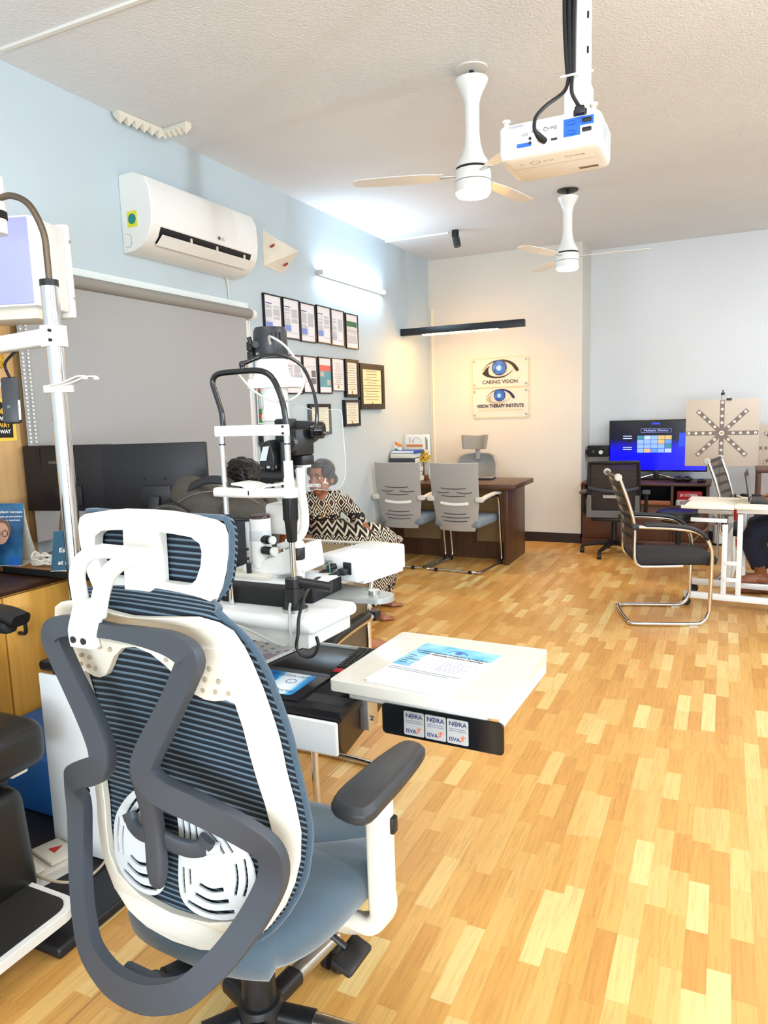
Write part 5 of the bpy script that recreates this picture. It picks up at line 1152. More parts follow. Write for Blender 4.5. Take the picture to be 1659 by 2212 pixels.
def hand(mb, wrist, d, palm_n, curl=.5, k=1.0, side=1):
    # wrist point, pointing direction, palm normal
    d = V(d).normalized(); n = V(palm_n); n = (n - d * n.dot(d)).normalized(); s = d.cross(n) * side; w = V(wrist)
    mb.tube([w, w + d * .03 * k, w + d * .09 * k], [.022 * k, .027 * k, .026 * k], 12)
    for q in (-.022, -.008, .008, .02): mb.tube([w + d * .02 * k + s * q * .7 * k, w + d * .092 * k + s * q * k], [.013 * k, .0115 * k], 10)
    for q, L in ((-.027, .062), (-.009, .078), (.009, .084), (.026, .074)):
        a = w + d * .09 * k + s * q * k; c = curl
        d1 = (d * math.cos(c * .5) + n * math.sin(c * .5)); d2 = (d * math.cos(c * 1.2) + n * math.sin(c * 1.2)); d3 = (d * math.cos(c * 1.8) + n * math.sin(c * 1.8))
        b = a + d1 * L * .45 * k; e = b + d2 * L * .32 * k; g_ = e + d3 * L * .25 * k
        mb.tube([a, b, e, g_], [.0095 * k, .0085 * k, .0078 * k, .0065 * k], 10)
    a = w + d * .03 * k + s * .024 * k; b = a + (d * .6 + s * .7 + n * .3).normalized() * .038 * k; e = b + (d * .85 + s * .3 + n * .35).normalized() * .03 * k
    mb.tube([a, b, e], [.013 * k, .011 * k, .008 * k], 10)
def foot(mb, ankle, d, k=1.0, side=1):
    # bare foot with heel, arch, ball and five toes; d = toe direction in plan
    d = V(d).normalized(); s = V((d.y, -d.x, 0)) * side; a = V(ankle); g0 = V((a.x, a.y, 0))
    mb.tube([a, g0 + V((0, 0, .055 * k)) + d * .01 * k], [.034 * k, .036 * k], 14)
    mb.ball(g0 - d * .035 * k + V((0, 0, .032 * k)), (.034 * k, .034 * k, .032 * k))
    mb.tube([g0 - d * .03 * k + V((0, 0, .034 * k)), g0 + d * .05 * k + V((0, 0, .042 * k)), g0 + d * .12 * k + V((0, 0, .028 * k)), g0 + d * .155 * k + V((0, 0, .02 * k))], [.034 * k, .036 * k, .03 * k, .019 * k], 14, 4)
    for q in (-.022, .022): mb.tube([g0 + d * .03 * k + s * q * .6 * k + V((0, 0, .024 * k)), g0 + d * .14 * k + s * q * k + V((0, 0, .02 * k))], [.024 * k, .02 * k], 12)
    for i, q in enumerate((-.034, -.017, -.002, .013, .028)):
        L = (.05, .047, .044, .038, .032)[i]; r_ = (.0135, .010, .0095, .009, .0085)[i]; b = g0 + d * (.15 - .008 * i) * k + s * q * k + V((0, 0, .016 * k))
        mb.tube([b, b + d * L * .6 * k + V((0, 0, .0 * k)), b + d * L * k - V((0, 0, .003 * k))], [r_ * k, r_ * k, r_ * .8 * k], 10)
    return [(g0 + d * (.15 - .008 * i + L) * k + s * q * k + V((0, 0, .018 * k))) for i, (q, L) in enumerate(zip((-.034, -.017, -.002, .013, .028), (.046, .043, .04, .034, .028)))]

M_hair = mat('hair_black', '#120E0C', .45, noise=.3, nscale=60, bump=.6, bscale=220)
def dress_mat():
    t = NT('block_print'); co = t.coord(); sp = t.n('ShaderNodeSeparateXYZ'); t.l(co, sp.inputs[0])
    u = t.math('ADD', t.math('MULTIPLY', sp.outputs[0], 11.0), t.math('MULTIPLY', sp.outputs[1], 9.0)); z = t.math('MULTIPLY', sp.outputs[2], 9.5)
    tri = t.math('PINGPONG', u, .5); zz = t.math('FRACT', t.math('ADD', t.math('MULTIPLY', z, 2.0), t.math('MULTIPLY', tri, 2.0)))
    zig = t.math('GREATER_THAN', zz, .58)
    dz = t.math('PINGPONG', z, .5); dia = t.math('ADD', tri, dz); rings_ = t.math('GREATER_THAN', t.math('FRACT', t.math('MULTIPLY', dia, 4.0)), .55)
    vo = t.n('ShaderNodeTexVoronoi'); vo.inputs['Scale'].default_value = 48; t.l(co, vo.inputs[0]); dots = t.math('LESS_THAN', vo.outputs['Distance'], .38)
    band = t.math('FRACT', t.math('MULTIPLY', z, .36))
    b1 = t.math('LESS_THAN', band, .48); b2 = t.math('GREATER_THAN', band, .84)
    pat = t.math('ADD', t.math('MULTIPLY', b1, rings_), t.math('MULTIPLY', b2, dots))
    mid = t.math('MULTIPLY', t.math('SUBTRACT', t.math('SUBTRACT', 1, b1), b2), zig); pat = t.math('ADD', pat, mid)
    core = t.math('MULTIPLY', b1, t.math('GREATER_THAN', dia, .86))
    col = t.mix(pat, '#17120F', '#D9CFBB'); col = t.mix(core, col, '#54231D')
    t.l(col, t.b.inputs['Base Color']); t.b.inputs['Roughness'].default_value = .85; return t.m
def woman():
    t = thing('person', 'person in a black and cream block-print dress seated on the bench, head turned left', 'person', (-2.6, 4.42, .5))
    tone = skinmat('skin_brown', '#9A6244')
    f, s, u = basis((.5, -.87, 0))                                     # torso faces the room; s = her own right (image left)
    hip = V((-2.62, 4.45, .58)); waist = V((-2.57, 4.38, .70)); chest = V((-2.55, 4.34, .82)); neck = V((-2.535, 4.31, .905)); hd = V((-2.528, 4.30, 1.045))
    b = MB(); p, rt = head_shape(b, hd, (-.12, -.99, -.06), (0, 0, 1), 1.06)
    b.tube([neck - V((0, 0, .03)), neck + V((0, 0, .03)), hd + V((0, .01, -.05))], [.05, .044, .045], 14)
    b.tube([hip, waist, chest, neck - V((0, 0, .03))], [.13, .10, .105, .06], 18, 4)
    shR = chest + s * .13 + V((0, 0, .06)); shL = chest - s * .13 + V((0, 0, .06))
    b.tube([shR, chest + V((0, 0, .055)), shL], [.052, .07, .052], 14, 4)
    elL = V((-2.315, 4.42, .755)); wrL = V((-2.235, 4.50, .565))
    b.tube([shL, (shL + elL) / 2, elL, (elL + wrL) / 2, wrL], [.046, .041, .034, .031, .022], 14, 4)
    hand(b, wrL, (.25, .55, -.55), (0, .2, -1), .5, .92, -1)
    elR = chest + s * .22 + f * .05 + V((0, 0, -.16)); wrR = hip + f * .22 + s * .10 + V((0, 0, .05))
    b.tube([shR, elR, wrR], [.046, .036, .022], 14, 4); hand(b, wrR, f, (0, 0, -1), .5, .92, 1)
    kA = V((-2.21, 4.36, .53)); kB = V((-2.24, 4.66, .52)); aA = V((-2.285, 4.50, .08)); aB = V((-2.375, 4.86, .08))
    b.tube([hip + V((0, -.06, -.02)), kA, aA], [.085, .058, .034], 14, 4); b.tube([hip + V((0, .08, -.02)), kB, aB], [.085, .058, .034], 14, 4)
    nails = foot(b, aA, (.85, -.05, 0), .92, 1) + foot(b, aB, (.93, -.1, 0), .92, 1)
    body = part('body', b, tone, t, True); remesh(body, .0048, 3)
    face_bits(t, p, rt, 1.05, tone, mat('lip_rose', '#8A4A40', .45))
    h = MB(); h.ball(p(0, -.022, .045), (.084, .094, .082), 24, 16, rt).ball(p(0, -.058, -.005), (.068, .062, .072), 20, 12, rt).ball(p(0, -.115, -.03), (.045, .04, .045), 16, 12, rt)
    for q in (-1, 1): h.ball(p(q * .06, .018, .042), (.026, .05, .045), 16, 10, rt).ball(p(q * .073, -.015, .01), (.016, .032, .045), 14, 10, rt).tube([p(q * .07, .02, .0), p(q * .078, .015, -.04), p(q * .075, .02, -.08)], [.004, .003, .0015], 6, 4)
    h.ball(p(0, .03, .083), (.055, .045, .03), 18, 10, rt)
    remesh(part('hair', h, M_hair, t, True), .005, 4)
    M_dr = dress_mat(); d = MB()
    d.tube([hip, waist, chest + V((0, 0, 0)), chest + V((0, 0, .055))], [.155, .118, .128, .085], 20, 4).tube([shR, chest + V((0, 0, .058)), shL], [.062, .082, .062], 14, 4)
    for q in (1, -1): d.ball(chest + f * .075 + s * q * .055 + V((0, 0, -.02)), .058, 14, 10)
    d.tube([shL, (shL + elL) / 2, elL, elL + (wrL - elL) * .22], [.06, .055, .05, .046], 14, 4); d.tube([shR, (shR + elR) / 2, elR, elR + (wrR - elR) * .2], [.06, .055, .05, .046], 14, 4)
    d.tube([hip, (hip + kA) / 2 + V((0, 0, .03)), kA + V((.02, 0, .015)), (kA + aA) / 2 + V((.03, 0, 0)), aA + V((.0, 0, .10))], [.16, .135, .10, .11, .12], 16, 4)
    d.tube([hip, (hip + kB) / 2 + V((0, 0, .03)), kB + V((.02, 0, .015)), (kB + aB) / 2 + V((.02, 0, 0)), aB + V((0, 0, .10))], [.16, .135, .10, .11, .12], 16, 4)
    d.ball(V((-2.36, 4.52, .50)), (.20, .26, .07)).ball(V((-2.30, 4.85, .50)), (.10, .22, .045)); d.ball(V((-2.5, 4.3, .52)), (.14, .16, .10))
    dr = part('dress', d, M_dr, t, True); remesh(dr, .008, 6)
    part('neck_chain', MB().tube([neck + s * .05 + V((0, .02, .0)), neck + s * .04 + f * .075 + V((0, 0, -.05)), neck + f * .115 + V((0, 0, -.115)), neck - s * .04 + f * .075 + V((0, 0, -.05)), neck - s * .05 + V((0, .02, 0))], .0022, 6, 6).ball(neck + f * .118 + V((0, 0, -.125)), .008, 10, 8), mat('gold', '#C79B35', .25, 1), t, True)
    part('bangle', MB().tube([wrL + V((0, -.01, .02)) + (V((.75, -.35, 0)).normalized() * math.cos(a) + V((.3, .5, .6)).normalized().cross(V((.75, -.35, 0))).normalized() * math.sin(a)) * .029 for a in [k * PI / 9 for k in range(18)]], .0035, 6, closed=True), M_steel, t, True)
woman()
def boy():
    t = thing('person', 'person in a green T-shirt and glasses, head bowed, behind the backpack', 'person', (-2.45, 3.2, .44))
    tone = skinmat('skin_tan', '#A0623E')
    f, s, u = basis((.93, -.35, 0))
    hip = V((-2.52, 3.22, .54)); waist = V((-2.51, 3.22, .72)); chest = V((-2.45, 3.20, .92)); neck = V((-2.43, 3.19, 1.03)); hd = V((-2.345, 3.165, 1.10))
    hf = V((.86, -.40, -.28)); hu = V((.27, -.10, .95))
    b = MB(); p, rt = head_shape(b, hd, hf, hu, 1.12)
    b.tube([neck - V((0, 0, .04)), neck + V((.01, 0, .02)), hd + V((-.03, .01, -.03))], [.06, .052, .054], 14)
    b.tube([hip, waist, chest, neck - V((0, 0, .04))], [.14, .13, .14, .075], 18, 4)
    shR = chest + s * .17 + V((0, 0, .05)); shL = chest - s * .17 + V((0, 0, .05))
    b.tube([shR, chest + V((0, 0, .05)), shL], [.058, .08, .058], 14, 4)
    elR = V((-2.30, 3.08, .76)); wrR = V((-2.12, 3.14, .88)); elL = V((-2.27, 3.36, .80)); wrL = V((-2.12, 3.24, .90))
    for a_, e_, w_, sd in ((shR, elR, wrR, 1), (shL, elL, wrL, -1)):
        b.tube([a_, (a_ + e_) / 2, e_, (e_ + w_) / 2, w_], [.052, .047, .04, .037, .025], 14, 4); hand(b, w_, (.6, -.1 * sd, .5), (-.5, -.2 * sd, .6), 1.1, 1, sd)
    kR = V((-2.12, 3.06, .50)); kL = V((-2.13, 3.38, .50)); aR = V((-2.08, 3.02, .09)); aL = V((-2.03, 3.86, .09))
    for hp, k_, a_, dd in ((hip + s * .09, kR, aR, (1, -.1, 0)), (hip - s * .09, kL, aL, (.6, .45, 0))):
        b.tube([hp, k_, a_], [.09, .062, .038], 14, 4); foot(b, a_, dd, 1.0, 1)
    remesh(part('body', b, tone, t, True), .005, 3)
    face_bits(t, p, rt, 1.12, tone, mat('lip_brown', '#7E4638', .5))
    h = MB(); h.ball(p(0, -.014, .052), (.096, .116, .094), 24, 16, rt).ball(p(0, -.06, -.01), (.076, .056, .08), 18, 12, rt).ball(p(0, .055, .066), (.072, .048, .036), 18, 10, rt)
    for q in (-1, 1): h.ball(p(q * .072, -.02, .03), (.02, .06, .05), 14, 10, rt)
    rn = random.Random(11)
    for k in range(90):
        a = rn.uniform(0, 2 * PI); e = rn.uniform(.1, 1.2); h.ball(p(.086 * math.cos(a) * math.cos(e), -.012 + .104 * math.sin(a) * math.cos(e), .054 + .085 * math.sin(e)), (.016, .02, .007), 8, 6, rt)
    remesh(part('hair', h, M_hair, t, True), .005, 5)
    g = part('glasses', MB().tube([p(.029 + .022 * math.cos(a), .092, .002 + .017 * math.sin(a)) for a in [k * PI / 8 for k in range(16)]], .0018, 6, closed=True).tube([p(-.029 + .022 * math.cos(a), .092, .002 + .017 * math.sin(a)) for a in [k * PI / 8 for k in range(16)]], .0018, 6, closed=True).tube([p(.05, .09, .005), p(.074, .06, .008), p(.078, -.01, .008)], .0018, 6).tube([p(-.05, .09, .005), p(-.074, .06, .008), p(-.078, -.01, .008)], .0018, 6).tube([p(-.008, .093, .005), p(.008, .093, .005)], .0018, 6), mat('glasses_frame', '#2A2A2E', .3), t, True)
    sh = MB(); sh.tube([hip, waist, chest, chest + V((.01, 0, .07))], [.158, .15, .16, .105], 20, 4).tube([shR, chest + V((0, 0, .05)), shL], [.07, .095, .07], 14, 4)
    for a_, e_ in ((shR, elR), (shL, elL)): sh.tube([a_, a_ + (e_ - a_) * .75], [.07, .064], 16)
    remesh(part('t_shirt', sh, mat('shirt_green', '#1F5A33', .85, noise=.15, nscale=40), t, True), .008, 6)
    tr = MB()
    for hp, k_, a_ in ((hip + s * .09, kR, aR), (hip - s * .09, kL, aL)): tr.tube([hp, k_, a_ + V((0, 0, .06))], [.112, .082, .06], 16, 4)
    remesh(part('trousers', tr, mat('trouser_dark', '#23262E', .85), t, True), .009, 5)
boy()
# ================================================================ consulting desk corner
M_desk = wood('desk_walnut', '#3E2413', '#5A3820', 0, .38, 5)
M_deskv = wood('desk_walnut_side', '#3B2415', '#573722', 2, .4, 5)
def desk():
    t = thing('office_desk', 'dark walnut desk under the black linear pendant', 'desk', (-2.4, 6.85, 0))
    part('top', MB().box2((-3.08, 6.485, .73), (-1.74, 7.18, .775), .003), M_desk, t, True)
    part('end_panel', MB().box2((-1.865, 6.53, 0), (-1.825, 7.16, .73), .002), M_deskv, t, True)
    part('end_panel', MB().box2((-3.06, 6.53, 0), (-3.02, 7.16, .73), .002), M_deskv, t, True)
    part('front_panel', MB().box2((-3.02, 6.80, .10), (-1.865, 6.82, .73)), mat('panel_reflect_tan', '#8C7350', .3, noise=.15, nscale=6), t, True)  # tan puts a reflection into the colour of the dark wood panel
    part('kick_rail', MB().box2((-3.02, 6.78, 0), (-1.865, 6.80, .17)), M_deskv, t, True)
    part('pedestal', MB().box2((-2.60, 6.78, .17), (-2.22, 6.80, .73)), M_deskv, t, True)
desk()
M_shell = mat('chair_shell_grey', '#A6A39F', .4); M_slot = mat('slot_dark', '#2A2A2B', .8); M_seatg = mat('seat_grey_blue', '#77848E', .85, noise=.1, nscale=200, bump=.2, bscale=500)
def visitor_chair(loc, rot, label):
    # front is +y
    t = thing('visitor_chair', label, 'chair', loc, rot, 'grey visitor chairs at the walnut desk')
    def bs(u, v):
        z = .37 + .635 * v; hw = .195 + .035 * min(1, v * 2.2) - .0 * v + .012 * v; hw *= (1 - .10 * max(0, .12 - v) / .12)
        r = 2 * u - 1; y = -.20 - .10 * max(0, v - .35) - .02 * math.sin(v * PI) + .035 * r * r + .06 * max(0, .2 - v)
        return V((r * hw, y, z))
    sh = part('back_shell', MB().sheet(bs, 24, 30, .018), M_shell, t, sharp=60, bevel=.004)
    def slot(v, u0, u1, m, w_, nm, bow=.012):
        P = [bs(u0 + (u1 - u0) * k / 10, v - bow * (1 - (2 * k / 10 - 1) ** 2)) + V((0, -.003, 0)) for k in range(11)]
        part(nm, MB().sweep(P, rrect(.006, w_, .002, 2), (0, 0, 1)), m, sh)
    for v, a, b in ((.64, .24, .76), (.58, .15, .42), (.58, .58, .88), (.53, .25, .75), (.27, .24, .76), (.215, .17, .83), (.16, .22, .78)): slot(v, a, b, M_slot, .0055, 'vent_slot')
    slot(.42, .2, .8, mat('white_strip', '#F2F2EE', .4) if 'white_strip' not in bpy.data.materials else bpy.data.materials['white_strip'], .026, 'white_strip', .018)
    part('seat', MB().box((0, .06, .445), (.46, .48, .085), None, .03, seg=4), M_seatg, t)
    for s in (1, -1):
        x = s * .262
        part('frame_tube', MB().tube([(0, -.27, .014), (s * .2, -.27, .014), (x - s * .02, -.265, .014), (x, -.24, .014), (x, .2, .014), (x, .27, .03), (x, .285, .09), (x, .25, .3), (x, .22, .56), (x, .19, .655), (x, .14, .675), (x, -.02, .675)], .0125, 12, 5), M_chrome, t)
        part('arm_pad', MB().sweep([(x, -.21, .672), (x, -.08, .69), (x, .1, .70), (x, .23, .692)], rrect(.05, .024, .008, 2), (0, 0, 1)), mat('arm_pale', '#D3D0C8', .45) if 'arm_pale' not in bpy.data.materials else bpy.data.materials['arm_pale'], t)
        part('arm_bracket', MB().box((x - s * .02, -.20, .672), (.07, .05, .045), None, .008), bpy.data.materials['arm_pale'], t)
        part('glide', MB().box((s * .17, -.27, .012), (.035, .032, .03), None, .004), M_black, t)
        part('glide', MB().box((x, .24, .02), (.032, .05, .035), None, .004), M_black, t)
    return t
visitor_chair((-2.20, 6.36, 0), R(-5), 'grey-backed visitor chair nearer the desk end, right of the pair')
visitor_chair((-2.79, 6.40, 0), R(-3), 'grey-backed visitor chair beside the left wall, left of the pair')
def exec_chair():
    t = thing('executive_chair', 'grey mesh chair with headrest behind the walnut desk, facing the room', 'chair', (-2.46, 7.42, 0), PI)
    M_g = mat('mesh_grey', '#85898A', .8, noise=.1, nscale=300, bump=.3, bscale=700)
    part('headrest', MB().sheet(lambda u, v: V(((2 * u - 1) * (.138 + .015 * v), -.16 + .10 * (2 * u - 1) ** 2 - .02 * v, 1.045 + .145 * v + .012 * (2 * u - 1) ** 2)), 16, 8, .03), M_g, t, sharp=60)
    part('headrest_stem', MB().box((0, -.18, 1.0), (.05, .03, .14), None, .008), M_shell, t)
    def b(u, v):
        r = 2 * u - 1; hw = .225 - .03 * max(0, v - .85) / .15
        return V((r * hw, -.13 - .09 * v + .07 * r * r, .50 + .49 * v - .02 * r ** 4 * v))
    part('back_net', MB().sheet(b, 18, 16, .02), M_g, t, sharp=60)
    part('back_rim', MB().tube([b(1, k / 12) for k in range(13)] + [b(1 - k / 12, 1) for k in range(1, 13)] + [b(0, 1 - k / 12) for k in range(1, 13)], .014, 8), M_shell, t)
    part('seat', MB().box((0, .08, .47), (.50, .50, .08), None, .03, seg=4), M_g, t)
    part('column', MB().cyl((0, .05, .08), (0, .05, .44), .03), M_black, t)
    for k in range(5):
        a = R(20 + 72 * k); part('base_leg', MB().sweep([(0, .05, .1), (.30 * math.cos(a), .05 + .30 * math.sin(a), .07)], rrect(.045, .03, .01, 2), (0, 0, 1)), M_black, t)
        part('caster', MB().ball((.30 * math.cos(a), .05 + .30 * math.sin(a), .03), .03, 12, 8), M_black, t)
exec_chair()
def desk_things():
    z = .7755
    c = thing('display_folder', 'tall white display folder with printed graph standing behind the books', 'folder', (-2.92, 6.98, z), R(-12))
    part('board', MB().box((0, 0, .23), (.30, .02, .46), None, .003), mat('folder_white', '#F1EDE2', .5), c)
    part('colour_strip', MB().box((-.03, -.011, .345), (.21, .002, .028)), mat('strip_orange', '#D98A55', .5), c)
    part('graph', MB().tube([(.0 + .05 * math.cos(a), -.0115, .38 + .05 * math.sin(a)) for a in [k * PI / 10 for k in range(11)]], .0022, 5).box((-.09, -.011, .40), (.012, .001, .06)).box((-.05, -.011, .39), (.012, .001, .04)), M_txt, c)
    part('spine_text', MB().box((.115, -.011, .37), (.008, .001, .13)).box((.13, -.011, .36), (.008, .001, .11)), M_ink, c)
    # picture-fronted upright book case and flat books under it
    cols = ['#2E55A4', '#E7E3DA', '#7E7A70', '#C9B98F', '#B9472E', '#3B3F48', '#DCD6C8', '#476B8C']
    zz = z
    for k, (w_, h_, c_) in enumerate(zip((.30, .28, .29, .27, .26, .25), (.05, .045, .05, .04, .05, .045), cols[1:7])):
        names = ('cream book at the bottom of the desk pile', 'grey book second from the bottom of the desk pile', 'tan book in the middle of the desk pile', 'rust red book above the tan one', 'charcoal book second from the top of the desk pile', 'pale book on top of the desk pile')
        o = thing('book', names[k], 'book', (-2.945, 6.72, zz), R(rn.uniform(-6, 6)), 'books piled on the desk by the wall')
        part('cover', MB().box((0, 0, h_ / 2), (w_, .2, h_), None, .003), mat('book_%s' % names[k].split()[0], c_, .55), o); part('pages', MB().box((.004, .006, h_ / 2), (w_ - .002, .192, h_ - .008)), M_paper, o); zz += h_ + .0006
    tops = ('blue hardback on the pile, right', 'blue paperback leaning upright on the pile')
    o = thing('book', 'blue hardback lying across the top of the desk pile', 'book', (-2.93, 6.74, zz), R(-8), 'books piled on the desk by the wall'); part('cover', MB().box((0, 0, .016), (.27, .2, .032), None, .003), mat('book_blue', '#2E55A4', .5), o); part('pages', MB().box((.0, -.002, .016), (.262, .2, .022)), M_paper, o)
    f = thing('flag', 'small tricolour flag leaning by the wall above the books', 'flag', (-3.055, 6.70, zz), 0)
    part('stick', MB().cyl((0, 0, 0), (-.012, 0, .125), .003, n=8), M_alu, f)
    for k, (nm, c_) in enumerate((('green_band', '#2E8B3D'), ('white_band', '#F3F1EA'), ('saffron_band', '#E98A2B'))):
        part(nm, MB().sheet(lambda u, v, k=k: V((-.002 + .075 * u + .004 * math.sin(v * 3), .006 * math.sin(u * 5 + k), .02 + .034 * (k + v) - .03 * u)), 8, 3, .001), mat(nm, c_, .7), f)
    tr = thing('wire_tree', 'gold wire gem tree ornament on a brown block on the desk', 'ornament', (-2.80, 6.84, z), 0)
    part('block', MB().box((0, 0, .025), (.085, .07, .05), None, .004), mat('block_brown', '#6B4420', .5), tr)
    part('trunk', MB().tube([(0, 0, .05), (.004, 0, .12), (-.002, 0, .19), (0, .0, .25)], [.009, .007, .006, .004], 8, 4), mat('wire_copper', '#6E4422', .4, .6), tr)
    lv = MB(); rr = random.Random(9)
    for k in range(150):
        a, e, r_ = rr.uniform(0, 2 * PI), rr.uniform(-.5, 1.4), rr.uniform(.03, .085); lv.ball((r_ * math.cos(a) * math.cos(e), r_ * .8 * math.sin(a) * math.cos(e), .215 + r_ * math.sin(e) * 1.05), rr.uniform(.007, .012), 6, 4)
    part('gem_leaves', lv, mat('gem_gold', '#E8C24A', .25, .2, noise=.35, nscale=40), tr, kind='stuff')
    bt = MB(); [bt.tube([(0, 0, .14 + .03 * k), (.03 * math.cos(k * 2.2), .03 * math.sin(k * 2.2), .18 + .03 * k), (.06 * math.cos(k * 2.2), .05 * math.sin(k * 2.2), .20 + .03 * k)], .003, 6) for k in range(5)]
    part('branches', bt, bpy.data.materials['wire_copper'], tr, kind='stuff')
    l = thing('laptop', 'closed grey laptop on the walnut desk in front of the grey mesh chair', 'laptop', (-2.26, 7.0, z), R(6))
    part('base', MB().box((0, 0, .008), (.32, .22, .014), None, .004), mat('laptop_dark', '#2A2A2C', .4), l); part('lid', MB().box((0, 0, .0195), (.322, .222, .008), None, .003), mat('laptop_grey', '#8F8F8D', .3, .7), l)
    n = thing('note_papers', 'loose pale papers on the desk beside the wire tree', 'paper', (-2.96, 6.98 - .02, z), R(8)); n.location = (-2.93, 7.10, z)
    part('sheets', MB().box((0, 0, .012), (.16, .12, .024), None, .003), mat('sheet_tint', '#E6E4CF', .6), n)
desk_things()
def track():
    t = thing('linear_pendant', 'long black linear lamp fixed at the left wall, lit strip underneath', 'lamp', (-2.45, 7.05, 2.26))
    part('housing', MB().box2((-3.099, 7.02, 2.262), (-1.79, 7.08, 2.332), .002), mat('housing_black', '#15171C', .4), t, True)
    part('lit_strip', MB().box2((-2.855, 7.027, 2.252), (-2.06, 7.073, 2.2625)), mat('strip_glow', '#FFF1CF', .4, emit=135, ecol='#FFBC5E'), t, True)
track()
def sign(z0, z1, label, line, iris_y, lid, col, sub, tsz):
    t = thing('acrylic_sign', label, 'sign', (-2.27, YB, z0), 0, 'acrylic eye signs on the back wall')
    y = YB - .022; M_ac = bpy.data.materials.get('sign_acrylic')
    if not M_ac:
        g = NT('sign_acrylic'); g.b.inputs['Base Color'].default_value = (.97, .96, .92, 1); g.b.inputs['Alpha'].default_value = .22; g.b.inputs['Roughness'].default_value = .06; M_ac = g.m
    w_, h_ = .635, z1 - z0; cx, cz = -2.268, (z0 + z1) / 2
    part('plate', MB().prism(rrect(w_, h_, .03, 5, cx, cz), (0, y, 0), (1, 0, 0), (0, 0, 1), (0, .005, 0)), M_ac, t, True)
    part('plate_edge', MB().tube([(a, y, b) for a, b in rrect(w_, h_, .03, 5, cx, cz)], .0028, 6, closed=True), mat('edge_tint', '#D9C6A0', .3) if 'edge_tint' not in bpy.data.materials else bpy.data.materials['edge_tint'], t, True)
    for sx in (-1, 1):
        for sz in (-1, 1): part('standoff', MB().cyl((cx + sx * (w_ / 2 - .025), y - .008, cz + sz * (h_ / 2 - .03)), (cx + sx * (w_ / 2 - .025), YB, cz + sz * (h_ / 2 - .03)), .010, n=14), M_chrome, t, True)
    k = tsz; kz = k * .83; ez = iris_y; yy = y - .0012
    def pr(poly, m, nm, dy=0): part(nm, MB().prism(poly, (0, yy - dy, 0), (1, 0, 0), (0, 0, 1), (0, -.001, 0)), m, t, True)
    def arc(pp, ws):
        P = cat([(a, b, 0) for a, b in pp], 6); m = len(P); L_, R_ = [], []
        for i in range(m):
            f = i / (m - 1) * (len(ws) - 1); j = min(int(f), len(ws) - 2); w = ws[j] + (ws[j + 1] - ws[j]) * (f - j)
            d = (P[min(i + 1, m - 1)] - P[max(i - 1, 0)]).normalized(); n = V((-d.y, d.x, 0)) * w
            L_.append((P[i].x + n.x, P[i].y + n.y)); R_.append((P[i].x - n.x, P[i].y - n.y))
        return [(cx + a * k, ez + b * kz) for a, b in L_ + R_[::-1]]
    pr(arc([(-.21, -.03), (-.15, .05), (-.06, .10), (.05, .105), (.14, .06), (.19, -.01), (.205, -.045)], [.001, .004, .008, .012, .018, .021, .012]), col, 'upper_lid')
    pr(arc([(-.20, -.05), (-.15, -.085), (-.06, -.115), (.04, -.11), (.11, -.07), (.155, -.02)], [.012, .016, .011, .008, .005, .001]), lid, 'lower_lid')
    pr([(cx + a * k, ez + b * kz) for a, b in [(-.20, -.055), (-.16, .01), (-.11, .045), (-.135, .0), (-.13, -.06), (-.10, -.105), (-.16, -.085)]], lid, 'inner_corner', .0003)
    g = bpy.data.materials.get('iris_blue')
    if not g:
        q = NT('iris_blue'); co = q.coord(); vn = q.n('ShaderNodeTexNoise'); vn.inputs['Scale'].default_value = 14; q.l(co, vn.inputs[0]); q.l(q.ramp(vn.outputs[0], [(.35, '#16308E'), (.65, '#3E78CF')]), q.b.inputs['Base Color']); q.b.inputs['Roughness'].default_value = .3; g = q.m
    m_n = bpy.data.materials.get('iris_navy') or mat('iris_navy', '#12205F', .4)
    pr(circ(.086 * k, 40, cx - .005, ez + .012 * k), m_n, 'iris_ring', .0006); pr(circ(.077 * k, 40, cx - .005, ez + .012 * k), g, 'iris', .0016); pr(circ(.030 * k, 30, cx - .01, ez + .006 * k), bpy.data.materials.get('iris_light') or mat('iris_light', '#8FBCE8', .3), 'iris_light', .0026)
    tz = z0 + (.037 if sub is None else .108)
    M_tx = bpy.data.materials.get('sign_navy') or mat('sign_navy', '#1B1E45', .5)
    part('lettering', MB().text(line, (cx, yy, tz), (1, 0, 0), (0, 0, 1), .056 if sub is None else .05, .001, 'CENTER', .0009 if sub is None else .002, width=.40 if sub is None else .535), M_tx, t, True)
    if sub is None: part('trademark', MB().text('TM', (cx + .205, yy, tz + .045), (1, 0, 0), (0, 0, 1), .016, .001), M_tx, t, True)
    else: part('small_lettering', MB().box2((cx - .25, yy - .001, tz - .034), (cx + .25, yy, tz - .026)), mat('sign_faint', '#C9BA9C', .6), t, True)
M_lidb = mat('lid_black', '#17151A', .5); M_lidg = mat('lid_grey', '#A39B8C', .5); M_lidn = mat('lid_navy', '#1A1650', .5)
sign(1.718, 2.036, 'clear acrylic CARING VISION sign with black lidded eye, upper of two', 'CARING VISION', 1.917, M_lidb, M_lidb, None, .976)
sign(1.386, 1.703, 'clear acrylic VISION THERAPY INSTITUTE sign with grey lidded eye, lower of two', 'VISION THERAPY INSTITUTE', 1.617, M_lidg, M_lidn, True, .77)
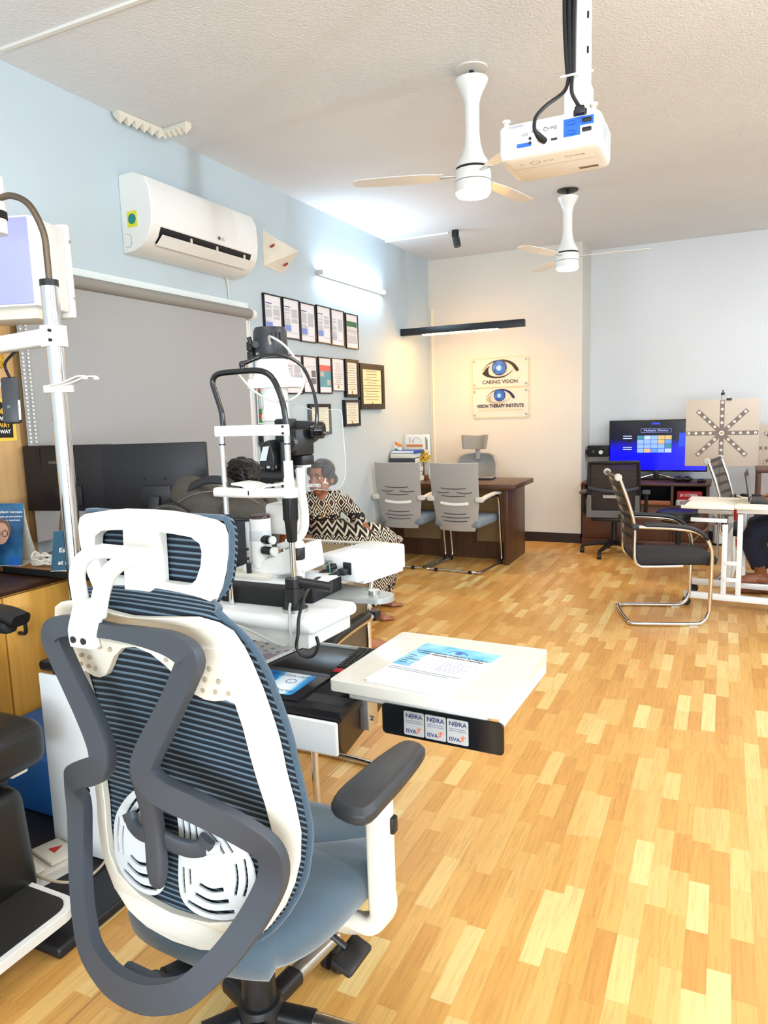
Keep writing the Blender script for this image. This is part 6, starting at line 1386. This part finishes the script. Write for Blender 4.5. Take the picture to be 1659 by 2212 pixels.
# ================================================================ television corner and the white tables on the right
M_tvw = wood('tv_unit_brown', '#4A2A1B', '#5F3A27', 0, .45, 5)
def tv_unit():
    t = thing('tv_unit', 'brown wood television unit with open shelves in the alcove', 'cabinet', (-.75, 8.05, 0))
    part('top', MB().box2((-1.37, 7.79, .645), (-.11, 8.34, .672), .003), M_tvw, t, True)
    part('base', MB().box2((-1.37, 7.80, .0), (-.12, 8.33, .07), .002), M_tvw, t, True)
    for x in (-1.35, -.47, -.14): part('upright', MB().box2((x - .012, 7.82, .07), (x + .012, 8.32, .645)), M_tvw, t, True)
    part('back_board', MB().box2((-1.35, 8.30, .07), (-.14, 8.32, .645)), M_blackm, t, True)
    part('shelf', MB().box2((-1.34, 7.82, .42), (-.15, 8.30, .44)), M_tvw, t, True)
    part('drawer_front', MB().box2((-1.335, 7.815, .445), (-.485, 7.83, .49), .002), wood('tv_drawer', '#8B5229', '#A9683A', 0, .4, 5), t, True)
    part('door', MB().box2((-1.335, 7.80, .075), (-.91, 7.82, .42), .002), M_tvw, t, True); part('door', MB().box2((-.905, 7.80, .075), (-.485, 7.82, .42), .002), M_tvw, t, True); part('door', MB().box2((-.455, 7.80, .075), (-.155, 7.82, .42), .002), M_tvw, t, True)
tv_unit()
def tv():
    t = thing('television', 'television showing a blue memory game grid on the brown unit', 'television', (-.65, 8.12, .673))
    x0, x1, z0, z1, y = -1.135, -.155, .765, 1.312, 8.10
    part('cabinet', MB().box2((x0, y, z0), (x1, y + .035, z1), .006), M_gloss, t, True)
    g = NT('screen_blue'); co = g.coord(kind='Generated'); sp = g.n('ShaderNodeSeparateXYZ'); g.l(co, sp.inputs[0])
    nz = g.n('ShaderNodeTexNoise'); nz.inputs['Scale'].default_value = 3; g.l(co, nz.inputs[0])
    h = g.math('ADD', sp.outputs[2], g.math('MULTIPLY', g.math('SUBTRACT', nz.outputs[0], .5), .35)); col = g.ramp(h, [(0, '#0000E0'), (.3, '#0000FF'), (.45, '#0000C0'), (.62, '#02022A'), (1, '#020208')])
    g.b.inputs['Base Color'].default_value = (.01, .01, .01, 1); g.b.inputs['Roughness'].default_value = .15; g.l(col, g.b.inputs['Emission Color']); g.b.inputs['Emission Strength'].default_value = 1.0
    s = part('screen', MB().box2((x0 + .012, y - .002, z0 + .015), (x1 - .012, y - .0005, z1 - .012)), g.m, t, True)
    rr = random.Random(4); cells = [mat('cell_%s' % n, c, .4, emit=.9) for n, c in (('pale', '#6F8FE8'), ('sky', '#4E78C8'), ('gold', '#A9925E'), ('teal', '#2E6E7E'), ('steel', '#8FA6E0'))]
    for i in range(5):
        for j in range(4): part('game_tile', MB().box2((-.845 + i * .069, y - .0035, .968 + j * .046), (-.780 + i * .069, y - .0025, 1.010 + j * .046)), cells[0] if rr.random() > .6 else rr.choice(cells), s, True)
    M_e = mat('screen_text', '#9FB4FF', .4, emit=.8); M_b = mat('screen_badge', '#2340FF', .4, emit=.9)
    part('screen_title', MB().text('Multiple Choice', (-.66, y - .003, 1.192), (1, 0, 0), (0, 0, 1), .03, .0004, 'CENTER', width=.24), M_e, s, True)
    part('title_box', MB().tube([(a, y - .003, b) for a, b in rrect(.30, .04, .006, 2, -.66, 1.20)], .001, 4, closed=True), M_e, s, True)
    part('badge_text', MB().text('EYESoft', (-.66, y - .003, 1.265), (1, 0, 0), (0, 0, 1), .024, .0004, 'CENTER', .001), M_b, s, True)
    for z in (1.14, 1.115, 1.02, .998): part('menu_line', MB().box2((-.99, y - .003, z), (-.90, y - .0025, z + .008)), M_e, s, True)
    part('menu_panel', MB().box2((-.43, y - .003, 1.03), (-.22, y - .0025, 1.17)), M_b, s, True)
    part('stand', MB().tube([(-.93, 8.06, .682), (-.80, 8.10, .70), (-.65, 8.12, .735), (-.50, 8.10, .70), (-.37, 8.06, .682)], .013, 10, 6), M_chrome, t, True)
    part('neck', MB().box2((-.68, 8.10, .70), (-.62, 8.13, .80), .006), M_black, t, True)
    part('sound_bar', MB().box2((-.98, 8.16, .673), (-.30, 8.24, .69), .004), M_black, t, True)
tv()
def small_stuff():
    t = thing('dial_box', 'black box with round white dial on a rod left of the television', 'instrument', (-1.245, 8.10, .673))
    part('box', MB().box2((-1.36, 8.06, .925), (-1.14, 8.14, 1.045), .006), M_blackm, t, True); part('side_knob', MB().box2((-1.375, 8.07, .95), (-1.36, 8.13, 1.0), .004), M_blackm, t, True)
    part('white_dial', MB().cyl((-1.215, 8.062, .975), (-1.215, 8.05, .975), .022, n=20), M_white, t, True); part('lens', MB().cyl((-1.295, 8.062, .98), (-1.295, 8.052, .98), .016, n=18), M_chrome, t, True)
    part('rod', MB().cyl((-1.33, 8.10, .673), (-1.33, 8.10, 1.07), .006, n=10), M_steel, t, True)
    g = thing('goggles', 'black goggles or game controller lying before the television', 'gadget', (-.40, 7.93, .673))
    part('body', MB().ball((-.42, 7.93, .705), (.05, .035, .032)).ball((-.34, 7.93, .705), (.05, .035, .032)).box2((-.42, 7.91, .69), (-.34, 7.95, .72), .01), M_gloss, g, True); part('strap', MB().tube([(-.46, 7.94, .70), (-.50, 7.98, .69), (-.44, 8.02, .685), (-.32, 8.02, .69), (-.29, 7.95, .70)], .009, 8, 5), M_black, g, True)
    m = thing('mouse', 'black computer mouse at the right end of the television unit', 'mouse', (-.20, 7.93, .673)); part('shell', MB().ball((-.20, 7.93, .688), (.045, .06, .022)), M_black, m, True); part('wheel', MB().cyl((-.203, 7.885, .705), (-.197, 7.885, .705), .006, n=10), M_grey_pl, m, True)
    b = thing('copier_paper_box', 'red ream box lettered JK COPIER on the television unit shelf', 'box', (-.30, 7.95, .44)); part('box', MB().box2((-.425, 7.86, .50), (-.19, 8.12, .585), .003), mat('ream_red', '#B9182A', .45), b, True); part('lower_ream', MB().box2((-.43, 7.85, .4405), (-.18, 8.12, .50), .003), M_paper, b, True)
    part('lettering', MB().text('JK COPIER', (-.395, 7.858, .535), (1, 0, 0), (0, 0, 1), .035, .001, bold=.001, width=.17), M_white, b, True); part('plastic_wrap', MB().sheet(lambda u, v: V((-.435 + .29 * u, 7.842 + .01 * math.sin(u * 17), .445 + .05 * v + .012 * math.sin(u * 9 + v * 4))), 24, 4, .001), mat('wrap', '#CDB8BC', .15, alpha=.55), b, True)
small_stuff()
def task_chair():
    t = thing('task_chair', 'black mesh task chair on casters facing the television', 'chair', (-.97, 7.32, 0), R(4))
    def b(u, v):
        r = 2 * u - 1; return V((r * (.225 + .012 * (1 - v)), -.17 - .05 * v + .05 * r * r, .45 + .485 * v))
    M_n = mat('task_net', '#3A322C', .8, alpha=.82)
    part('back_net', MB().sheet(b, 16, 16, .006), M_n, t)
    part('back_rim', MB().tube([b(k / 12, 0) for k in range(13)] + [b(1, k / 12) for k in range(1, 13)] + [b(1 - k / 12, 1) for k in range(1, 13)] + [b(0, 1 - k / 12) for k in range(1, 12)], .018, 8, closed=True), M_black, t)
    part('lumbar_bar', MB().sweep([b(u / 10, .46 + .06 * (2 * u / 10 - 1) ** 2 - .03) + V((0, -.012, 0)) for u in range(11)], rrect(.012, .03, .004, 2), (0, 0, 1)), M_grey_pl, t)
    part('label_strip', MB().sweep([b(.3 + .4 * u / 6, .32) + V((0, -.014, 0)) for u in range(7)], rrect(.004, .03, .001, 1), (0, 0, 1)), M_shell, t)
    part('back_yoke', MB().prism([(-.25, .40), (.25, .40), (.24, .62), (.20, .62), (.20, .47), (-.20, .47), (-.20, .62), (-.24, .62)], (0, -.215, 0), (1, 0, 0), (0, 0, 1), (0, .03, 0)), mat('yoke_grey', '#5E5C59', .5), t, bevel=.008)
    part('seat', MB().box((0, .06, .43), (.49, .47, .075), None, .03, seg=4), M_chseat, t); part('seat_pan', MB().box((0, .04, .375), (.42, .40, .04), None, .01), M_black, t)
    for s in (1, -1):
        part('arm_post', MB().tube([(s * .22, .06, .38), (s * .29, .05, .42), (s * .295, .04, .60)], .018, 10, 4), M_black, t); part('arm_pad', MB().box((s * .295, .05, .625), (.075, .23, .025), None, .01), mat('arm_grey', '#4A4845', .6) if 'arm_grey' not in bpy.data.materials else bpy.data.materials['arm_grey'], t)
    part('column', MB().cyl((0, .03, .09), (0, .03, .37), .028), M_black, t)
    for k in range(5):
        a = R(-112 + 72 * k); e = V((.31 * math.cos(a), .03 + .31 * math.sin(a), 0)); part('base_leg', MB().sweep([V((0, .03, .125)), (V((0, .03, .11)) + e) / 2 + V((0, 0, .05)), e + V((0, 0, .075))], rrect(.045, .035, .01, 2), (0, 0, 1), scale=[1.2, 1, .7]), M_black, t); part('caster', MB().cyl(e + V((-.02, 0, .03)), e + V((.02, 0, .03)), .03, n=16).cyl(e + V((0, 0, .03)), e + V((0, 0, .08)), .012, n=10), M_black, t)
task_chair()
def stool(loc, label):
    t = thing('round_stool', label, 'stool', loc, 0, 'round black stools')
    part('cushion', MB().lathe([(.001, .43), (.17, .43), (.192, .445), (.195, .475), (.188, .497), (.16, .508), (.001, .512)], n=36), M_leather, t)
    part('disc', MB().lathe([(.001, .405), (.15, .405), (.16, .43)], n=32), M_black, t); part('column', MB().cyl((0, 0, .08), (0, 0, .41), .025), M_black, t); part('hub', MB().lathe([(.03, .06), (.065, .065), (.07, .10), (.03, .115)], n=12), M_white, t)
    for k in range(5):
        a = R(10 + 72 * k); e = V((.26 * math.cos(a), .26 * math.sin(a), 0)); part('base_leg', MB().sweep([V((0, 0, .085)), e + V((0, 0, .06))], rrect(.035, .025, .008, 2), (0, 0, 1)), M_steel, t); part('caster', MB().cyl(e + V((-.015, 0, .025)), e + V((.015, 0, .025)), .025, n=14), M_black, t)
stool((-.36, 7.02, 0), 'round black padded stool with white hub in front of the television unit')
stool((.70, 5.92, 0), 'round black stool under the person at the white laptop table')
M_bd = mat('board_taupe', '#C3B6A7', .7); M_arm = mat('board_arm', '#7D6E65', .7); M_disc = mat('board_disc', '#EFECE6', .6)
def wheel_board(loc, rot, s_, label, stand_y=.06):
    t = thing('wheel_chart_board', label, 'chart board', loc, rot, 'eight-spoke letter boards')
    h = s_ / 2; zc = loc[2]; part('board', MB().box((0, 0, 0), (s_, .012, s_), None, .001), M_bd, t)
    am = MB()
    for k in range(8):
        a = k * PI / 4; d = V((math.cos(a), 0, math.sin(a))); e = V((-d.z, 0, d.x)) * .031 * s_; r1 = (.49 if k % 2 == 0 else .48) * s_
        o = V((0, -.0068 - .0002 * k, 0)); am.add([o + d * .02 - e, o + d * r1 - e, o + d * r1 + e, o + d * .02 + e], [(0, 1, 2, 3)])
    part('spokes', am, M_arm, t)
    L = ['NOPZ', 'MOGV', 'OIKV', 'EUMV', 'ACEV', 'NPHZ', 'NPL', 'TVKZ']
    dm, tx = MB(), MB()
    for k in range(8):
        a = k * PI / 4; d = V((math.cos(a), 0, math.sin(a)))
        for i, chh in enumerate(L[k]):
            r = (.155 + .10 * i) * s_ if k % 2 == 0 else (.135 + .103 * i) * s_; c = d * r
            dm.prism(circ(.0205 * s_, 16), c + V((0, -.0086, 0)), (1, 0, 0), (0, 0, 1), (0, -.0006, 0)); tx.text(chh, c + V((0, -.0095, -.009 * s_ * 1.2)), (1, 0, 0), (0, 0, 1), .03 * s_, .0002, 'CENTER')
    part('discs', dm, M_disc, t, kind='stuff'); part('letters', tx, M_ink, t, kind='stuff')
    part('centre_disc', MB().prism(circ(.037 * s_, 8), (0, -.0088, 0), (1, 0, 0), (0, 0, 1), (0, -.001, 0)), M_disc, t); part('centre_dot', MB().prism(circ(.018 * s_, 14), (0, -.0099, 0), (1, 0, 0), (0, 0, 1), (0, -.001, 0)), mat('dot_khaki', '#9C8B55', .6) if 'dot_khaki' not in bpy.data.materials else bpy.data.materials['dot_khaki'], t)
    part('binder_clip', MB().box((.055, 0, h), (.045, .03, .02), None, .003), M_black, t); part('clip_wire', MB().tube([(.045, 0, h + .01), (.05, 0, h + .032), (.06, 0, h + .032), (.065, 0, h + .01)], .0018, 6), M_steel, t)
    st = thing('chart_stand', label.replace('letter board', 'tripod stand of the board'), 'stand', (loc[0], loc[1] + stand_y, 0), 0, 'tripod stands')
    part('pole', MB().cyl((0, 0, .25), (0, 0, zc + h + .04), .012, n=12), M_steel, st); part('pole_tip', MB().cyl((0, 0, zc + h + .04), (0, 0, zc + h + .065), .016, n=12).cyl((0, 0, zc + h + .06), (0, 0, zc + h + .09), .005, n=8), M_black, st); part('collar', MB().cyl((0, 0, .30), (0, 0, .36), .024, n=14), M_black, st); part('lower_pole', MB().cyl((0, 0, .02), (0, 0, .3), .009, n=10), M_steel, st)
    for k in range(3):
        a = R(30 + 120 * k); part('tripod_leg', MB().tube([(0, 0, .34), (.20 * math.cos(a), .20 * math.sin(a), .17), (.34 * math.cos(a), .34 * math.sin(a), .012)], .010, 8), M_steel if k else M_black, st)
wheel_board((-.03, 7.55, 1.185), R(-1.5), .63, 'eight-spoke letter board in front of the television')
wheel_board((.50, 7.9, 1.02), R(-2), .45, 'eight-spoke letter board behind, cut by the right edge')
def side_frame():
    t = thing('brown_table_frame', 'dark brown table frame at the right edge behind the laptop table', 'table', (.55, 7.2, 0))
    part('top', MB().box2((.26, 6.95, .86), (1.0, 7.45, .885), .003), M_tvw, t, True)
    for x in (.28, .97):
        for y in (6.98, 7.42): part('leg', MB().box2((x - .015, y - .015, 0), (x + .015, y + .015, .86), .002), M_tvw, t, True)
side_frame()
def extinguisher():
    t = thing('fire_extinguisher', 'red fire extinguisher on the floor behind the laptop table', 'extinguisher', (.13, 8.13, 0)); part('cylinder', MB().lathe([(.001, 0), (.07, .005), (.075, .03), (.075, .36), (.06, .41), (.025, .44), (.02, .46)]), mat('extinguisher_red', '#A8201B', .3), t); part('valve', MB().cyl((0, 0, .46), (0, 0, .50), .018).box((.03, 0, .51), (.11, .025, .02), None, .005), M_black, t); part('hose', MB().tube([(.0, -.02, .48), (-.08, -.03, .45), (-.095, -.03, .30), (-.09, -.03, .16)], .009, 8, 6), M_black, t); part('label', MB().lathe([(.0755, .12), (.0758, .121), (.0758, .27), (.0755, .271)]), M_white, t)
extinguisher()
def white_column():
    t = thing('white_bin', 'white cylindrical bin beside the fire extinguisher', 'bin', (-.028, 8.13, 0)); part('body', MB().lathe([(.001, .02), (.055, .02), (.06, .30), (.058, .31)]), M_white, t); part('foot', MB().lathe([(.001, 0), (.062, 0), (.058, .022)]), M_black, t)
white_column()
M_ltop = wood('pale_oak_top', '#E2D9C4', '#F0EADB', 0, .35, 4, .0)
def laptop_table(loc, rot, label):
    t = thing('rolling_table', label, 'table', loc, rot, 'white rolling laptop tables')
    part('left_leaf', MB().box((-.135, 0, .742), (.345, .56, .022), None, .004), M_ltop, t); part('right_leaf', MB().box((.21, 0, .748), (.34, .56, .022), None, .004), M_ltop, t); part('end_label', MB().box((-.295, -.10, .7535), (.02, .30, .001)), mat('label_dim', '#55505A', .6) if 'label_dim' not in bpy.data.materials else bpy.data.materials['label_dim'], t)
    for y in (-.19, .24):
        part('foot_beam', MB().box((.035, y, .085), (.63, .04, .045), None, .003), M_whitep, t)
        part('outer_column', MB().box((-.02, y, .36), (.035, .045, .51), None, .003), M_whitep, t); part('inner_column', MB().box((.075, y, .40), (.035, .045, .59), None, .003), M_whitep, t)
        part('height_plate', MB().box((.027, y - .022, .34), (.10, .006, .03), None, .001), M_whitep, t); part('height_plate', MB().box((.027, y - .022, .22), (.10, .006, .03), None, .001), M_whitep, t)
        part('leaf_arm', MB().box((-.13, y, .642), (.24, .03, .028), None, .002), M_whitep, t)
        part('top_beam', MB().box((.20, y, .715), (.30, .03, .03), None, .002), M_whitep, t)
        for x in (-.265, .335): part('caster', MB().cyl((x - .0, y - .016, .03), (x, y + .016, .03), .03, n=16).box((x, y, .052), (.04, .03, .03), None, .004), M_black, t)
    part('brace', MB().box((-.02, .02, .55), (.03, .42, .03), None, .002), M_whitep, t); part('lift_lever', MB().tube([(.02, .0, .5), (.03, -.02, .3), (.02, -.02, .2)], .012, 8, 4), M_whitep, t)
laptop_table((.06, 5.76, 0), R(-5), 'white rolling table with pale oak leaves carrying the open laptop')
laptop_table((.78, 5.40, 0), R(-5), 'white rolling table cut by the right edge, nearest the camera')
def laptop_open():
    t = thing('laptop', 'open black laptop on the white rolling table', 'laptop', (.27, 5.78, .7595), R(-4)); part('base', MB().box((.03, 0, .008), (.23, .33, .015), None, .004), M_black, t); part('keys', MB().box((.0, 0, .0162), (.11, .29, .0015), None, .0005), mat('laptop_keys', '#2B2A2C', .5), t)
    part('lid', MB().box((-.108, 0, .116), (.007, .33, .215), M.Rotation(R(-9), 4, 'Y'), .003), M_black, t); part('screen', MB().box((-.1035, 0, .116), (.001, .31, .195), M.Rotation(R(-9), 4, 'Y')), M_gloss, t)
laptop_open()
def typist():
    t = thing('person', 'barefoot person in navy trousers typing at the right edge', 'person', (.65, 5.9, .5)); tone = skinmat('skin_deep', '#8E5638')
    b = MB(); f, s, u = basis((-1, -.05, 0)); hip = V((.66, 5.9, .60)); chest = V((.66, 5.9, .95)); neck = V((.64, 5.9, 1.07)); hd = V((.62, 5.9, 1.19)); p, rt = head_shape(b, hd, (-1, -.1, -.25), (-.2, 0, 1), 1.0)
    b.tube([neck - V((0, 0, .04)), neck + V((0, 0, .02)), hd + V((0, 0, -.05))], [.058, .05, .05], 14).tube([hip, (hip + chest) / 2, chest, neck - V((0, 0, .04))], [.14, .13, .14, .07], 18, 4)
    shR = chest + s * .17 + V((0, 0, .06)); shL = chest - s * .17 + V((0, 0, .06)); b.tube([shR, chest + V((0, 0, .06)), shL], [.058, .08, .058], 14, 4)
    for a_, sd in ((shR, 1), (shL, -1)):
        e_ = a_ + V((-.08, 0, -.26)) + s * .05 * sd; w_ = V((.40, 5.87, .795)) + s * .09 * sd; b.tube([a_, e_, w_], [.05, .042, .026], 14, 4); hand(b, w_, (-1, 0, -.08), (0, 0, -1), .45, 1.0, sd)
    kR = V((.235, 5.83, .53)); kL = V((.245, 6.07, .53)); aR = V((.275, 5.99, .20)); aL = V((.30, 6.12, .10))
    for hp, k_, a_ in ((hip + s * .09, kL, aL), (hip - s * .09, kR, aR)): b.tube([hp - V((0, 0, .03)), k_, a_], [.09, .062, .036], 14, 4)
    foot(b, aL, (-1, -.05, 0), 1.0, 1)
    q = MB(); foot(q, V((0, 0, .09)), (-1, -.08, 0), 1.0, 1); b.add([V(v) + V((.275, 5.99, .108)) for v in q.v], q.f)
    remesh(part('body', b, tone, t, True), .005, 3); face_bits(t, p, rt, 1.0, tone, bpy.data.materials['lip_brown'])
    h = MB(); h.ball(p(0, -.016, .05), (.084, .1, .082), 20, 14, rt).ball(p(0, -.06, -.01), (.07, .05, .07), 16, 10, rt); remesh(part('hair', h, M_hair, t, True), .006, 2)
    tr = MB(); 
    for hp, k_, a_ in ((hip + s * .09, kL, aL), (hip - s * .09, kR, aR)): tr.tube([hp - V((0, 0, .03)), k_, k_ + (a_ - k_) * .75], [.115, .088, .075], 16, 4)
    remesh(part('trousers', tr, mat('denim_navy', '#161C33', .85, noise=.2, nscale=80), t, True), .008, 5)
    sh = MB(); sh.tube([hip, (hip + chest) / 2, chest, chest + V((0, 0, .08))], [.16, .15, .158, .1], 18, 4).tube([shR, chest + V((0, 0, .06)), shL], [.07, .095, .07], 14, 4); remesh(part('shirt', sh, mat('shirt_grey', '#5A6470', .85), t, True), .009, 5)
typist()
# ================================================================ ceiling: projector, fans, spot
def projector():
    t = thing('projector', 'white ceiling projector hung upside down, cable sockets facing the camera', 'projector', (-.525, 2.47, 2.28))
    x0, x1, y0, y1, z0, z1 = -.682, -.368, 2.352, 2.60, 2.278, 2.362
    body = MB(); pl = rrect(x1 - x0, y1 - y0, .03, 5, (x0 + x1) / 2, (y0 + y1) / 2); cx, cy = (x0 + x1) / 2, (y0 + y1) / 2
    body.rings([[V((cx + (a - cx) * k, cy + (b - cy) * k, z)) for a, b in pl] for k, z in ((.88, z0 - .022), (.97, z0 - .016), (1, z0), (1, z1 - .006), (.97, z1))])
    part('body', body, mat('projector_white', '#ECEAE4', .35), t, True, sharp=40)
    f = y0 - .0012; bp = part('socket_plate', MB().prism(rrect(.262, .066, .004, 2, cx - .012, 2.324), (0, y0 - .001, 0), (1, 0, 0), (0, 0, 1), (0, .004, 0)), M_unit, t, True)
    M_bl = mat('socket_blue', '#1E62C9', .5); part('blue_patch', MB().prism([(-.475, 2.294), (-.425, 2.294), (-.425, 2.32), (-.385, 2.32), (-.385, 2.345), (-.475, 2.345)], (0, f, 0), (1, 0, 0), (0, 0, 1), (0, -.0006, 0)), M_bl, bp, True); part('audio_patch', MB().box2((-.62, f - .0006, 2.288), (-.575, f, 2.30)), M_bl, bp, True)
    for x, z, c in ((-.452, 2.333, M_bl), (-.405, 2.333, M_black), (-.452, 2.306, M_bl), (-.405, 2.306, M_black)): part('video_socket', MB().prism(rrect(.028, .012, .004, 3, x, z), (0, f - .0006, 0), (1, 0, 0), (0, 0, 1), (0, -.004, 0), [rrect(.022, .008, .003, 3, x, z)]).prism(rrect(.022, .008, .003, 3, x, z), (0, f - .001, 0), (1, 0, 0), (0, 0, 1), (0, -.001, 0)), c, bp, True)
    for z in (2.31, 2.297): part('audio_jack', MB().cyl((-.578, f, z), (-.578, f - .003, z), .0045, n=12), M_black, bp, True)
    part('usb_socket', MB().box2((-.513, f - .001, 2.292), (-.494, f, 2.299)), M_black, bp, True)
    up_ = MB(); X_ = V((-1, 0, 0)); Z_ = V((0, 0, -1))
    up_.text('BenQ', (-.495, f - .0008, 2.334), X_, Z_, .016, 0, width=.04).text('HDMI', (-.548, f - .0008, 2.333), X_, Z_, .01, 0, width=.024).text('DLP', (-.585, f - .0008, 2.328), X_, Z_, .011, 0, width=.018)
    part('back_lettering', up_, M_ink, bp, True); part('mains_inlet', MB().box2((-.445, f - .006, 2.347), (-.405, f, 2.366), .003), M_black, t, True)
    part('barcode', MB().box2((-.645, f - .0005, 2.349), (-.60, f, 2.357)), M_txt, bp, True)
    ul = MB(); zz = z0 - .0224; ul.text('BenQ', (-.42, 2.40, zz), (-1, 0, 0), (0, 1, 0), .022, 0, width=.06); part('underside_lettering', ul, mat('emboss_tan', '#B9A27C', .6), t, True)
    em = MB(); em.prism(circ(.016, 20), (-.575, 2.41, zz), (1, 0, 0), (0, 1, 0), (0, 0, -.0004), [circ(.0135, 20)]); [em.prism(circ(.0065, 12), (x, 2.41, zz), (1, 0, 0), (0, 1, 0), (0, 0, -.0004), [circ(.005, 12)]) for x in (-.62, -.545, -.525)]; part('underside_icons', em, bpy.data.materials['emboss_tan'], t, True, kind='stuff')
    part('seam', MB().box2((-.66, 2.452, zz - .0003), (-.39, 2.4535, zz)), bpy.data.materials['emboss_tan'], t, True); part('lens_slot', MB().box2((-.46, 2.53, z0 - .024), (-.40, 2.545, z0 - .02)), mat('slot_tan', '#7A6A58', .6), t, True)
    vn = MB(); [vn.box2((x1 - .0015, 2.42 + .018 * k, 2.29), (x1 + .0008, 2.428 + .018 * k, 2.35)) for k in range(8)]; part('side_grille', vn, mat('grille_grey', '#8F979C', .6), t, True, kind='stuff')
    for x, y in ((-.66, 2.375), (-.39, 2.375), (-.66, 2.575), (-.39, 2.575)): part('foot_screw', MB().cyl((x, y, z1 - .002), (x, y, z1 + .014), .008, n=14).cyl((x, y, z1 + .014), (x, y, z1 + .022), .013, n=16), M_cream, t, True)
    mt = thing('projector_mount', 'white slotted ceiling pole carrying the projector', 'mount', (-.455, 2.46, z1))
    part('spider_plate', MB().box2((-.53, 2.40, z1 + .003), (-.38, 2.54, z1 + .012), .002), M_whitep, mt, True)
    part('channel', MB().prism([(-.035, -.02), (.035, -.02), (.035, .02), (.031, .02), (.031, -.016), (-.031, -.016), (-.031, .02), (-.035, .02)], (-.452, 2.47, z1 + .01), (1, 0, 0), (0, 1, 0), (0, 0, H - z1 - .012)), M_whitep, mt, True)
    part('sleeve', MB().box2((-.494, 2.452, z1 + .01), (-.41, 2.494, z1 + .11), .002), M_whitep, mt, True); part('ceiling_flange', MB().box2((-.53, 2.40, H - .008), (-.37, 2.54, H - .0005), .002), M_whitep, mt, True)
    for k in range(6): part('slot', MB().box2((-.424, 2.4495, z1 + .2 + .1 * k), (-.418, 2.4485, z1 + .22 + .1 * k)), M_blackm, mt, True)
    c = thing('projector_cables', 'bundle of black cables strapped to the projector pole', 'cable', (-.47, 2.44, z1))
    for k, dx in enumerate((-.018, -.004, .010)): part('cable', MB().tube([(-.468 + dx, 2.437, H - .002), (-.466 + dx * 1.2, 2.434 - .003 * k, 2.9), (-.47 + dx, 2.432, 2.66), (-.468 + dx * .6, 2.435, 2.50)], .0075, 8, 8), M_black, c, True)
    part('strap', MB().box2((-.50, 2.42, 2.495), (-.40, 2.432, 2.502), .002), M_whitep, c, True)
    part('video_lead', MB().tube([(-.475, 2.43, 2.50), (-.485, 2.41, 2.45), (-.53, 2.36, 2.40), (-.553, 2.325, 2.36), (-.556, 2.315, 2.325), (-.548, 2.318, 2.305)], .006, 8, 8), M_black, c, True); part('video_plug', MB().tube([(-.55, 2.318, 2.31), (-.54, 2.332, 2.298), (-.532, 2.348, 2.294)], [.008, .011, .010], 10), M_black, c, True)
    part('power_lead', MB().tube([(-.465, 2.43, 2.50), (-.46, 2.40, 2.44), (-.435, 2.345, 2.385), (-.425, 2.335, 2.368)], .006, 8, 6), M_black, c, True); part('power_plug', MB().box((-.424, 2.336, 2.358), (.03, .02, .024), None, .005), M_black, c, True)
projector()
M_warm = mat('fan_lamp_glow', '#FFEFC9', .4, emit=60, ecol='#FFD48C')
def fan(loc, label, rose, blade_a):
    t = thing('ceiling_fan', label, 'ceiling fan', loc, 0, 'white ceiling fans with lamps')
    part('ceiling_rose', MB().lathe([(.001, H - .001), (.082, H - .001), (.08, H - .008), (.03, H - .012), (.001, H - .012)]), mat('rose_%s' % rose, '#D8D4CC' if rose == 'pale' else '#2B2723', .5), t)
    part('hook', MB().cyl((0, 0, H - .06), (0, 0, H - .01), .012), M_black, t)
    part('down_rod', MB().lathe([(.07, H - .05), (.082, H - .055), (.08, H - .068), (.062, H - .10), (.045, H - .135), (.037, H - .17), (.036, H - .30), (.042, H - .36), (.058, H - .41), (.083, H - .45), (.088, H - .47), (.02, H - .472)], n=32), M_whitep, t)
    part('shadow_gap', MB().lathe([(.07, H - .47), (.084, H - .472), (.084, H - .48), (.07, H - .482)], n=32), M_blackm, t)
    part('motor_housing', MB().lathe([(.02, H - .48), (.088, H - .482), (.092, H - .50), (.092, H - .535), (.02, H - .536)], n=36), M_whitep, t)
    part('lamp_ring', MB().lathe([(.02, H - .538), (.0915, H - .539), (.091, H - .588), (.082, H - .594), (.02, H - .594)], n=36), M_whitep, t)
    part('lamp_lens', MB().lathe([(.001, H - .594), (.082, H - .594), (.079, H - .604), (.05, H - .609), (.001, H - .611)], n=36), M_warm, t)
    for k in range(3):
        a = blade_a + 2 * PI * k / 3; d = V((math.cos(a), math.sin(a), 0)); e = V((-d.y, d.x, 0)); z = H - .505
        arm = part('blade_arm', MB().box(d * .12 + V((0, 0, z)), (.09, .03, .008), rz(a), .003), M_alu, t)
        rg = []
        for r_, w_, tw in ((.15, .030, .14), (.25, .05, .12), (.42, .056, .09), (.58, .05, .07), (.615, .03, .06)):
            c = d * r_ + V((0, 0, z)); rg.append([c + e * (w_ * x) + V((0, 0, w_ * x * math.tan(tw) + y_)) for x, y_ in ((-1, -.001), (1, -.001), (1, .002), (0, .006), (-1, .002))])
        part('blade', MB().rings(rg), M_whitep, t)
fan((-1.195, 3.669, 0), 'white ceiling fan with lit base, nearer, beside the projector', 'pale', R(198))
fan((-1.172, 5.97, 0), 'white ceiling fan with lit base, farther, in front of the alcove', 'dark', R(8))
def spot():
    t = thing('spot_lamp', 'small black two-part spot lamp on the ceiling by the left wall', 'lamp', (-2.36, 6.69, H))
    part('mount', MB().cyl((-2.36, 6.69, H), (-2.36, 6.69, H - .06), .034), M_black, t, True); part('head', MB().cyl((-2.355, 6.69, H - .07), (-2.335, 6.68, H - .15), .034), mat('spot_head', '#2E3138', .4), t, True); part('joint', MB().ball((-2.357, 6.69, H - .065), .014, 10, 8), M_black, t, True)
spot()
